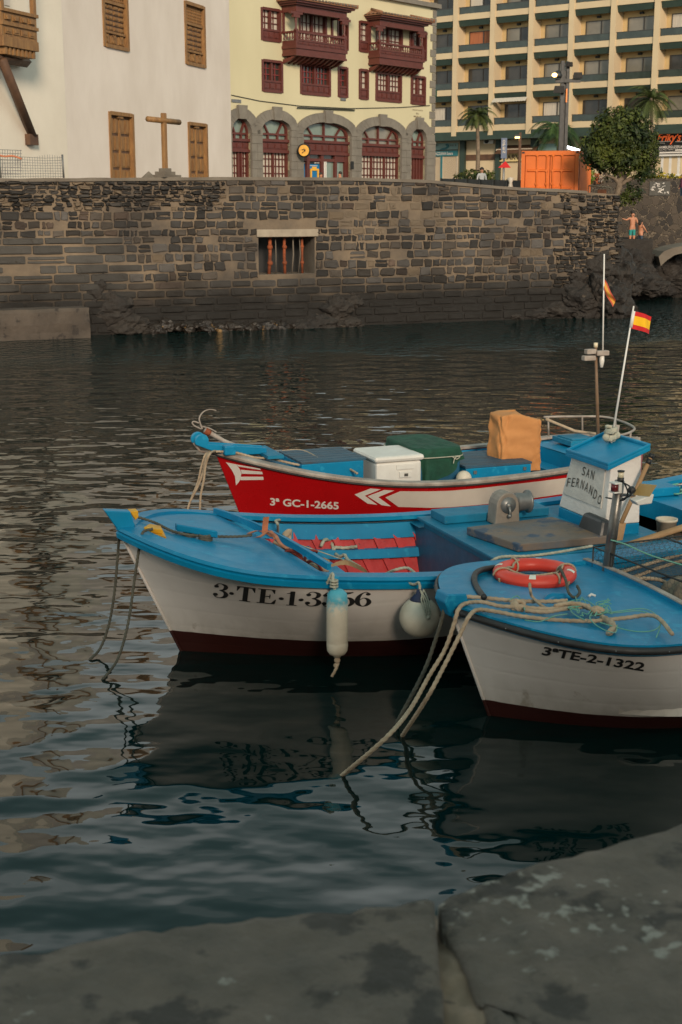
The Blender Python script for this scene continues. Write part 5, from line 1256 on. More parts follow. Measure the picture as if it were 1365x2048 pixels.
for k, (u, v, u2, v2) in enumerate(((1239, 370, 1216, 352), (1240, 362, 1262, 345), (1240, 350, 1225, 320), (1240, 350, 1270, 315), (1239, 372, 1252, 362), (1216, 352, 1196, 338), (1243, 368, 1285, 348))):
    b.tube(cr([PY(u, v, yt), PY((u + u2) / 2 + 3, (v + v2) / 2 - 3, yt - .1 + .05 * k), PY(u2, v2, yt - .3 + .15 * k)], 4), [.10, .09, .085, .08, .07, .06, .05, .04, .03][:9], 6)
b.build('trunk', M['bark'], root)
b = MB()
mpx = yt / FP * 1.02
for u, v, ru, rv, n in ((1238, 268, 58, 52, 5200), (1200, 300, 38, 34, 2300), (1275, 285, 42, 46, 3000), (1245, 315, 62, 34, 3800), (1215, 262, 30, 32, 700), (1290, 322, 24, 28, 700), (1190, 318, 27, 22, 450), (1255, 240, 30, 26, 600), (1283, 352, 20, 14, 260), (1172, 318, 14, 10, 90), (1300, 300, 15, 30, 260)):
    leaves(b, PY(u, v, yt), (ru * mpx, max(.5, (ru + rv) * .5 * mpx), rv * mpx), n, .066, rg, .1)
b.build('crown', M['leaf'], root)
root = thing('hanging_shrub', PY(1268, 402, yt - .4), 'small green shrub sprouting from the wall top right of the tree trunk', 'shrub')
b = MB(); 
for k in range(6): b.tube([PY(1262, 402, yt - .2), PY(1250 + k * 7, 380 + (k % 3) * 6, yt - .4)], [.02, .01], 5)
b.build('stem', M['bark'], root)
b = MB(); leaves(b, PY(1265, 388, yt - .4), (.42, .4, .36), 620, .055, rg, .0); leaves(b, PY(1250, 398, yt - .4), (.25, .3, .22), 200, .05, rg, .0); b.build('foliage', M['leaf'], root)
# planters and hedge bits on the promenade
b = MB(); leaves(b, PY(947, 352, 88), (1.3, .5, .35), 800, .09, rg, 0, up=.6); leaves(b, PY(972, 353, 88), (.7, .5, .35), 400, .09, rg, 0)
tag(b.build('clipped_hedge', M['leaf']), 'low dark green hedge in front of the lit shop window', 'hedge')
b = MB(); leaves(b, PY(1338, 352, 77), (2.2, .3, .16), 500, .08, rg, 0, (.1, .1, .01), (.6, .42, .02)); leaves(b, PY(1308, 350, 76.5), (.5, .4, .45), 300, .08, rg, 0)
tag(b.build('flower_border', M['leaf']), 'yellow flowers trailing along the top of the rubble garden wall', 'flowers', kind='stuff')
b = MB(); leaves(b, PY(1188, 356, 76), (.6, .4, .3), 300, .08, rg, 0, (.05, .06, .02), (.5, .12, .05)); leaves(b, PY(1215, 356, 76), (.6, .4, .25), 200, .08, rg, 0, (.05, .06, .02), (.4, .3, .3))
tag(b.build('bright_flower_bed', M['leaf']), 'bright red and white flowers on the wall between container and tree', 'flowers', kind='stuff')
b = MB(); leaves(b, PY(1180, 345, 72), (.28, .4, .55), 260, .08, rg, 0, (.1, .16, .02), (.3, .32, .03)); tag(b.build('light_green_shrub', M['leaf']), 'light green upright shrub directly right of the container', 'shrub')
# ---------------------------------------------------------------- palms
def palm(uc, vc, y, base_u, R_, nf, label, tr=.13, dark=(.03, .045, .012), light=(.10, .12, .035)):
    c = PY(uc, vc, y); root = thing('palm_tree', gp(base_u, y), label, 'palm tree', 'palm trees in front of the hotel')
    b = MB(); bs = Vector(gp(base_u, y)); P = cr([bs, bs.lerp(c, .5) + Vector((.08, 0, 0)), c], 8); b.tube(P, [tr * (1.25 - .6 * k / (len(P) - 1)) + .012 * (k % 2) for k in range(len(P))], 8)
    b.tube([c - Vector((0, 0, .45)), c - Vector((0, 0, .1)), c + Vector((0, 0, .2))], [tr * .7, tr * 1.3, tr * .5], 8); b.build('trunk', M['bark'], root)
    b = MB()
    for k in range(nf):
        az = k * 2.4 + rg.uniform(-.3, .3); el = rg.uniform(-.45, 1.25); L = R_ * rg.uniform(.8, 1.12); kk = rg.random(); b.c = tuple(dark[i] * (1 - kk) + light[i] * kk for i in range(3))
        d = Vector((math.cos(az) * math.cos(el), math.sin(az) * math.cos(el), math.sin(el))); pts = []; p = c.copy(); n = 16
        for j in range(n + 1):
            pts.append(p.copy()); p = p + d * (L / n); d = (d + Vector((0, 0, -.115 - .03 * (el > .5)))).normalized()
        b.tube(pts, [.02 * (1.1 - j / n) for j in range(n + 1)], 4, False)
        for j in range(2, n + 1):
            t_ = (pts[j] - pts[j - 1]).normalized(); s_ = t_.cross(Vector((0, 0, 1)));
            if s_.length < .01: s_ = Vector((1, 0, 0))
            s_.normalize(); ln = L * .34 * math.sin(math.pi * (j / (n + 1)) ** .8) + .05
            for sg in (-1, 1):
                for q in range(2):
                    o_ = pts[j] - t_ * (L / n) * .5 * q; tip = o_ + (s_ * sg * .8 + t_ * .7 + Vector((0, 0, -.35 + rg.uniform(-.15, .1)))).normalized() * ln
                    b.poly([o_ - t_ * .02, o_ + t_ * .022, tip])
    b.build('fronds', M['leaf'], root)
palm(955, 232, 90, 953, 1.45, 34, 'slender palm with a grey trunk standing before the hotel shop with the hedge', .13)
palm(1116, 258, 76, 1118, 1.9, 30, 'broad feathery palm half hidden behind the dark steel mast', .15, (.02, .045, .012), (.07, .12, .03))
palm(1303, 200, 84, 1301, 1.75, 32, 'tall palm rising behind the round tree near the restaurant sign', .12)
# ================================================================ boats
class Boat:
    def __init__(s, o, deg, z0, Bm, L, um, pw, zm, ze, end, rake, rnd_=False, zb=-.35):
        s.F = Frame(o, deg); s.z0, s.Bm, s.L, s.um, s.pw, s.zm, s.ze, s.end, s.rake, s.rd, s.zb = z0, Bm, L, um, pw, zm, ze, end, rake, rnd_, zb
    def zs(s, k): return s.zm + (s.z0 - s.zm) * max(0, 1 - k / .5) ** 2 + (s.ze - s.zm) * max(0, (k - .5) / .5) ** 2
    def g(s, k, v):
        um = s.um + (.5 - s.um) * (1 - v) ** .8; pw = s.pw * v + 1.5 * (1 - v)
        r = 1 - (1 - k / um) ** pw if k < um else 1 - (1 - s.end) * ((k - um) / (1 - um)) ** 2
        if s.rd and k > .84: r *= math.sqrt(max(0, 1 - ((k - .84) / .16) ** 2.2))
        return r
    def hull(s, k, v, side, ins=0):
        z = s.zb + (s.zs(k) - s.zb) * v; s0 = s.rake * (1 - v); ss = s0 + (s.L - s0) * k
        w = s.Bm * s.g(k, v) * (.42 + .58 * v ** .55)
        return (ss, side * max(0, w - ins), z)
    def W(s, ss): return s.Bm * s.g(max(0, min(1, ss / s.L)), 1)       # half breadth at the rail
    def Zs(s, ss): return s.zs(max(0, min(1, ss / s.L)))
    def path(s, k0=1, k1=1, n=90):       # outline from the near stern round the bow to the far stern
        ts = [-math.sqrt(k0) + (math.sqrt(k0) + math.sqrt(k1)) * i / n for i in range(n + 1)]
        P = [(t * t * s.L, (1 if t >= 0 else -1) * s.Bm * s.g(min(1, t * t), 1), s.zs(min(1, t * t))) for t in ts]
        N = []
        for i in range(len(P)):
            a, b_ = P[max(i - 1, 0)], P[min(i + 1, len(P) - 1)]; tx, ty = b_[0] - a[0], b_[1] - a[1]; l = math.hypot(tx, ty) or 1
            N.append((-ty / l, tx / l))
        N = [(-abs(nx) if True else nx, ny) for nx, ny in N]
        return P, N
    def sweep(s, prof, name, m, parent, k0=1, k1=1, n=90, closed=True, smooth=False):
        P, N = s.path(k0, k1, n); b = MB(s.F); b.smooth = smooth; rows = []
        for p, q in zip(P, N): rows.append([b.pt((p[0] + q[0] * o, p[1] + q[1] * o, p[2] + dz)) for o, dz in prof])
        m_ = len(prof)
        for i in range(len(rows) - 1):
            for j in range(m_ if closed else m_ - 1): b.face((rows[i][j], rows[i + 1][j], rows[i + 1][(j + 1) % m_], rows[i][(j + 1) % m_]))
        if closed: b.face(rows[0]); b.face(rows[-1][::-1])
        return b.build(name, m, parent)
    def shell(s, name, mats, parent, bandz):
        b = MB(s.F); b.smooth = True; nk, nv = 70, 26; zb = s.zb
        for side in (-1, 1):
            idx = [[b.pt(s.hull((i / nk) ** 1.5, j / nv, side)) for j in range(nv + 1)] for i in range(nk + 1)]
            for i in range(nk):
                for j in range(nv):
                    b.cur = 0
                    b.face((idx[i][j], idx[i + 1][j], idx[i + 1][j + 1], idx[i][j + 1]))
        b.cur = 0
        if not s.rd:
            l = [s.hull(1, j / nv, -1) for j in range(nv + 1)]; r = [s.hull(1, j / nv, 1) for j in range(nv, -1, -1)]
            b.poly(l + r)
        b.smooth = False
        for i in range(nk):     # bottom
            k0, k1 = (i / nk) ** 1.5, ((i + 1) / nk) ** 1.5; b.cur = 1; b.poly([s.hull(k0, 0, -1), s.hull(k1, 0, -1), s.hull(k1, 0, 1), s.hull(k0, 0, 1)])
        o = b.build(name, mats, parent, double=True)
        bm = bmesh.new(); bm.from_mesh(o.data); bm.transform(o.matrix_world if False else __import__('mathutils').Matrix.Translation(wloc(o))); s.bvh = BVHTree.FromBMesh(bm); bm.free()
        return o
    def lining(s, name, m, parent, k0, k1, zf, ins=.06, top=.03):
        b = MB(s.F); n = 40; b.smooth = True
        def vf(k): return (zf - s.zb) / (s.zs(k) - s.zb)
        for side in (-1, 1):
            def fn(i, j):
                k = k0 + (k1 - k0) * i; v = vf(k) + (1 - top / (s.zs(k) - s.zb) - vf(k)) * j; return s.hull(k, v, side, ins)
            b.grid(fn, n, 8)
        b.smooth = False
        for i in range(n):
            ka, kb = k0 + (k1 - k0) * i / n, k0 + (k1 - k0) * (i + 1) / n
            pa, pb = s.hull(ka, vf(ka), -1, ins), s.hull(kb, vf(kb), -1, ins); b.poly([pa, pb, (pb[0], -pb[1], pb[2]), (pa[0], -pa[1], pa[2])])
        for k in (k0, k1):
            P = [s.hull(k, vf(k) + (1 - top / (s.zs(k) - s.zb) - vf(k)) * j / 6, -1, ins) for j in range(7)]; b.poly(P + [(q[0], -q[1], q[2]) for q in P[::-1]])
        return b.build(name, m, parent)
    def deck(s, name, m, parent, s0f, s1f, dz=0, cam=.05, ins=.04, n=36, nw=14):      # s0f/s1f: functions of w fraction (-1..1) giving the fore and aft edge
        b = MB(s.F); b.smooth = True
        def fn(i, j):
            f = -1 + 2 * j; a = s0f(f); c = s1f(f); ss = a + (c - a) * i ** 1.5; w = f * max(0, s.W(ss) - ins); return (ss, w, s.Zs(ss) + dz + cam * (1 - f * f))
        b.grid(fn, n, nw); return b.build(name, m, parent)
    def section(s, ss, zf, ins=.065):
        out = []
        for j in range(9):
            z = zf + (s.Zs(ss) - .02 - zf) * j / 8; v = (z - s.zb) / (s.Zs(ss) - s.zb); s0 = s.rake * (1 - v); k = max(0, (ss - s0) / (s.L - s0)); out.append((ss, s.hull(k, v, 1, ins)[1], z))
        return out + [(p[0], -p[1], p[2]) for p in out[::-1]]
    def decal(s, polys, name, m, parent, off=.006, maxlen=9):
        """paint laid on the hull skin: outlines given where they are seen, draped over the planking"""
        bm = bmesh.new()
        for V, Fc in polys:
            vs = [bm.verts.new((x, y, 0)) for x, y in V]
            for f in Fc:
                try: bm.faces.new([vs[k] for k in f])
                except ValueError: pass
        bm.normal_update(); bmesh.ops.triangulate(bm, faces=bm.faces)
        for _ in range(6):
            ed = [e for e in bm.edges if e.calc_length() > maxlen]
            if not ed: break
            bmesh.ops.subdivide_edges(bm, edges=ed, cuts=1); bmesh.ops.triangulate(bm, faces=[f for f in bm.faces if len(f.verts) > 3])
        b = MB(); ids = {}
        for v in bm.verts:
            d = ray(v.co.x, v.co.y).normalized(); h = s.bvh.ray_cast(O, d)
            if h[0] is None: ids[v] = None; continue
            n = h[1] if h[1].dot(d) < 0 else -h[1]; ids[v] = b.pt(h[0] + n * off)
        for f in bm.faces:
            q = [ids[v] for v in f.verts]
            if None not in q: b.face(q)
        bm.free(); return b.build(name, m, parent)
def px_text(t, p0, p1, hgt, bold=.0, shear=0, slant=(0, -1)):
    """text along the pixel baseline p0->p1, cap height hgt pixels"""
    V, Fc = text_mesh(t, 1, bold, shear); x0 = min(p[0] for p in V); x1 = max(p[0] for p in V); yt = max(p[1] for p in V); out = []
    for x, y in V:
        f = (x - x0) / (x1 - x0); out.append((p0[0] + (p1[0] - p0[0]) * f + slant[0] * y / yt * hgt, p0[1] + (p1[1] - p0[1]) * f + slant[1] * y / yt * hgt))
    return (out, Fc)

# ---------------------------------------------------------------- boat A (white, wheelhouse)
A = Boat((-1.984, 12.039), 20.0, 1.179, 1.277, 6.993, .187, 3.038, .775, 1.05, .804, .69)
FA = A.F
ra = thing('fishing_boat', FA(0, 0, 0), 'white wooden fishing boat with blue gunwale and white wheelhouse moored in the middle', 'fishing boat', 'moored fishing boats')
M['hull_white'] = mat('hull_white', (.62, .56, .50), (.54, .48, .42), 1.1, .42, .003, 5, c3=(.40, .34, .28), sc3=2.4, t3=.68, stretch=(1, 1, .6))
M['hull_bottom'] = mat('hull_bottom', (.055, .012, .009), (.03, .008, .007), 2.4, .55, .003, 12)
def two_tone(name, zb):
    m = mat(name, (.70, .655, .62), (.61, .565, .53), 1.1, .42, .003, 5, c3=(.42, .37, .32), sc3=2.6, t3=.66, stretch=(1, 1, .45))
    N = m.node_tree.nodes; L = m.node_tree.links; bs = N['Principled BSDF']; src = bs.inputs['Base Color'].links[0].from_socket
    g = N.new('ShaderNodeNewGeometry'); sp = N.new('ShaderNodeSeparateXYZ'); L.new(g.outputs['Position'], sp.inputs[0])
    n = N.new('ShaderNodeTexNoise'); n.inputs['Scale'].default_value = 5; L.new(g.outputs['Position'], n.inputs['Vector'])
    a = N.new('ShaderNodeMath'); a.operation = 'MULTIPLY_ADD'; L.new(n.outputs[0], a.inputs[0]); a.inputs[1].default_value = .012; L.new(sp.outputs[2], a.inputs[2])
    r = N.new('ShaderNodeMapRange'); r.inputs[1].default_value = zb; r.inputs[2].default_value = zb + .004; L.new(a.outputs[0], r.inputs[0])
    x = N.new('ShaderNodeMix'); x.data_type = 'RGBA'; L.new(r.outputs[0], x.inputs[0]); x.inputs[6].default_value = (.035, .008, .006, 1)
    r2 = N.new('ShaderNodeMapRange'); r2.inputs[1].default_value = zb - .05; r2.inputs[2].default_value = zb + .34; r2.inputs[3].default_value = .8; r2.inputs[4].default_value = .0     # scum above the boot line
    n3 = N.new('ShaderNodeTexNoise'); n3.inputs['Scale'].default_value = 2.2; n3.inputs['Detail'].default_value = 6; mp = N.new('ShaderNodeMapping'); mp.inputs['Scale'].default_value = (4, 4, .5); L.new(g.outputs['Position'], mp.inputs[0]); L.new(mp.outputs[0], n3.inputs['Vector'])
    L.new(sp.outputs[2], r2.inputs[0]); m3 = N.new('ShaderNodeMath'); m3.operation = 'MULTIPLY'; L.new(r2.outputs[0], m3.inputs[0]); L.new(n3.outputs[0], m3.inputs[1])
    x3 = N.new('ShaderNodeMix'); x3.data_type = 'RGBA'; L.new(m3.outputs[0], x3.inputs[0]); L.new(src, x3.inputs[6]); x3.inputs[7].default_value = (.19, .17, .12, 1)
    wv = N.new('ShaderNodeTexWave'); wv.bands_direction = 'Z'; wv.inputs['Scale'].default_value = 1.7; wv.inputs['Distortion'].default_value = .6; wv.inputs['Detail'].default_value = 1; L.new(g.outputs['Position'], wv.inputs['Vector'])
    pw = N.new('ShaderNodeMath'); pw.operation = 'POWER'; L.new(wv.outputs[1], pw.inputs[0]); pw.inputs[1].default_value = 14
    b2 = N.new('ShaderNodeBump'); b2.inputs['Distance'].default_value = -.0009; L.new(pw.outputs[0], b2.inputs['Height']); ob = bs.inputs['Normal'].links[0].from_node; L.new(ob.outputs[0], b2.inputs['Normal']); L.new(b2.outputs[0], bs.inputs['Normal'])
    L.new(x3.outputs[2], x.inputs[7]); L.new(x.outputs[2], bs.inputs['Base Color']); return m
M['hull_A'] = two_tone('hull_painted_white', .215); M['hull_C'] = two_tone('hull_worn_white', .15)
A.shell('hull', [M['hull_A'], M['hull_bottom']], ra, .21)
A.sweep([(.03, .062), (.045, .035), (.032, .018), (.028, .012), (.045, .002), (.038, -.045), (-.005, -.06), (-.005, .02), (-.13, .02), (-.13, .062)], 'gunwale', M['boat_blue'], ra)
A.lining('inner_planking', M['boat_red_inner'], ra, .16, .5, .16, .06, .10)
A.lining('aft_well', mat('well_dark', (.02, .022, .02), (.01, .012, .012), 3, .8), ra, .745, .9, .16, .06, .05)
def s1A(f): return 1.36 - .18 * f
A.deck('foredeck', M['boat_blue'], ra, lambda f: 0.0, s1A, dz=.045, cam=.03)
# inner blue strake, riser and ribs
for side in (-1, 1):
    b = MB(FA)
    def st(k, z0, z1, ins):
        v0 = (z0 - A.zb) / (A.zs(k) - A.zb); v1 = (z1 - A.zb) / (A.zs(k) - A.zb); return A.hull(k, v0, side, ins), A.hull(k, v1, side, ins)
    for i in range(24):
        ka, kb = .19 + .30 * i / 24, .19 + .30 * (i + 1) / 24
        za, zb_ = A.zs(ka), A.zs(kb)
        for (t0, t1, i0, i1) in ((-.17, -.015, .10, .055), (-.36, -.27, .14, .07)):
            a0, a1 = st(ka, za + t0, za + t1, i0); b0, b1 = st(kb, zb_ + t0, zb_ + t1, i0); c0_, c1_ = st(ka, za + t0, za + t1, i1); d0_, d1_ = st(kb, zb_ + t0, zb_ + t1, i1)
            b.hexa([a0, b0, d0_, c0_, a1, b1, d1_, c1_])
    b.build('inner_stringer', M['boat_blue'], ra)
for side in (-1, 1):
    for i in range(9):
        k = .21 + .265 * i / 8; b = MB(FA); prev = None
        pts = []
        for j in range(8):
            z = .17 + (A.zs(k) - .10 - .17) * j / 7; v = (z - A.zb) / (A.zs(k) - A.zb); pts.append((A.hull(k, v, side, .10), A.hull(k, v, side, .062)))
        for j in range(7):
            (a, c), (a2, c2) = pts[j], pts[j + 1]; h = .035
            b.hexa([(a[0] - h, a[1], a[2]), (a[0] + h, a[1], a[2]), (c[0] + h, c[1], c[2]), (c[0] - h, c[1], c[2]), (a2[0] - h, a2[1], a2[2]), (a2[0] + h, a2[1], a2[2]), (c2[0] + h, c2[1], c2[2]), (c2[0] - h, c2[1], c2[2])])
        b.build('rib', M['boat_red_inner'], ra)
b = MB(FA); b.prism([(s1A(f) + dd, f * A.W(1.36) * .96, A.Zs(1.36) + .07 + .05 * (1 - f * f)) for dd, fs in ((0, [i / 8 - 1 for i in range(17)]), (.035, [1 - i / 8 for i in range(17)])) for f in fs], (0, 0, .06))
b.build('deck_coaming', M['boat_blue'], ra)
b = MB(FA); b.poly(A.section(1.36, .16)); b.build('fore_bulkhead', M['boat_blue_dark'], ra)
b = MB(FA); b.box(1.92, 2.17, -1.16, 1.16, .56, .60); b.build('thwart', M['boat_blue'], ra, bevel=.008)
# stem head
b = MB(FA); P = [FA.pix(u, v, w=0) for u, v in ((207, 1019), (259, 1021), (268, 1048), (262, 1066), (243, 1070))]
P = [(p[0], -.055, p[2]) for p in P]; b.prism(P, (0, .11, 0)); b.build('stem_head', M['boat_blue'], ra, bevel=.008)
b = MB(FA); st_ = [A.hull(0, v, 1) for v in [i / 14 for i in range(15)]]; b.smooth = True
b.tube([(p[0] - .008, 0, p[2]) for p in st_], .014, 8); b.build('stem', M['hull_A'], ra)
# samson bar on the foredeck
b = MB(FA); p = FA.pix(352, 1052, z=1.21); q = FA.pix(434, 1066, z=1.17)
cz0 = A.Zs(.8) + .04; b.hexa([(p[0], p[1] - .04, 1.17), (q[0], q[1] - .04, 1.13), (q[0], q[1] + .04, 1.13), (p[0], p[1] + .04, 1.17), (p[0], p[1] - .04, 1.235), (q[0], q[1] - .04, 1.195), (q[0], q[1] + .04, 1.195), (p[0], p[1] + .04, 1.235)])
for f in (.25, .75): x, y = p[0] + (q[0] - p[0]) * f, p[1] + (q[1] - p[1]) * f; b.box(x - .04, x + .04, y - .03, y + .03, 1.0, 1.15)
b.build('mooring_bar', M['boat_blue'], ra, bevel=.01)
b = MB(FA)
for f in (.32, .72):
    x, y = p[0] + (q[0] - p[0]) * f, p[1] + (q[1] - p[1]) * f - .01
    for j in range(4): rope_into(b, [(x + .055 * math.cos(t_ * .8), y + .055 * math.sin(t_ * .8), 1.10 + .016 * j) for t_ in range(9)], .011, FA)
b.build('rope_turns', M['rope_grey'], ra)
for (pu, pv, w_, yw) in ((258, 1022, .0, 0), (0, 0, 0, 1)):
    b = MB(FA)
    if yw == 0:
        P = [FA.pix(u, v, w=.02) for u, v in ((259, 1022), (276, 1021), (277, 1033), (271, 1040))]; b.prism([(p_[0], .0, p_[2]) for p_ in P], (0, .11, 0))
    else:
        P = [FA.pix(u, v, z=1.20) for u, v in ((281, 1060), (296, 1050), (322, 1052), (329, 1066), (333, 1075), (304, 1067))]
        b.prism([(p_[0], p_[1], 1.165) for p_ in P], (0, 0, .04)); P = [FA.pix(u, v, z=1.235) for u, v in ((288, 1056), (300, 1049), (320, 1053), (326, 1062), (308, 1060))]; b.prism([(p_[0], p_[1], 1.205) for p_ in P], (0, 0, .04))
    b.build('rope_chock', M['yellow_paint'], ra, bevel=.006)
# engine casing
b = MB(FA); b.box(3.36, 5.28, -.9, .9, .16, .83); b.box(3.30, 5.28, -.94, .94, .83, .862); b.build('engine_casing', M['boat_blue_worn'], ra, bevel=.006)
b = MB(FA)
for side in (-1, 1):
    def sd(i, j): ss = 3.3 + 3.6 * i; return (ss, side * (.88 + (A.W(ss) - .1 - .88) * j), A.Zs(ss) - .02)
    b.grid(sd, 20, 1)
b.build('side_deck', M['boat_blue_worn'], ra)
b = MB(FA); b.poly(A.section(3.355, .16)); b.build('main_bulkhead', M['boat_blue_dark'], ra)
b = MB(FA); b.box(3.42, 4.62, .50, .86, .866, .95); b.build('raised_board', M['boat_blue_worn'], ra, bevel=.008)
b = MB(FA); b.hexa([(3.44, .02, .866), (3.60, -.78, .866), (4.62, -.78, .866), (4.46, .14, .866), (3.44, .02, .945), (3.60, -.78, .945), (4.62, -.78, .945), (4.46, .14, .945)]); b.build('hatch_cover', M['hatch'], ra, bevel=.01)
# winch
wr = thing('winch', FA(4.1, .3, .87), 'grey rounded metal winch standing on the blue casing behind the brown hatch', 'winch')
b = MB(FA); sw = 4.02; ws = .27; ring_ = [(sw - .14, ws, .868), (sw + .14, ws, .868), (sw + .125, ws, 1.08)] + [(sw + .12 * math.cos(t_ * math.pi / 8), ws, 1.08 + .12 * math.sin(t_ * math.pi / 8)) for t_ in range(1, 8)] + [(sw - .125, ws, 1.08)]
b.prism(ring_, (0, .20, 0)); b.build('winch_body', M['winch_metal'], wr, bevel=.012)
b = MB(FA); b.tube([(sw, ws - .012, 1.07), (sw, ws + .01, 1.07)], .085, 20); b.build('face_plate', M['metal_grey'], wr)
b = MB(FA); b.tube([(sw, ws - .035, 1.07), (sw, ws, 1.07)], .03, 12); b.tube([(sw, ws - .03, 1.06), (sw + .01, ws - .045, .96)], .014, 8); b.ball((sw, ws - .04, .965), .022, 8, 6); b.build('crank_handle', M['metal_grey'], wr)
b = MB(FA); b.tube([(sw + .12, ws + .1, 1.07), (sw + .14, ws + .1, 1.07), (sw + .145, ws + .1, 1.07), (sw + .26, ws + .1, 1.07), (sw + .265, ws + .1, 1.07), (sw + .285, ws + .1, 1.07)], [.05, .05, .10, .085, .12, .12], 18); b.build('drum', M['metal_grey'], wr)
# wheelhouse
b = MB(FA)
def cabp(s_, w_, z):
    wl = .46 - max(0, z - .93) * .30
    return (s_ + .06 * max(0, (z - .55)) * (1 if s_ < 5 else -.3), -.49 + (w_ + .46) / .92 * (wl + .49), z)
def cz(s_): return 1.535 + (s_ - 4.7) * .36
cb = [(4.68, -.46), (5.10, -.46), (5.10, .46), (4.68, .46)]
b.hexa([cabp(x, y, .97) for x, y in cb] + [cabp(x, y, cz(x)) for x, y in cb]); wh = b.build('wheelhouse', M['white_wheel'] if 'white_wheel' in M else mat('wheelhouse_white', (.72, .68, .64), (.63, .59, .55), 4, .6, .008, 22, c3=(.40, .36, .31), sc3=7, t3=.66), ra, bevel=.01)
b = MB(FA); b.hexa([cabp(x, y, .40) for x, y in cb] + [cabp(x, y, .967) for x, y in cb]); b.build('wheelhouse_base', M['boat_blue'], ra, bevel=.008)
b = MB(FA); ro = [(4.68, -.535), (5.15, -.535), (5.15, .31), (4.68, .31)]
b.hexa([(x, y, cz(x) + .002) for x, y in ro] + [(x, y, cz(x) + .045) for x, y in ro])
for (x0, x1, y0, y1) in ((4.68, 5.15, -.535, -.51), (4.68, 5.15, .285, .31), (4.68, 4.705, -.507, .282), (5.125, 5.15, -.507, .282)):
    b.hexa([(x0, y0, cz(x0) + .045), (x1, y0, cz(x1) + .045), (x1, y1, cz(x1) + .045), (x0, y1, cz(x0) + .045), (x0, y0, cz(x0) + .075), (x1, y0, cz(x1) + .075), (x1, y1, cz(x1) + .075), (x0, y1, cz(x0) + .075)])
b.build('wheelhouse_roof', M['boat_blue'], ra, bevel=.006)
# framed name board with hand painted letters
fx = lambda y, z, o: (cabp(4.68, y, z)[0] - o, cabp(4.68, y, z)[1], z)
b = MB(lambda a, z, o: FA(*fx(-a, z, o)))
b.box(-.42, .36, 1.12, 1.53, .0, .012); b.build('name_board', mat('name_board', (.60, .57, .52), (.50, .47, .43), 5, .7, .01, 18, c3=(.2, .19, .18), sc3=16, t3=.7), wh, bevel=.004)
def board_text(t, a0, a1, zb_, h, arc, drop=0):
    n = len(t); wdt = (a1 - a0) / n; b = MB(lambda a, z, o: FA(*fx(-a, z, o)))
    for i, chh in enumerate(t):
        V, Fc = text_mesh(chh, 1, .0, 0); xs = [p[0] for p in V]; ys = [p[1] for p in V]; f = (i + .5) / n; ca = a0 + (a1 - a0) * f; zz = zb_ + arc * (1 - (2 * f - 1) ** 2) - drop * f; tl = -(2 * f - 1) * arc * 2.4 / (a1 - a0) - drop / (a1 - a0)
        ids = []
        for x, y in V:
            lx = ((x - min(xs)) / max(.3, (max(xs) - min(xs))) - .5) * wdt * .68; lz = (y - min(ys)) / (max(ys) - min(ys)) * h
            ids.append(b.pt((ca + lx * math.cos(tl) - lz * math.sin(tl), zz + lz * math.cos(tl) + lx * math.sin(tl), .0165)))
        for f_ in Fc: b.face([ids[k] for k in f_])
    b.build('lettering', M['slate'], wh)
board_text('SAN', -.14, .16, 1.385, .09, .0, .01); board_text('FERNANDO', -.40, .36, 1.20, .095, .07, .06)
# flag on the roof
def flag(F, root, base, top, hoist0, hoist1, fly, m1, m2, droop, ph=0, tip=None, nm='flag'):
    b0, t0 = Vector(base), Vector(top); b = MB(F); b.tube([base, top], [.012, .008], 8); b.build('pole', M['white_paint'], root)
    b = MB(F); nu, nv = 16, 12
    h0 = b0.lerp(t0, hoist0); h1 = b0.lerp(t0, hoist1)
    idx = []
    for i in range(nu + 1):
        row = []
        for j in range(nv + 1):
            p = h0.lerp(h1, j / nv); f = i / nu
            q = p + Vector(fly) * f + Vector((0, 0, -droop * f * f)) + Vector((0, .03 * math.sin(f * 7 + ph + j * .12) * f ** .5, 0)) + (h0 - h1) * (-.12 * f * (j / nv - .5) * 0)
            row.append(b.pt(tuple(q)))
        idx.append(row)
    for i in range(nu):
        for j in range(nv): b.cur = 1 if nv / 4 <= j < nv * 3 / 4 else 0; b.smooth = True; b.face((idx[i][j], idx[i + 1][j], idx[i + 1][j + 1], idx[i][j + 1]))
    b.build('cloth', [m1, m2], root)
fb = (5.03, 0, cz(5.03) + .045); ft = FA.pix(1268, 612, w=0)
fr_ = thing('flag', FA(*fb), 'red yellow red flag on a leaning white pole tied to the wheelhouse roof', 'flag')
flag(FA, fr_, fb, ft, .84, .965, (.215, -.03, -.045), M['flag_red'], M['flag_yellow'], .02)
b = MB(FA)
rg2 = random.Random(5)
for k in range(9): a = k * 1.3; rope_into(b, [(5.02 + .05 * math.cos(a + t_ * .9) , .05 * math.sin(a + t_ * .9), fb[2] + .02 + .015 * k + .004 * t_) for t_ in range(6)], .02, FA)
for k in range(5): b.ball((5.02 + rg2.uniform(-.06, .09), rg2.uniform(-.07, .07), fb[2] + .03 + .01 * k), .04, 8, 6)
b.build('pole_lashing', M['rope_white'], fr_)
b = MB(FA); p = FA.pix(1259, 658, w=0); b.tube([FA.pix(1268, 622, w=0), FA.pix(1262, 655, w=0)], .018, 8); b.build('hoist_sleeve', M['white_paint'], fr_)
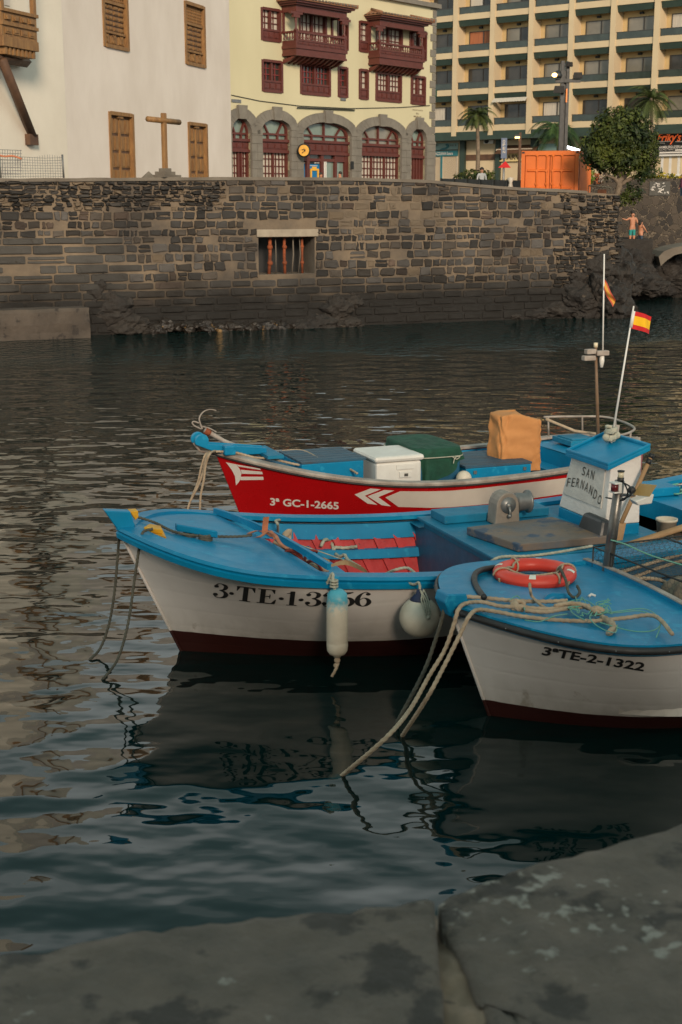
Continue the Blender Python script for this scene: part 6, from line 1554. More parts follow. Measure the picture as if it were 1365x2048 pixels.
# broom like oar leaning against the wheelhouse
r_ = thing('oar', FA.__call__(4.8, -.62, .85), 'wooden handled paddle with black grip leaning against the right side of the wheelhouse', 'oar')
p = FA.pix(1303, 912, w=-.58); q = FA.pix(1243, 1046, w=-.66)
b = MB(FA); b.tube([p, q], .022, 8); b.build('handle', M['wood_light'], r_)
b = MB(FA); v_ = Vector(p) - Vector(q); b.tube([tuple(Vector(q) + v_ * .88), tuple(Vector(q) + v_ * .95)], .028, 8); b.tube([tuple(Vector(q) + v_ * .97), tuple(Vector(q) + v_ * 1.03)], .028, 8); b.build('grip', M['black'], r_)
b = MB(FA); e = FA.pix(1233, 1088, w=-.68); b.hexa([(q[0] - .05, q[1] - .015, q[2]), (q[0] + .05, q[1] - .015, q[2]), (q[0] + .05, q[1] + .015, q[2]), (q[0] - .05, q[1] + .015, q[2]), (e[0] - .06, e[1] - .01, e[2]), (e[0] + .06, e[1] - .01, e[2]), (e[0] + .06, e[1] + .01, e[2]), (e[0] - .06, e[1] + .01, e[2])]); b.build('blade', M['wood_light'], r_, bevel=.006)
# black seat
b = MB(FA); b.hexa([(4.47, -.77, .866), (4.64, -.77, .866), (4.64, -.30, .866), (4.47, -.30, .866), (4.53, -.72, 1.09), (4.62, -.72, 1.09), (4.62, -.35, 1.09), (4.53, -.35, 1.09)])
tag(b.build('seat_back', M['seat_black'], bevel=.03), 'black moulded seat back between the brown hatch and the wheelhouse', 'seat')
# aft deck
b = MB(FA); zA = .93
b.grid(lambda i, j: (5.86 + .14 * (2 * j - 1) ** 2 * -1 + (7 - 5.86) * i, (2 * j - 1) * (A.W(6.2) - .05), zA + .02), 4, 12)
b.grid(lambda i, j: (5.86 - .14 * (2 * j - 1) ** 2, (2 * j - 1) * (A.W(6.2) - .05), zA + .02 - .2 * i), 2, 12)
b.build('aft_deck', M['boat_blue'], ra)
b = MB(FA); b.box(5.9, 6.25, .55, .95, zA + .024, zA + .12); b.build('deck_box', M['boat_blue'], ra, bevel=.01)
b = MB(FA)
for k in range(16): x, y = rg2.uniform(6.2, 6.9), rg2.uniform(.2, .95); rope_into(b, [(x + rg2.uniform(-.15, .15), y + rg2.uniform(-.12, .12), zA + .04 + .01 * j) for j in range(5)], .010, FA)
tag(b.build('net_pile', M['rope_green']), 'tangle of green and brown net lines on the blue stern deck at the right edge', 'net')
bu = FA.pix(1332, 1076, s=5.56); root = thing('paint_bucket', FA(bu[0], bu[1], .18), 'white stained paint bucket standing in the dark stern well', 'bucket')
b = MB(FA); bz = FA.pix(1332, 1076, s=5.56)[2]; b.lathe((bu[0], bu[1], bz - .02), [(0, .0), (.085, 0), (.105, .2), (.112, .2), (.112, .225), (.098, .225), (.08, .02)], 18); b.build('tub', M['fender'], root)
b = MB(FA); b.box(bu[0] - .3, bu[0] + .35, bu[1] - .4, bu[1] + .4, .17, bz - .022); tag(b.build('bucket_shelf', M['wood_dark']), 'dark board under the paint bucket in the stern well', 'board')
# boards and poles beside the wheelhouse
b = MB(FA); 
for (u0, v0, u1, v1, w0, r) in ((1205, 1108, 1400, 1045, -.80, .04), (1215, 1118, 1420, 1072, -.93, .03)): b.tube([FA.pix(u0, v0, w=w0), FA.pix(u1, v1, w=w0)], r, 4)
tag(b.build('wooden_plank', M['wood_light']), 'weathered wooden planks lying along the near side of the wheelhouse boat', 'plank')
# hull number in serif figures
def stroke_poly(pts):
    P = [Vector((x, y, w_)) for x, y, w_ in pts]; P = cr(P, 7); out = []; L_, R_ = [], []
    for i, p in enumerate(P):
        t = P[min(i + 1, len(P) - 1)] - P[max(i - 1, 0)]; l = math.hypot(t.x, t.y) or 1; nx, ny = -t.y / l, t.x / l; h = max(.01, p.z / 2); L_.append((p.x + nx * h, p.y + ny * h)); R_.append((p.x - nx * h, p.y - ny * h))
    V = L_ + R_; n = len(L_); return V, [(i, i + 1, n + i + 1, n + i) for i in range(n - 1)]
def disc_poly(cx, cy, r, n=14): return [(cx + r * math.cos(2 * math.pi * k / n), cy + r * math.sin(2 * math.pi * k / n)) for k in range(n)], [tuple(range(n))]
def rp(x0, y0, x1, y1): return [(x0, y0), (x1, y0), (x1, y1), (x0, y1)], [(0, 1, 2, 3)]
GL = {
 '3': (.62, [stroke_poly([(.10, .80, .05), (.16, .93, .05), (.30, .98, .05), (.47, .88, .14), (.50, .74, .17), (.42, .60, .1), (.26, .53, .04)]), disc_poly(.13, .78, .095), stroke_poly([(.26, .53, .04), (.44, .47, .1), (.54, .28, .19), (.46, .1, .13), (.28, .02, .05), (.13, .07, .05), (.08, .2, .05)]), disc_poly(.12, .22, .10)]),
 '5': (.60, [rp(.12, .50, .16, .98), stroke_poly([(.14, .94, .10), (.32, .92, .13), (.52, .98, .06)]), stroke_poly([(.14, .50, .03), (.24, .60, .05), (.42, .56, .13), (.52, .34, .19), (.46, .12, .13), (.28, .02, .05), (.12, .08, .05), (.08, .2, .05)]), disc_poly(.12, .2, .095)]),
 '6': (.62, [disc_poly(.47, .84, .09), stroke_poly([(.50, .9, .05), (.38, .98, .04), (.24, .88, .08), (.13, .66, .16), (.10, .42, .19), (.14, .18, .16), (.30, .02, .05), (.46, .1, .13), (.53, .30, .18), (.46, .50, .12), (.32, .58, .04), (.18, .46, .04)])]),
 '1': (.48, [rp(.18, .04, .36, .97), rp(.08, 0, .46, .045), stroke_poly([(.05, .80, .03), (.16, .84, .05), (.26, .94, .06)])]),
 'T': (.84, [rp(.32, .04, .52, .96), rp(.2, 0, .64, .045), rp(.06, .93, .78, .985), ([(.06, .93), (.06, .66), (.085, .66), (.2, .93)], [(0, 1, 2, 3)]), ([(.78, .93), (.78, .66), (.755, .66), (.64, .93)], [(0, 1, 2, 3)])]),
 'E': (.80, [rp(.14, .04, .33, .96), rp(.04, 0, .70, .05), rp(.04, .94, .68, .985), rp(.33, .47, .50, .52), rp(.48, .36, .52, .64), ([(.68, .94), (.68, .7), (.655, .7), (.54, .94)], [(0, 1, 2, 3)]), ([(.72, .05), (.74, .32), (.71, .32), (.56, .05)], [(0, 1, 2, 3)])]),
 '.': (.26, [disc_poly(.13, .42, .095)])}
def serif(t, base, hgt, shear=.12):      # base: pixel polyline of the foot of the letters
    adv = sum(GL[c][0] for c in t); polys = []; x = 0
    def bp(f):
        f = max(0, min(.9999, f)) * (len(base) - 1); i = int(f); return tuple(base[i][q] * (1 - (f - i)) + base[i + 1][q] * (f - i) for q in (0, 1))
    for c in t:
        for V, Fc in GL[c][1]: 
            out = []
            for vx, vy in V: p = bp((x + vx) / adv); out.append((p[0] + shear * vy * hgt, p[1] - vy * hgt))
            polys.append((out, Fc))
        x += GL[c][0]
    return polys
A.decal(serif('3.TE.1.3356', [(425, 1193), (500, 1203), (580, 1210), (660, 1213), (742, 1212)], 29), 'hull_number', M['lettering_black'], ra)
# ---------------------------------------------------------------- ropes and gear of boat A
def rope(name, pts, r, m, label, cat='rope', group=None, T=None):
    b = MB(); rope_into(b, pts, r, T); return tag(b.build(name, m), label, cat, group)
rope('mooring_rope', [FA.pix(306, 1058, z=1.25), FA.pix(290, 1062, z=1.24), FA.pix(283, 1072, z=1.2), FA.loc(PY(278, 1100, 11.9)), FA.loc(PY(268, 1170, 11.85)), FA.loc(PY(256, 1250, 11.75)), FA.loc(PY(235, 1320, 11.6)), FA.loc(PZ(203, 1362, -.02)), FA.loc(PZ(196, 1372, -.3))], .0125, M['rope_grey'], 'grey mooring rope hanging from the yellow chock into the water, right one at the bow', T=FA)
rope('mooring_rope', [FA.pix(252, 1044, z=1.2), FA.pix(240, 1066, w=.08), FA.loc(PY(236, 1110, 12.25)), FA.loc(PY(230, 1180, 12.2)), FA.loc(PY(218, 1250, 12.15)), FA.loc(PY(200, 1298, 12.1)), FA.loc(PZ(177, 1322, -.02)), FA.loc(PZ(170, 1330, -.3))], .0125, M['rope_grey'], 'grey mooring rope hanging nearest the left tip of the white bow', T=FA)
rope('bow_rope', [FA.pix(276, 1034, z=1.24), FA.pix(310, 1045, z=1.21), FA.pix(345, 1062, z=1.18), FA.pix(380, 1070, z=1.15), FA.pix(430, 1073, z=1.12), FA.pix(480, 1073, z=1.11), FA.pix(505, 1070, z=1.12)], .0125, M['rope_grey'], 'grey rope running from the yellow chock along the blue foredeck bar', T=FA)
b = MB()
for k, (pts, wd) in enumerate((([(530, 1066), (531, 1050), (533, 1035)], .055), ([(497, 1068), (515, 1062), (533, 1066), (545, 1074)], .045), ([(500, 1076), (520, 1074), (540, 1062), (552, 1080)], .04), ([(540, 1064), (552, 1072), (560, 1086), (575, 1098)], .04))):
    zz = 1.12
    if k == 0: P = [FA.pix(*q, s=1.27) for q in pts]
    else: P = [FA.pix(u, v, z=zz + .015 * k) for u, v in pts]
    P = cr(P, 5)
    for i in range(len(P) - 1):
        a, c = P[i], P[i + 1]; n_ = Vector((.55, -.83, .15)) if k else Vector((1, 0, 0)); n_ = (n_ * wd * .5)
        q = [FA(*(a - n_)), FA(*(a + n_)), FA(*(c + n_)), FA(*(c - n_))]; b.poly(q); b.poly([x + Vector((0, .006, .004)) for x in q])
tag(b.build('tie_strap', M['strap_orange']), 'faded orange cloth strap knotted at the edge of the blue foredeck', 'strap')
rope('slack_rope', [FA.pix(548, 1082, z=1.02), FA.pix(575, 1098, z=.95), FA.pix(600, 1115, z=.9), FA.pix(625, 1130, z=.86), FA.pix(650, 1140, z=.84), FA.pix(655, 1140, z=.84)], .022, M['rope_tan'], 'thick tan rope lying from the orange strap past the red grapnel', T=FA)
rope('slack_rope', [FA.pix(566, 1082, z=.9), FA.pix(572, 1070, z=.95), FA.pix(579, 1063, z=.97), FA.pix(577, 1078, z=.9), FA.pix(590, 1100, z=.8)], .032, M['rope_tan'], 'stub of thick tan rope standing up beside the blue thwart', T=FA)
rope('thin_line', [FA.pix(548, 1075, z=1.0), FA.pix(600, 1090, z=.85), FA.pix(660, 1110, z=.75), FA.pix(700, 1125, z=.72), FA.pix(716, 1136, z=.7)], .006, M['rope_white'], 'thin pale line stretched over the blue thwart', T=FA)
rope('side_rope', [FA.pix(560, 1040, z=.9), FA.pix(552, 1042, z=.93), FA.pix(556, 1050, z=.9), FA.pix(556, 1072, z=.7)], .014, M['rope_white'], 'short pale rope looped over the far blue gunwale', T=FA)
rope('side_rope', [FA.pix(643, 1092, z=.62), FA.pix(650, 1080, z=.66), FA.pix(662, 1082, z=.62), FA.pix(668, 1100, z=.55), FA.pix(672, 1095, z=.57), FA.pix(690, 1096, z=.56), FA.pix(715, 1093, z=.58)], .018, M['rope_white'], 'knotted pale rag rope tied round the inner blue stringer', T=FA)
rope('side_rope', [FA.pix(672, 1108, z=.6), FA.pix(680, 1113, z=.6), FA.pix(690, 1110, z=.63), FA.pix(697, 1120, z=.6), FA.pix(720, 1134, z=.6)], .017, M['rope_white'], 'pale knotted rope end lying on the aft edge of the thwart', T=FA)
rope('casing_rope', [FA.pix(975, 1130, z=.8), FA.pix(990, 1118, z=.88), FA.pix(1012, 1113, z=.88), FA.pix(1060, 1112, z=.87), FA.pix(1120, 1104, z=.87), FA.pix(1185, 1092, z=.88)], .014, M['rope_white'], 'pale rope lying along the casing in front of the brown hatch', T=FA)
rope('gunwale_rope', [FA.pix(770, 1149, z=.7), FA.pix(790, 1140, z=.79), FA.pix(815, 1136, z=.80), FA.pix(830, 1146, z=.8)], .014, M['rope_white'], 'pale rope end looped over the near gunwale above the round buoy', T=FA)
for P, lb in (([(650, 1136), (690, 1125), (725, 1138), (735, 1143)], 'strip of tan webbing lying over the thwart beside the fender rope'), ([(628, 1130), (640, 1120), (660, 1122)], 'short curled scrap of tan webbing beside the red grapnel')):
    b = MB(FA); Q = cr([FA.pix(u, v, z=.74) for u, v in P], 5)
    for i in range(len(Q) - 1): n_ = Vector((.0, .035, .02)) * math.sin(math.pi * (i + .5) / len(Q)); b.poly([tuple(Q[i] - n_), tuple(Q[i] + n_), tuple(Q[i + 1] + n_), tuple(Q[i + 1] - n_)])
    tag(b.build('webbing_scrap', M['wood_light']), lb, 'webbing')
# grapnel
g0 = FA.pix(606, 1122, z=.92); root = thing('grapnel_anchor', FA(g0[0], g0[1], .9), 'rusty red four armed grapnel lying at the near edge of the foredeck', 'anchor')
b = MB(); b.tube([PY(607, 1135, 11.95), PY(598, 1112, 12.0), PY(570, 1095, 12.2)], .016, 8); b.build('shank', M['grapnel_red'], root)
for P in ([(607, 1130), (600, 1108), (585, 1101), (570, 1104), (559, 1113)], [(608, 1130), (611, 1115), (620, 1102), (633, 1102), (634, 1105)], [(607, 1132), (601, 1118), (593, 1122), (586, 1136)], [(608, 1130), (622, 1122), (634, 1126), (645, 1141)]):
    b = MB(); n = len(P); Q = cr([PY(u, v, 11.95 + .05 * k - (.15 if P[-1][1] > 1130 else 0) * k / n) for k, (u, v) in enumerate(P)], 5); b.tube(Q, [.017 - .008 * k / len(Q) for k in range(len(Q))], 8); b.build('fluke', M['grapnel_red'], root)
# fenders
ws_ = -(A.W(1.98) + .15); fz1 = FA.pix(675, 1178, w=ws_); fz0 = FA.pix(675, 1314, w=ws_)
root = thing('cylinder_fender', FA(fz0[0], ws_, fz0[2]), 'long cream cylindrical fender with blue stained top hanging on the white hull', 'fender')
b = MB(FA); Hf = fz1[2] - fz0[2]; r = .092
b.lathe((fz0[0], ws_, fz0[2]), [(0.0, 0), (.03, .0), (.035, .015), (r * .75, .03), (r * .95, .06), (r, .1), (r, .13), (r * .985, .135), (r, .14), (r * 1.01, Hf * .5), (r, Hf - .12), (r * .98, Hf - .115), (r, Hf - .11), (r * .9, Hf - .04), (r * .6, Hf - .01), (.03, Hf), (0.0, Hf)], 28); m_ = mat('fender_long', (.60, .53, .42), (.5, .43, .33), 6, .5, .002, 20, c3=(.3, .24, .16), sc3=12, t3=.68)
N_ = m_.node_tree.nodes; L_ = m_.node_tree.links; bs_ = N_['Principled BSDF']; src_ = bs_.inputs['Base Color'].links[0].from_socket
tc_ = N_.new('ShaderNodeTexCoord'); sp_ = N_.new('ShaderNodeSeparateXYZ'); L_.new(tc_.outputs['Object'], sp_.inputs[0]); nn_ = N_.new('ShaderNodeTexNoise'); nn_.inputs['Scale'].default_value = 30; L_.new(tc_.outputs['Object'], nn_.inputs['Vector'])
ma_ = N_.new('ShaderNodeMath'); ma_.operation = 'MULTIPLY_ADD'; L_.new(nn_.outputs[0], ma_.inputs[0]); ma_.inputs[1].default_value = .22; L_.new(sp_.outputs[2], ma_.inputs[2])
mr_ = N_.new('ShaderNodeMapRange'); mr_.inputs[1].default_value = Hf * .80 + .05; mr_.inputs[2].default_value = Hf + .05; L_.new(ma_.outputs[0], mr_.inputs[0])
mx_ = N_.new('ShaderNodeMix'); mx_.data_type = 'RGBA'; L_.new(mr_.outputs[0], mx_.inputs[0]); L_.new(src_, mx_.inputs[6]); mx_.inputs[7].default_value = (.08, .38, .48, 1); L_.new(mx_.outputs[2], bs_.inputs['Base Color'])
b.build('fender_body', m_, root)
b = MB(FA)
rope_into(b, [(fz0[0] - .02, ws_, fz1[2] - .01), (fz0[0] - .03, ws_ + .02, fz1[2] + .06), (fz0[0] - .02, ws_ + .06, fz1[2] + .11), (fz0[0] - .08, ws_ + .16, A.Zs(1.98) + .035), (fz0[0] - .10, ws_ + .3, A.Zs(1.98) + .035)], .014); b.T = FA
b.T = FA; b.v = []; b.f = []; b.sm = []; b.mi = []; b.col = []
rope_into(b, [(fz0[0] - .02, ws_, fz1[2] - .01), (fz0[0] - .03, ws_ + .02, fz1[2] + .06), (fz0[0] - .02, ws_ + .07, fz1[2] + .12), (fz0[0] - .06, ws_ + .13, A.Zs(1.98) + .04), (fz0[0] - .10, ws_ + .3, A.Zs(1.98) + .035)], .014, FA)
for k in range(3): rope_into(b, [(fz0[0] - .02 + .03 * math.cos(t_ * 1.1), ws_ + .02 + .03 * math.sin(t_ * 1.1), fz1[2] + .02 + .025 * k) for t_ in range(7)], .01, FA)
b.build('fender_rope', M['rope_white'], root)
b = MB(); rope_into(b, [(fz0[0], ws_, fz0[2] + .02), (fz0[0] + .01, ws_, fz0[2] - .04), (fz0[0] - .02, ws_ - .02, fz0[2] - .1), (fz0[0] - .05, ws_, fz0[2] - .17)], .013, FA)
b.ball(FA(fz0[0], ws_, fz0[2] - .03), .028, 8, 6); b.ball(FA(fz0[0] - .01, ws_, fz0[2] - .075), .024, 8, 6); b.build('fender_tail', M['rope_tan'], root)
ws2 = -(A.W(2.8) + .21); fc = FA.pix(840, 1234, w=ws2)
root = thing('ball_fender', FA(fc[0], fc[1], fc[2] - .18), 'round cream buoy fender with a dark blue cap hanging beside the second bow', 'fender')
b = MB(FA); r = .178; prof = [(max(0.0, r * math.sin(math.pi * j / 24)), -r * math.cos(math.pi * j / 24)) for j in range(25)]; b.lathe(fc, prof, 32); b.build('buoy_body', M['fender'], root)
b = MB(FA); b.lathe((fc[0], fc[1], fc[2] + r * .90), [(.085, -.012), (.09, 0), (.06, .03), (.035, .05), (.03, .09), (.0, .09)], 16); b.build('buoy_cap', mat('cap_blue', (.012, .018, .06), None, 4, .5), root)
b = MB(); top_ = fc[2] + r * .9 + .09
rope_into(b, [(fc[0], ws2, top_ - .01), (fc[0] - .0, ws2 + .03, top_ + .05), (fc[0] - .01, ws2 + .12, A.Zs(2.8) + .04), (fc[0] - .06, ws2 + .25, A.Zs(2.8) + .04)], .012, FA)
for k in range(4): rope_into(b, [(fc[0] + .02 * math.cos(k * 2), ws2 - .03, top_), (fc[0] - .03 + .02 * k, ws2 - .10, top_ - .06), (fc[0] - .03 + .018 * k, ws2 - .165, top_ - .13), (fc[0] - .02 + .012 * k, ws2 - .185, top_ - .2 - .02 * (k % 2))], .008, FA)
b.ball(FA(fc[0], ws2 - .18, top_ - .2), .02, 8, 6); b.build('fender_rope', M['rope_white'], root)
# ---------------------------------------------------------------- boat B (red)
B = Boat((-1.507, 16.169), 21.42, 1.172, 1.067, 5.85, .459, 2.583, .79, .96, .80, .57, True)
FB = B.F
rb = thing('fishing_boat', FB(0, 0, 0), 'red wooden fishing boat with a white arrow stripe moored furthest from the camera', 'fishing boat', 'moored fishing boats')
B.shell('hull', [M['boat_red'], M['boat_red']], rb, -9)
B.sweep([(.03, .02), (.036, -.0), (.03, -.022), (-.005, -.03), (-.005, -.01), (-.10, -.01), (-.10, .02)], 'gunwale', M['rail_grey'], rb)
B.sweep([(.027, -.024), (.027, -.042), (-.004, -.046), (-.004, -.032)], 'rub_strake', M['rubber'], rb)
B.lining('inner_planking', M['boat_blue'], rb, .05, .97, .3, .06, .03)
b = MB(FB)
for side in (-1, 1):
    for i in range(12):
        k = .12 + .62 * i / 11; p = B.hull(k, .97, side, .065); q = B.hull(k, .72, side, .065); b.hexa([(q[0] - .035, q[1], q[2]), (q[0] + .035, q[1], q[2]), (q[0] + .035, q[1] - side * .05, q[2]), (q[0] - .035, q[1] - side * .05, q[2]), (p[0] - .035, p[1], p[2]), (p[0] + .035, p[1], p[2]), (p[0] + .035, p[1] - side * .06, p[2]), (p[0] - .035, p[1] - side * .06, p[2])])
b.build('rib_row', M['boat_blue'], rb)
B.deck('foredeck', M['boat_blue_worn'], rb, lambda f: .0, lambda f: 1.05, dz=-.03, cam=.03)
B.deck('aft_deck', M['boat_blue'], rb, lambda f: 4.75, lambda f: 5.82, dz=-.03, cam=.02)
b = MB(FB); b.poly([(4.75, -B.W(4.75) + .06, .3), (4.75, B.W(4.75) - .06, .3), (4.75, B.W(4.75) - .06, B.Zs(4.75) - .02), (4.75, -B.W(4.75) + .06, B.Zs(4.75) - .02)]); b.box(4.5, 4.75, -B.W(4.7) + .08, B.W(4.7) - .08, .60, .64); b.build('aft_bulkhead', M['boat_blue'], rb)
b = MB(FB); b.box(4.95, 5.4, .1, .6, B.Zs(5.2), B.Zs(5.2) + .07); b.box(5.0, 5.35, .15, .55, B.Zs(5.2) + .07, B.Zs(5.2) + .085); b.build('aft_hatch', M['boat_blue_worn'], rb, bevel=.006)
# bow roller fork
for w_ in (-.10, .07):
    b = MB(FB); c = FB.pix(400, 880, w=0); 
    P = [(c[0] + .085 * math.cos(t_), w_, c[2] + .085 * math.sin(t_)) for t_ in [math.pi * (1.15 - i / 12 * 1.3) for i in range(13)]] + [(.62, w_, 1.19), (.62, w_, 1.12), (.1, w_, 1.13)]
    b.prism(P, (0, .045, 0)); b.build('roller_cheek', M['boat_blue'], rb, bevel=.008)
b = MB(FB); b.tube([(c[0], -.05, c[2]), (c[0], .07, c[2])], .035, 10); b.build('roller', M['metal_grey'], rb)
b = MB(FB); b.box(.06, .2, -.22, -.10, 1.15, 1.27); b.build('bow_bitt', M['boat_blue'], rb, bevel=.02)
b = MB(FB); b.box(.55, .75, -.35, .35, 1.1, 1.14); b.build('bow_board', M['boat_blue_worn'], rb)
b = MB(FB); b.tube([FB.pix(388, 886, w=0), FB.pix(400, 902, w=0), FB.pix(428, 908, w=0)], .014, 6); b.build('bow_hoop', M['rail_grey'], rb)
# paintwork
def Z1(x, y): return (360 + x * .3663, 780 + y * .3663)
def PG(pts): return ([Z1(*p) for p in pts], [tuple(range(len(pts)))])
W_ = M['lettering_white']
B.decal([PG([(253, 393), (310, 405), (330, 432), (338, 455), (330, 490), (325, 500), (308, 520), (303, 470), (285, 435)]), PG([(310, 405), (440, 428), (445, 436), (322, 417)]), PG([(334, 434), (450, 445), (455, 459), (340, 456)]), PG([(334, 472), (457, 472), (459, 489), (331, 491)])], 'bow_emblem', W_, rb)
def Z3(p): return (680 + p[0] * .2232, 940 + p[1] * .2232)
def Q4(*p): return ([Z3(q) for q in p], [(0, 1, 2, 3)])
B.decal([Q4((133, 217), (275, 163), (368, 170), (225, 228)), Q4((133, 217), (225, 228), (338, 310), (250, 298)), Q4((250, 232), (398, 176), (488, 182), (345, 240)), Q4((250, 232), (345, 240), (458, 323), (375, 313))], 'chevron', W_, rb)
top_s = [(1125, 590), (1190, 551), (1365, 553)]; 
top = [Z3((540, 188)), Z1(1365, 552), (900, 981), (960, 976), (1020, 969), (1080, 962), (1150, 953), (1210, 945)]; bot = [Z3((525, 328)), Z1(1365, 642), (900, 1014), (960, 1009), (1020, 1003), (1080, 994), (1150, 984), (1210, 974)]
B.decal([([Z3((408, 243))] + [top[0], bot[0]], [(0, 1, 2)])] + [([top[i], top[i + 1], bot[i + 1], bot[i]], [(0, 1, 2, 3)]) for i in range(7)], 'white_stripe', mat('stripe_white', (.62, .55, .48), (.54, .47, .41), 2, .5, c3=(.4, .2, .08), sc3=3.3, t3=.72), rb)
B.decal([px_text('3ª GC-1-2665', (541, 1009.5), (678, 1018), 14.5, .028)], 'hull_number', W_, rb)
B.decal([(lambda: ([(771, 968), (791, 970), (791, 975), (771, 973)], [(0, 1, 2, 3)]))()], 'hull_fitting', M['wood_dark'], rb, off=.012)
# anchor on the bow
root = thing('stock_anchor', FB(.1, .1, 1.25), 'grey folding anchor with curved hook lying on the bow of the red boat', 'anchor')
P = lambda u, v, w=.12: FB(*FB.pix(u, v, w=w))
b = MB(); b.tube([P(410, 860), P(448, 882), P(472, 890)], [.032, .026, .018], 8); b.tube([P(472, 890), P(487, 897)], [.018, .012], 8); b.build('shank', M['rail_grey'], root)
b = MB(); b.tube([P(411, 861, .1), P(420, 867, .1)], .04, 8); b.build('collar', M['rust'], root)
b = MB(); Q = cr([P(405, 858), P(399, 838), P(407, 824), P(420, 819), P(433, 821)], 6); b.tube(Q, [.011 - .006 * k / len(Q) for k in range(len(Q))], 6); b.build('fluke', M['rail_grey'], root)
b = MB(); Q = cr([P(403, 858), P(390, 852), P(385, 846), P(388, 843), P(398, 846)], 6); b.tube(Q, .009, 6); b.build('fluke', M['rail_grey'], root)
b = MB(); Q = cr([P(405, 853), P(420, 857), P(433, 864)], 6); b.tube(Q, .008, 6); b.build('fluke', M['rail_grey'], root)
# ropes at the bow
for k, (pts, lb) in enumerate((([(432, 905), (418, 905), (410, 912), (403, 935), (396, 965), (382, 1000), (370, 1032)], 'leftmost tan rope hanging off the bow of the red boat'), ([(430, 903), (420, 903), (412, 920), (405, 950), (395, 975), (380, 1005), (372, 1030)], 'middle tan rope hanging off the bow of the red boat'), ([(450, 903), (432, 902), (420, 908), (412, 930), (408, 960), (402, 990), (398, 1030)], 'rightmost tan rope hanging off the bow of the red boat'))):
    yy = 16.0; Q = []
    for i, (u, v) in enumerate(pts): Q.append(PY(u, v, (15.98 if i > 1 else 16.1) - .15 * k * (i > 1) + 0 * yy))
    e = Q[-1].copy(); Q.append(Vector((e.x - .1, e.y, .4))); Q.append(Vector((e.x - .2, e.y, -.1)))
    rope('mooring_rope', Q, .0135, M['rope_tan'], lb)
rope('deck_rope', [FB.pix(432, 903, z=1.2), FB.pix(470, 905, z=1.17), FB.pix(510, 915, z=1.1), FB.pix(545, 918, z=1.07), FB.pix(600, 930, z=1.0), FB.pix(660, 934, z=.95), FB.pix(690, 934, z=.93), FB.pix(715, 947, z=.9)], .0145, M['rope_tan'], 'tan rope lying along the grey rail of the red boat', T=FB)
rope('deck_rope', [FB.pix(455, 900, z=1.17), FB.pix(500, 907, z=1.12), FB.pix(530, 910, z=1.08), FB.pix(550, 905, z=1.08), FB.pix(540, 915, z=1.06), FB.pix(522, 912, z=1.06)], .015, M['rope_tan'], 'loose tan rope loop on the foredeck of the red boat', T=FB)
rope('deck_rope', [FB.pix(565, 902, z=1.03), FB.pix(590, 900, z=1.04), FB.pix(612, 903, z=1.04), FB.pix(640, 918, z=1.03), FB.pix(665, 928, z=1.0)], .012, M['rope_tan'], 'tan rope crossing the slatted blue box of the red boat', T=FB)
# slatted blue box
def fbox(F, name, m, parent, s0, s1, w0, w1, z0, z1, bevel=.01, tap=0):
    b = MB(F); b.hexa([(s0, w0, z0), (s1, w0, z0), (s1, w1, z0), (s0, w1, z0), (s0 + tap, w0 + tap, z1), (s1 - tap, w0 + tap, z1), (s1 - tap, w1 - tap, z1), (s0 + tap, w1 - tap, z1)]); return b.build(name, m, parent, bevel=bevel)
root = thing('slatted_box', FB(1.2, 0, .8), 'low blue box with a slatted lid on the foredeck of the red boat', 'box')
b = MB(FB); p0 = FB.pix(557, 916, z=1.06); sa = p0[0]
fbox(FB, 'box_body', M['boat_blue'], root, .95, 1.75, -.42, .42, .75, 1.02)
b = MB(FB)
for k in range(6): w0 = -.42 + k * .145; b.box(.95, 1.78, w0, w0 + .115, 1.022, 1.045)
b.build('slatted_lid', M['deck_slats'], root)
# cooler
root = thing('cool_box', FB(2.15, -.35, .5), 'large white plastic cool box with latches amid the red boat', 'cool box')
fbox(FB, 'box_body', M['plastic_white'], root, 1.86, 2.46, -.56, .12, .50, .995, .03, -.0)
fbox(FB, 'lid', M['plastic_white'], root, 1.83, 2.49, -.59, .15, 1.0, 1.075, .035)
b = MB(FB); b.box(2.12, 2.36, -.575, -.556, .90, .96); b.box(2.16, 2.32, -.58, -.556, .80, .87); b.build('latch', M['plastic_white'], root, bevel=.004)
b = MB(FB); b.box(2.22, 2.27, -.585, -.58, .815, .85); b.build('latch_mark', M['slate'], root)
# green covered crate
root = thing('covered_crate', FB(2.75, 0, .5), 'blue crate under a dark green net cover tied with pale line behind the cool box', 'crate')
fbox(FB, 'crate_body', M['boat_blue_dark'], root, 2.50, 3.05, -.42, .62, .45, 1.02, .01)
b = MB(FB); b.smooth = True
def cv(i, j):
    a = 2 * math.pi * i; r = 1 + .25 * 0; ex = .42
    cx, cy = math.cos(a), math.sin(a); sx_ = math.copysign(abs(cx) ** ex, cx); sy_ = math.copysign(abs(cy) ** ex, cy)
    fold = .018 * math.sin(a * 13) + .015 * math.sin(a * 7 + 2)
    if j < .5: t_ = j * 2; return (2.775 + .33 * sx_ * t_, .1 + .57 * sy_ * t_, 1.105 + .02 * noise.noise(Vector((sx_ * t_ * 3, sy_ * t_ * 3, 0))))
    t_ = (j - .5) * 2; return (2.775 + (.33 + fold * t_ * 1.5 + .02 * t_) * sx_, .1 + (.57 + fold * t_ * 1.5) * sy_, 1.10 - .3 * t_ * (1 + .5 * math.sin(a * 3 + 1)) )
b.grid(cv, 72, 16, wrapu=True); b.build('net_cover', M['net_green'], root)
b = MB(FB); rope_into(b, [(2.775 + .36 * math.copysign(abs(math.cos(t_)) ** .42, math.cos(t_)), .1 + .60 * math.copysign(abs(math.sin(t_)) ** .42, math.sin(t_)), 1.0) for t_ in [i * math.pi / 12 for i in range(25)]], .007, FB)
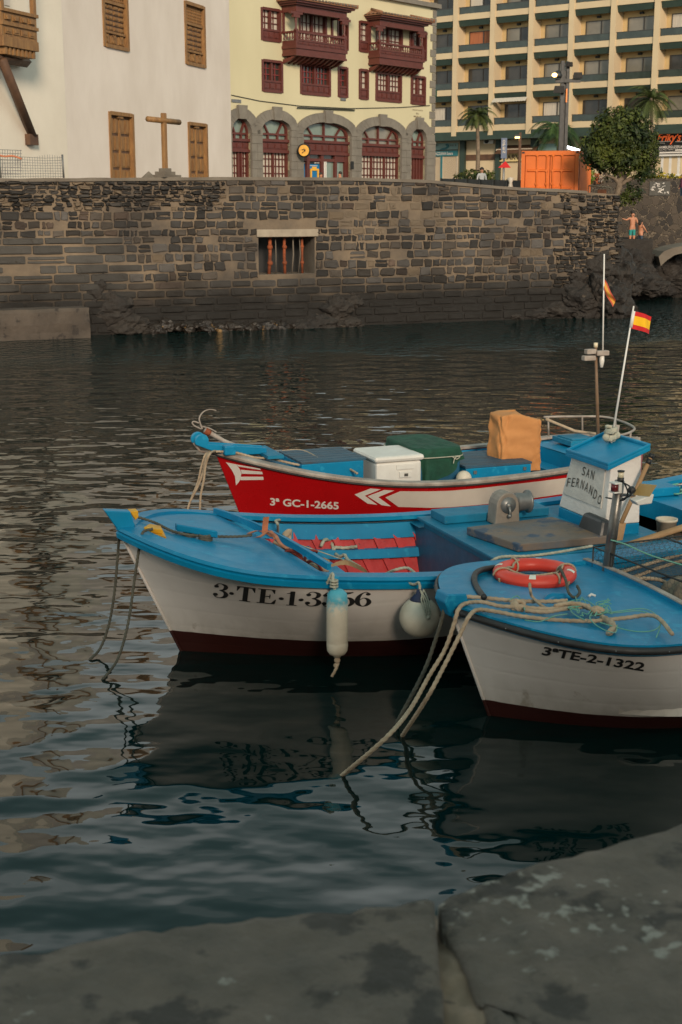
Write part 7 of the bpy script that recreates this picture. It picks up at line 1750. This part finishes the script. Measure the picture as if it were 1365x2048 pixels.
rope_into(b, [(2.9, -.51, 1.0), (2.95, -.53, .97), (3.0, -.52, 1.0), (2.93, -.53, .99), (2.9, -.54, .92)], .006, FB); b.build('tie_line', M['rope_white'], root)
# buoy and engine cover
b = MB(); c = FB.pix(928, 957, w=-.62); b.ball(FB(c[0], c[1], c[2]), .098, 20, 12); tag(b.build('small_buoy', M['fender']), 'small pale yellow ball buoy tucked against the near rail of the red boat', 'buoy')
root = thing('engine_cover', FB(3.5, 0, .4), 'blue engine cover with dark plank lid between the green crate and the orange cloth', 'engine cover')
fbox(FB, 'cover_body', M['boat_blue'], root, 3.10, 4.02, -.50, .45, .4, .83, .01)
b = MB(FB)
for k in range(6): w0 = -.5 + k * .159; b.box(3.09, 4.03, w0, w0 + .15, .834, .86)
b.build('plank_lid', M['deck_slats'], root)
b = MB(FB)
for s_ in (3.2, 3.9): b.box(s_, s_ + .04, -.52, -.5, .76, .80)
b.build('hinge', M['metal_grey'], root)
# draped orange cloth over an upright
cr0 = [FB.pix(u, v, w=ww) for u, v, ww in ((972, 935, .12), (1078, 945, -.2))]
root = thing('draped_cloth', FB(4.0, 0, .7), 'faded orange cloth draped over a tall engine control stand in the red boat', 'cloth')
b = MB(FB); b.smooth = True
s0, s1 = 3.78, 4.33
def dc(i, j):
    # i runs round, j up
    a = 2 * math.pi * i; cx, cy = math.cos(a), math.sin(a); sx_ = math.copysign(abs(cx) ** .35, cx); sy_ = math.copysign(abs(cy) ** .35, cy)
    jj = min(1, j * 1.18); z = .68 + (.71) * jj; tt = max(0, (j - .85) / .15)
    f = (.012 * math.sin(a * 5 + 1.4 * jj) + .007 * math.sin(a * 11 + 3 * jj)) * (1.2 - jj)
    hs = .315 + f - .012 * jj; hw = .20 + f; zz = z + (.03 * (-sx_) + .03 * math.sin(2.6 * sx_ + 2.2)) * jj
    wr = .03 * noise.noise(Vector((a * 2.5 + jj * 3, jj * 4, 2))) + .012 * noise.noise(Vector((a * 6 - jj * 5, jj * 9, 7)))
    return (4.03 + (hs + wr) * sx_ * (1 - tt), -.03 + (hw + wr) * sy_ * (1 - tt), zz + .03 * tt)
b.grid(dc, 96, 34, wrapu=True); b.build('cloth', M['cloth_orange'], root)
# mast, lamps and poles at the stern
mb_ = FB.pix(1198, 866, w=.1); mt_ = FB.pix(1192, 690, w=.1)
root = thing('lamp_mast', FB(mb_[0], .1, .95), 'thin brown mast with work lamps standing on the stern of the red boat', 'mast')
b = MB(FB); b.tube([(mb_[0], .1, .9), (mt_[0], .1, mt_[2] - .02)], [.026, .018], 8); b.build('pole', mat('mast_brown', (.2, .12, .065), (.13, .075, .04), 5, .6), root)
b = MB(FB); b.tube([(mt_[0], .1, mt_[2] - .03), (mt_[0], .1, mt_[2] + .03)], .028, 10); b.build('mast_light', M['lens_white'], root)
for (u, v, du) in ((1180, 716, 15), (1206, 706, 16), (1183, 703, 12)):
    b = MB(FB); c = FB.pix(u, v, w=.02); b.box(c[0] - du * .0058, c[0] + du * .0058, .0, .09, c[2] - .035, c[2] + .03); b.build('work_lamp', M['rail_grey'], root, bevel=.01)
b = MB(FB); c = FB.pix(1195, 708, w=.1); b.box(c[0] - .1, c[0] + .1, .06, .16, c[2] - .02, c[2] + .02); b.tube(cr([FB.pix(1195, 705, w=.1), FB.pix(1200, 730, w=.1), FB.pix(1207, 735, w=.1), FB.pix(1205, 715, w=.1)], 5), .007, 5); b.build('lamp_bracket', M['black'], root)
b = MB(FB); c = FB.pix(1204, 722, w=.05); b.lathe((c[0], .05, c[2] - .09), [(0, 0), (.02, .01), (.035, .09), (.03, .16), (0, .17)], 10); b.build('hanging_lamp', M['plastic_white'], root)
fp0 = FB.pix(1206, 706, w=.08); fp1 = FB.pix(1209, 508, w=.08)
root = thing('flag', FB(*fp0), 'faded drooping red and yellow flag on the upright white pole of the red boat', 'flag')
b = MB(FB); b.tube([fp0, fp1], [.011, .009], 8); b.build('pole', M['white_paint'], root)
b = MB(FB); idx = []; mfr = mat('flag_red_faded', (.50, .10, .05), (.42, .07, .04), 4, .8); mfy = mat('flag_yellow_faded', (.65, .33, .05), (.55, .26, .04), 4, .8)
for i in range(15):
    f = i / 14; row = []
    for j in range(13):
        g_ = j / 12; u = 1208.5 + (23 * f) + g_ * (-1 - 5 * f) + 1.0 * math.sin(f * 7 + g_ * 2); v = 556 + 44 * f + g_ * (22 - 8 * f); p = FB.pix(u, v, w=.08 + .03 * math.sin(g_ * 5 + f * 6)); row.append(b.pt(p))
    idx.append(row)
for i in range(14):
    for j in range(12): b.cur = 1 if 3 <= j < 9 else 0; b.smooth = True; b.face((idx[i][j], idx[i + 1][j], idx[i + 1][j + 1], idx[i][j + 1]))
b.build('cloth', [mfr, mfy], root)
# stern rail
root = MB(FB); zr_ = 1.16
b = MB(FB); P = [(FB.pix(1088, 834, z=zr_)), FB.pix(1150, 833, z=zr_), FB.pix(1210, 834, z=zr_), FB.pix(1250, 845, z=zr_), FB.pix(1269, 856, z=zr_), FB.pix(1262, 864, z=zr_), FB.pix(1240, 871, z=zr_), FB.pix(1215, 876, z=zr_)]
b.tube(cr(P, 6), .016, 8)
b.build('stern_rail', M['rail_grey'], rb)
for u, v in ((1097, 834), (1165, 833), (1232, 839), (1262, 864)):
    q = FB.pix(u, v, z=zr_); b = MB(FB); b.tube([q, (q[0], q[1] * .97, .9)], .013, 6); b.build('rail_stanchion', M['rail_grey'], rb)
b = MB(FB); b.tube([FB.pix(1092, 838, w=.55), FB.pix(1150, 862, w=.45), FB.pix(1195, 868, w=.4)], .02, 6); tag(b.build('spar', M['rope_tan']), 'brown wooden spar lying across the stern of the red boat', 'spar')
b = MB(FB); b.tube([FB.pix(1235, 850, w=-.1), FB.pix(1230, 882, w=-.1)], .035, 8); b.build('outboard_post', M['rail_grey'], rb)

# ---------------------------------------------------------------- boat C (white, life ring)
C = Boat((.879, 10.424), 24.11, .932, 1.298, 4.209, .317, 3.249, .807, .984, .738, .50)
FC = C.F
rc = thing('fishing_boat', FC(0, 0, 0), 'nearest white fishing boat with black rubbing strip and a life ring on its blue foredeck', 'fishing boat', 'moored fishing boats')
C.shell('hull', [M['hull_C'], M['hull_bottom']], rc, .14)
C.sweep([(.03, .07), (.03, -.01), (-.005, -.03), (-.005, .02), (-.24, .02), (-.24, .07)], 'gunwale', M['boat_blue'], rc)
C.sweep([(.034, .055), (.055, .05), (.064, .032), (.064, .015), (.05, .0), (.034, .0)], 'rubbing_strip', M['rubber'], rc, n=120, smooth=True)
b = MB(FC)
P, N = C.path(.9, .9, 60)
for i in range(2, 60, 3): b.ball((P[i][0] + N[i][0] * .066, P[i][1] + N[i][1] * .066, P[i][2] + .026), .006, 6, 5)
b.build('strip_screws', M['metal_grey'], rc)
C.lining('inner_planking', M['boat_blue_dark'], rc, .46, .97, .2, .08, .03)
def s1C(f): return 1.86 + .10 * f
C.deck('foredeck', M['boat_blue'], rc, lambda f: .05, s1C, dz=.035, cam=.04, ins=.2)
P, N = C.path(.02, .26, 60); b = MB(FC)
Q = [(p[0] - n[0] * .27, p[1] - n[1] * .27, p[2] + .085) for p, n in zip(P, N) if p[1] > .02]; Q = [q for q in Q if q[0] < 1.0][3:]
b.tube(Q, .026, 8); b.build('deck_rubber', M['rubber'], rc)
b = MB(FC); hw = C.W(1.86) - .2
b.hexa([(1.86 - .10, -hw, .78), (1.90 - .10, -hw, .78), (1.90 + .10, hw, .78), (1.86 + .10, hw, .78), (1.86 - .10, -hw, .90), (1.90 - .10, -hw, .90), (1.90 + .10, hw, .90), (1.86 + .10, hw, .90)]) if 0 else None
n = 20
for i in range(n):
    f0, f1 = -1 + 2 * i / n, -1 + 2 * (i + 1) / n; z0_, z1_ = C.Zs(1.86) + .04 * (1 - f0 * f0), C.Zs(1.86) + .04 * (1 - f1 * f1)
    b.hexa([(s1C(f0), f0 * hw, z0_ - .03), (s1C(f0) + .04, f0 * hw, z0_ - .03), (s1C(f1) + .04, f1 * hw, z1_ - .03), (s1C(f1), f1 * hw, z1_ - .03), (s1C(f0), f0 * hw, z0_ + .07), (s1C(f0) + .04, f0 * hw, z0_ + .07), (s1C(f1) + .04, f1 * hw, z1_ + .07), (s1C(f1), f1 * hw, z1_ + .07)])
b.build('deck_coaming', M['boat_blue'], rc)
b = MB(FC)
for i in range(n):
    f0, f1 = -1 + 2 * i / n, -1 + 2 * (i + 1) / n; z0_, z1_ = C.Zs(1.86) + .04 * (1 - f0 * f0), C.Zs(1.86) + .04 * (1 - f1 * f1)
    b.hexa([(s1C(f0) - .004, f0 * hw, z0_ + .072), (s1C(f0) + .05, f0 * hw, z0_ + .072), (s1C(f1) + .05, f1 * hw, z1_ + .072), (s1C(f1) - .004, f1 * hw, z1_ + .072), (s1C(f0) - .004, f0 * hw, z0_ + .084), (s1C(f0) + .05, f0 * hw, z0_ + .084), (s1C(f1) + .05, f1 * hw, z1_ + .084), (s1C(f1) - .004, f1 * hw, z1_ + .084)])
b.build('coaming_cap', M['rail_grey'], rc)
b = MB(FC); b.poly(C.section(1.93, .2, .09)); b.build('fore_bulkhead', M['boat_blue_dark'], rc)
b = MB(FC); b.box(2.35, 2.62, -1.1, 1.12, .50, .55); b.box(3.1, 3.35, -1.05, 1.1, .5, .55); b.build('thwart', M['boat_blue'], rc, bevel=.008)
b = MB(FC); ap = [FC.pix(u, v, w=-.07) for u, v in ((893, 1188), (932, 1186), (936, 1208), (912, 1240), (900, 1232), (888, 1206))]
b.prism([(p[0], -.09, p[2]) for p in ap], (0, .18, 0)); b.build('stem_head', M['boat_blue'], rc, bevel=.012)
b = MB(FC); st_ = [C.hull(0, i / 14, 1) for i in range(15)]; b.tube([(p[0] - .002, 0, p[2]) for p in st_], .014, 8); b.build('stem', M['hull_C'], rc)
b = MB(FC); a_, c_ = FC.pix(950, 1226, z=.96), FC.pix(1000, 1238, z=.95); b.hexa([(a_[0] - .03, a_[1] - .05, .958), (c_[0], c_[1] - .06, .952), (c_[0] + .03, c_[1] + .05, .957), (a_[0], a_[1] + .06, .963), (a_[0] - .03, a_[1] - .05, .966), (c_[0], c_[1] - .06, .96), (c_[0] + .03, c_[1] + .05, .965), (a_[0], a_[1] + .06, .971)]); b.build('bare_wood_patch', M['wood_light'], rc)
# spray strake
b = MB(FC)
for i in range(30):
    ka, kb = .20 + .78 * i / 30, .20 + .78 * (i + 1) / 30
    q = []
    for k in (ka, kb):
        v0 = (.17 - C.zb) / (C.zs(k) - C.zb); v1 = (.24 - C.zb) / (C.zs(k) - C.zb); t_ = min(1, (k - .2) * 8); p0, p1 = C.hull(k, v0, -1), C.hull(k, v1, -1); q.append(((p0[0], p0[1] - .005, p0[2]), (p0[0], p0[1] - .01 - .06 * t_, p0[2] + .005), (p1[0], p1[1] - .0, p1[2] + .02 * t_)))
    b.poly([q[0][0], q[1][0], q[1][1], q[0][1]]); b.poly([q[0][1], q[1][1], q[1][2], q[0][2]])
b.build('spray_strake', M['hull_white'], rc)
C.decal([px_text('3ªTE-2-1322', (1084, 1308), (1287, 1341), 17, .028, .0, (.32, -.95))], 'hull_number', M['lettering_black'], rc)
# life ring
cc = (1.17, .66, .945); root = thing('life_ring', FC(cc[0], cc[1], cc[2] - .06), 'bright orange red life ring lying on the blue foredeck of the nearest boat', 'life ring')
b = MB(FC); b.smooth = True; Rr, rr_ = .292, .07
def tor(i, j): a = 2 * math.pi * i; q = 2 * math.pi * j; return (cc[0] + (Rr + rr_ * math.cos(q)) * math.cos(a), cc[1] + (Rr + rr_ * math.cos(q)) * math.sin(a), cc[2] + .02 * math.sin(a) * 0 + rr_ * .85 * math.sin(q))
b.grid(lambda i, j: tor(i, j), 72, 22, wrapu=True); b.build('ring_body', M['orange_ring'], root)
for a_ in (.9, 2.45, 4.1, 5.5):
    b = MB(FC); b.smooth = True
    def tp(i, j): a = a_ + .17 * (i - .5); q = .7 + 1.0 * j; e = 1.02; return (cc[0] + (Rr + rr_ * e * math.cos(q)) * math.cos(a), cc[1] + (Rr + rr_ * e * math.cos(q)) * math.sin(a), cc[2] + rr_ * .85 * e * math.sin(q) + .001)
    b.grid(tp, 4, 12); b.build('reflective_tape', M['tape'], root)
b = MB(); 
for a_ in (1.6, 2.9, 4.75, 6.0):
    rope_into(b, [(cc[0] + (Rr + rr_ * 1.13 * math.cos(q)) * math.cos(a_ + .05 * q), cc[1] + (Rr + rr_ * 1.13 * math.cos(q)) * math.sin(a_ + .05 * q), cc[2] + rr_ * .98 * math.sin(q)) for q in [i * .7 for i in range(10)]], .010, FC)
for a0_, a1_ in ((1.6, 2.9), (2.9, 4.75), (4.75, 6.0)):
    rope_into(b, [(cc[0] + (.20 + .05 * abs(2 * t_ - 1)) * math.cos(a0_ + (a1_ - a0_) * t_), cc[1] + (.20 + .05 * abs(2 * t_ - 1)) * math.sin(a0_ + (a1_ - a0_) * t_), cc[2] + .03 + .03 * abs(2 * t_ - 1)) for t_ in [i / 6 for i in range(7)]], .010, FC)
b.build('grab_rope', M['rope_tan'], root)
# cleat
P, N = C.path(.45, .45, 90); b = MB(FC); b.tube([(p[0] - n[0] * .25, p[1] - n[1] * .25, p[2] + .047) for p, n in zip(P, N) if p[0] > .35 and p[0] < 1.85 and p[1] < 0], .006, 5); b.build('deck_seam', M['black'], rc)
b = MB(FC); a_ = FC.pix(1092, 1198, z=.93); c_ = FC.pix(1150, 1192, z=.93); b.tube(cr([(a_[0], a_[1], .90), (a_[0] * .8 + c_[0] * .2, a_[1] * .8 + c_[1] * .2, .935), (a_[0] * .5 + c_[0] * .5, a_[1] * .5 + c_[1] * .5, .93), (c_[0], c_[1], .91)], 5), [.03, .035, .04, .04, .042, .042, .045, .042, .042, .04, .04, .04, .038, .035, .032, .03], 10)
b.build('deck_cleat', M['boat_blue'], rc)
b = MB(FC); c_ = FC.pix(1212, 1222, z=.86); b.tube([(c_[0], c_[1], .86), (c_[0], c_[1], .875)], .085, 20); b.build('deck_plate', M['wood_light'], rc)
# heavy ropes on deck and down to the water
def zC(u, v, dz=.03): # deck height below the seen point
    z = .92
    for _ in range(5): p = FC.pix(u, v, z=z); z = C.Zs(max(0, p[0])) + dz + .07
    return FC.pix(u, v, z=z)
def wpt(u, v, y): return FC.loc(PY(u, v, y))
G = 'heavy tan ropes at the bow of the nearest boat'
rope('mooring_rope', [zC(1180, 1212, .05), zC(1140, 1210, .06), zC(1100, 1218, .05), zC(1040, 1214, .05), zC(1000, 1212, .05), zC(965, 1204, .06), wpt(935, 1206, 10.36), wpt(918, 1218, 10.2), wpt(908, 1250, 10.15), wpt(890, 1300, 10.1), wpt(860, 1350, 9.95), wpt(820, 1420, 9.6), wpt(770, 1478, 9.2), FC.loc(PZ(682, 1553, -.02)), FC.loc(PZ(668, 1566, -.4))], .0165, M['rope_tan'], 'heavy rope from the nearest bow reaching furthest left into the water', 'rope', G, FC)
rope('mooring_rope', [zC(1345, 1268, .07), zC(1310, 1232, .09), zC(1250, 1236, .04), zC(1190, 1242, .03), zC(1110, 1240, .03), zC(1040, 1232, .03), zC(985, 1222, .035), wpt(955, 1220, 10.2), wpt(938, 1234, 10.05), wpt(920, 1270, 10.0), wpt(890, 1330, 9.9), wpt(855, 1395, 9.75), FC.loc(PZ(803, 1474, -.02)), FC.loc(PZ(790, 1490, -.4))], .0165, M['rope_tan'], 'heavy rope along the near deck and over the bow, rightmost at the water', 'rope', G, FC)
rope('mooring_rope', [wpt(896, 1188, 10.5), wpt(891, 1205, 10.42), wpt(885, 1235, 10.42), wpt(868, 1290, 10.4), wpt(845, 1350, 10.35), FC.loc(PZ(790, 1452, -.02)), FC.loc(PZ(780, 1465, -.4))], .016, M['rope_grey'], 'darker rope hanging between the round buoy and the nearest bow', 'rope', G, FC)
rope('deck_rope', [zC(930, 1193, .04), zC(980, 1197, .03), zC(1040, 1202, .03), zC(1100, 1203, .04), zC(1135, 1201, .05)], .017, M['rope_tan'], 'short heavy rope running from the stem head to the knot by the life ring', 'rope', G, FC)
rope('deck_rope', [zC(1060, 1168, .15), zC(1061, 1180, .14), zC(1064, 1192, .08), zC(1080, 1208, .05), zC(1090, 1215, .04)], .012, M['rope_tan'], 'thin tan rope tying the life ring to the heavy knot', 'rope', None, FC)
rope('deck_rope', [zC(1205, 1235, .04), zC(1222, 1245, .05), zC(1228, 1257, .04), zC(1218, 1266, .03)], .026, M['rope_tan'], 'cut stub of heavy rope pointing towards the near gunwale', 'rope', None, FC)
def knot(name, c, R_, r, m, label, seed, n=4):
    rk = random.Random(seed); b = MB()
    for k in range(n):
        ax = rk.uniform(0, 3.1); tl = rk.uniform(.3, 1.2); Q = []
        for i in range(9):
            t_ = i * .785; v = Vector((R_ * math.cos(t_), R_ * .7 * math.sin(t_), 0)); v = Vector((v.x, v.y * math.cos(tl), v.y * math.sin(tl))); v = Vector((v.x * math.cos(ax) - v.y * math.sin(ax), v.x * math.sin(ax) + v.y * math.cos(ax), v.z)); Q.append((c[0] + v.x, c[1] + v.y, c[2] + v.z))
        rope_into(b, Q, r, FC)
    return tag(b.build(name, m), label, 'knot')
c_ = zC(1037, 1212, .05); knot('rope_knot', c_, .055, .019, M['rope_tan'], 'bulky knot of heavy tan rope below the life ring', 3, 5)
c_ = zC(1195, 1222, .06); knot('rope_knot', c_, .05, .012, M['rope_tan'], 'frayed knot of rope and green line near the middle of the near deck', 5, 7)
rope('deck_rope', [zC(1050, 1220, .04), zC(1090, 1224, .04), zC(1130, 1218, .05), zC(1165, 1214, .06), zC(1195, 1222, .05)], .017, M['rope_tan'], 'doubled heavy rope joining the two knots on the near deck', 'rope', G, FC)
rope('deck_rope', [zC(1110, 1212, .07), zC(1140, 1207, .08), zC(1170, 1211, .08), zC(1192, 1226, .06)], .018, M['rope_tan'], 'upper heavy rope arching over the cleat on the near deck', 'rope', G, FC)
b = MB(); rk = random.Random(2)
for P in ([(1130, 1205), (1170, 1200), (1215, 1225), (1280, 1222), (1320, 1240), (1310, 1260), (1265, 1262), (1200, 1245)], [(1180, 1232), (1240, 1222), (1290, 1218), (1318, 1235), (1320, 1255), (1313, 1275)], [(1195, 1215), (1180, 1235), (1200, 1255), (1230, 1265), (1235, 1250)], [(1135, 1200), (1145, 1225), (1170, 1240)], [(1050, 1240), (1080, 1243), (1110, 1232), (1135, 1228)], [(1020, 1200), (1035, 1192), (1045, 1205), (1050, 1220)], [(1060, 1130), (1085, 1126), (1110, 1135), (1120, 1150), (1105, 1145)], [(1080, 1132), (1100, 1130), (1123, 1140), (1125, 1155)]):
    rope_into(b, [zC(u, v, .05 + .015 * (i % 2)) for i, (u, v) in enumerate(P)], .0045, FC)
tag(b.build('fishing_line', M['rope_green']), 'loose pale green fishing line looping over the near foredeck', 'fishing line')
b = MB()
for k in range(10):
    u0, v0 = rk.uniform(1140, 1215), rk.uniform(1200, 1225); rope_into(b, [zC(u0 + rk.uniform(-18, 18), v0 + rk.uniform(-9, 9), .07) for _ in range(6)], .004, FC)
tag(b.build('line_tangle', M['rope_green']), 'tight green tangle of fishing line on top of the frayed knot', 'fishing line')
rope('deck_rope', [zC(1120, 1135, .1), zC(1132, 1160, .12), zC(1138, 1185, .09), zC(1150, 1195, .06), zC(1160, 1185, .05), zC(1155, 1172, .05)], .012, M['rope_grey'], 'grey green cord passing over the right side of the life ring', 'rope', None, FC)
b = MB(FC); c_ = zC(1178, 1193, .03); b.tube([(c_[0], c_[1], c_[2]), (c_[0] + .03, c_[1] + .01, c_[2] + .012), (c_[0] + .06, c_[1] - .01, c_[2])], .012, 6); tag(b.build('paper_scrap', M['white_paint']), 'small white scrap on the blue deck right of the life ring', 'scrap')
# navigation light post
pb = (1.97, .60); root = thing('light_post', FC(pb[0], pb[1], .6), 'rusty metal post with navigation lights standing behind the nearest foredeck', 'light post')
p0 = FC.pix(1208, 1190, s=1.97); p1 = FC.pix(1240, 962, s=1.97)
b = MB(FC); b.tube([(p0[0], p0[1], .3), p0, tuple(Vector(p0).lerp(Vector(p1), .5)), p1], [.05, .05, .048, .045], 14); b.build('pole', mat('post_steel', (.20, .19, .17), (.10, .095, .09), 6, .35, metal=.75, c3=(.17, .06, .025), sc3=7, t3=.6), root)
X = lambda u, v, ds=0: FC.pix(u, v, s=1.97 + ds)
b = MB(FC); q = X(1242, 955); b.tube([(q[0], q[1], q[2] - .04), (q[0], q[1], q[2] + .0)], .03, 10); b.tube([(q[0], q[1], q[2] + .05), (q[0], q[1], q[2] + .062)], .032, 10); b.build('lamp_base', M['black'], root)
b = MB(FC); b.tube([(q[0], q[1], q[2] + .0), (q[0], q[1], q[2] + .05)], .026, 12); b.build('top_lens', M['lens_white'], root)
b = MB(FC); q = X(1233, 974, -.05); b.box(q[0] - .045, q[0] + .03, q[1] - .045, q[1] + .045, q[2] + .03, q[2] + .045); b.box(q[0] - .045, q[0] + .03, q[1] - .045, q[1] + .045, q[2] - .05, q[2] - .036); b.box(q[0] + .0, q[0] + .03, q[1] - .045, q[1] + .045, q[2] - .036, q[2] + .03); b.build('side_light_case', M['plastic_white'], root, bevel=.004)
b = MB(FC); b.tube([(q[0] - .015, q[1], q[2] - .036), (q[0] - .015, q[1], q[2] + .03)], .034, 12); b.build('red_lens', mat('lens_red', (.10, .008, .008), None, 3, .2), root)
b = MB(FC); q = X(1281, 981, .1); q2 = X(1268, 990, .05)
dsx = .085; b.hexa([(q[0] - .02, q[1] + .06, q[2] - .05), (q[0] + .05, q[1] - .07, q[2] - .045), (q[0] + .05, q[1] - .055, q[2] - .045), (q[0] - .02, q[1] + .075, q[2] - .05), (q[0] + .02, q[1] + .02, q[2] + .055), (q[0] + .09, q[1] - .11, q[2] + .06), (q[0] + .09, q[1] - .095, q[2] + .06), (q[0] + .02, q[1] + .035, q[2] + .055)])
b.build('floodlight_plate', mat('amber_plate', (.38, .27, .10), (.3, .2, .08), 5, .35), root)
b = MB(FC); q = X(1283, 999, .12); b.hexa([(q[0] - .06, q[1] - .05, q[2] - .04), (q[0] + .08, q[1] - .05, q[2] - .035), (q[0] + .08, q[1] + .05, q[2] - .03), (q[0] - .06, q[1] + .05, q[2] - .04), (q[0] - .1, q[1] - .05, q[2] + .0), (q[0] + .10, q[1] - .05, q[2] + .05), (q[0] + .10, q[1] + .05, q[2] + .05), (q[0] - .1, q[1] + .05, q[2] + .01)]); b.build('floodlight_housing', M['plastic_white'], root, bevel=.01)
b = MB(FC); q = X(1264, 980, .03); b.ball(q, .035, 10, 8); b.tube(cr([X(1250, 968), X(1256, 985), X(1248, 1000), X(1228, 998), X(1212, 995)], 5), .007, 6); b.tube(cr([X(1246, 965), X(1262, 975), X(1262, 990), X(1245, 998)], 5), .008, 6); b.tube(cr([X(1225, 998), X(1229, 1010), X(1232, 1022)], 4), .004, 5); b.build('lamp_wiring', M['black'], root)
b = MB(FC); q = X(1256, 985, .0); b.tube([X(1243, 990), X(1270, 990, .1)], .014, 6); b.build('lamp_bracket', M['metal_grey'], root)
# fish trap of hexagonal wire
root = thing('fish_trap', FC(2.6, .3, .7), 'big black framed fish trap of hexagonal chicken wire resting across the nearest boat', 'fish trap')
s0, s1, w0, w1, z0, z1 = 1.95, 3.55, .92, -.40, .66, 1.04
b = MB(FC)
for a, c in (((s0, w0, z0), (s1, w0, z0)), ((s0, w0, z1), (s1, w0, z1)), ((s0, w1, z0), (s1, w1, z0)), ((s0, w1, z1), (s1, w1, z1)), ((s0, w0, z0), (s0, w1, z0)), ((s0, w0, z1), (s0, w1, z1)), ((s1, w0, z0), (s1, w1, z0)), ((s1, w0, z1), (s1, w1, z1)), ((s0, w0, z0), (s0, w0, z1)), ((s0, w1, z0), (s0, w1, z1)), ((s1, w0, z0), (s1, w0, z1)), ((s1, w1, z0), (s1, w1, z1)), ((s0, w0 - .28, z0), (s0, w0 - .28, z1)), ((s0 + .8, w0, z1), (s0 + .8, w1, z1)), ((s0 + .8, w1, z0), (s0 + .8, w1, z1))):
    b.tube([a, c], .0085, 5)
b.build('trap_frame', M['black'], root)
b = MB(FC)
def hexes(org, ex, ey, LX, LY, c=.034):
    rows = int(LY / (c * 1.5)) + 1; cols = int(LX / (c * 1.732)) + 1
    for j in range(rows):
        for i in range(cols):
            x = i * c * 1.732 + (j % 2) * c * .866; y = j * c * 1.5; P = [(x, y + c), (x + .866 * c, y + .5 * c), (x + .866 * c, y - .5 * c), (x, y - c)]
            for a, q in zip(P[:-1], P[1:]):
                if max(a[0], q[0]) > LX or min(a[1], q[1]) < 0 or max(a[1], q[1]) > LY: continue
                A3 = Vector(org) + ex * a[0] + ey * a[1]; B3 = Vector(org) + ex * q[0] + ey * q[1]; b.tube([tuple(A3), tuple(B3)], .0017, 3, False)
X_, Y_, Z_ = Vector((1, 0, 0)), Vector((0, -1, 0)), Vector((0, 0, 1))
hexes((s0, w0, z1), X_, Y_, s1 - s0, w0 - w1); hexes((s0, w0, z0), Y_, Z_, w0 - w1, z1 - z0); hexes((s0, w0, z0), X_, Z_, s1 - s0, z1 - z0); hexes((s0, w1, z0), X_, Z_, s1 - s0, z1 - z0)
b.build('hexagonal_wire', mat('wire', (.12, .13, .12), (.07, .075, .07), 9, .5, metal=.4), root)
# net bundle and cane ribs in the trap
b = MB(FC); b.smooth = True
def nb(i, j): a = 2 * math.pi * i; q = math.pi * j; rr2 = 1 + .18 * math.sin(a * 9 + 3 * q) + .3 * noise.noise(Vector((math.cos(a) * 2, math.sin(a) * 2, j * 3))); return (2.55 + .34 * math.sin(q) * math.cos(a) * rr2, -.02 + .36 * math.sin(q) * math.sin(a) * rr2, .72 - .20 * math.cos(q) * rr2)
b.grid(nb, 60, 24, wrapu=True); tag(b.build('net_bundle', M['canvas_net']), 'bunched grey brown net tied in a bundle inside the wire trap', 'net')
b = MB()
for P in ([(1180, 1172), (1260, 1156), (1330, 1132), (1400, 1112)], [(1180, 1158), (1250, 1142), (1310, 1124), (1400, 1098)]): rope_into(b, [FC.pix(u, v, w=.98) for u, v in P], .017, FC)
rope_into(b, [FC.pix(u, v, w=.5) for u, v in ((1225, 1170), (1270, 1158), (1320, 1160), (1345, 1180), (1365, 1195))], .018, FC)
tag(b.build('cane_pole', M['rope_tan']), 'bent tan cane poles lying along the far rail of the nearest boat', 'poles')
rope('green_cord', [FC.pix(1222, 1080, s=1.93), FC.pix(1250, 1088, s=2.0), FC.pix(1300, 1110, s=2.1), FC.pix(1365, 1130, s=2.2), FC.pix(1400, 1140, s=2.3)], .007, M['rope_green'], 'taut pale green cord tied to the rusty post above the wire trap', 'cord', None, FC)
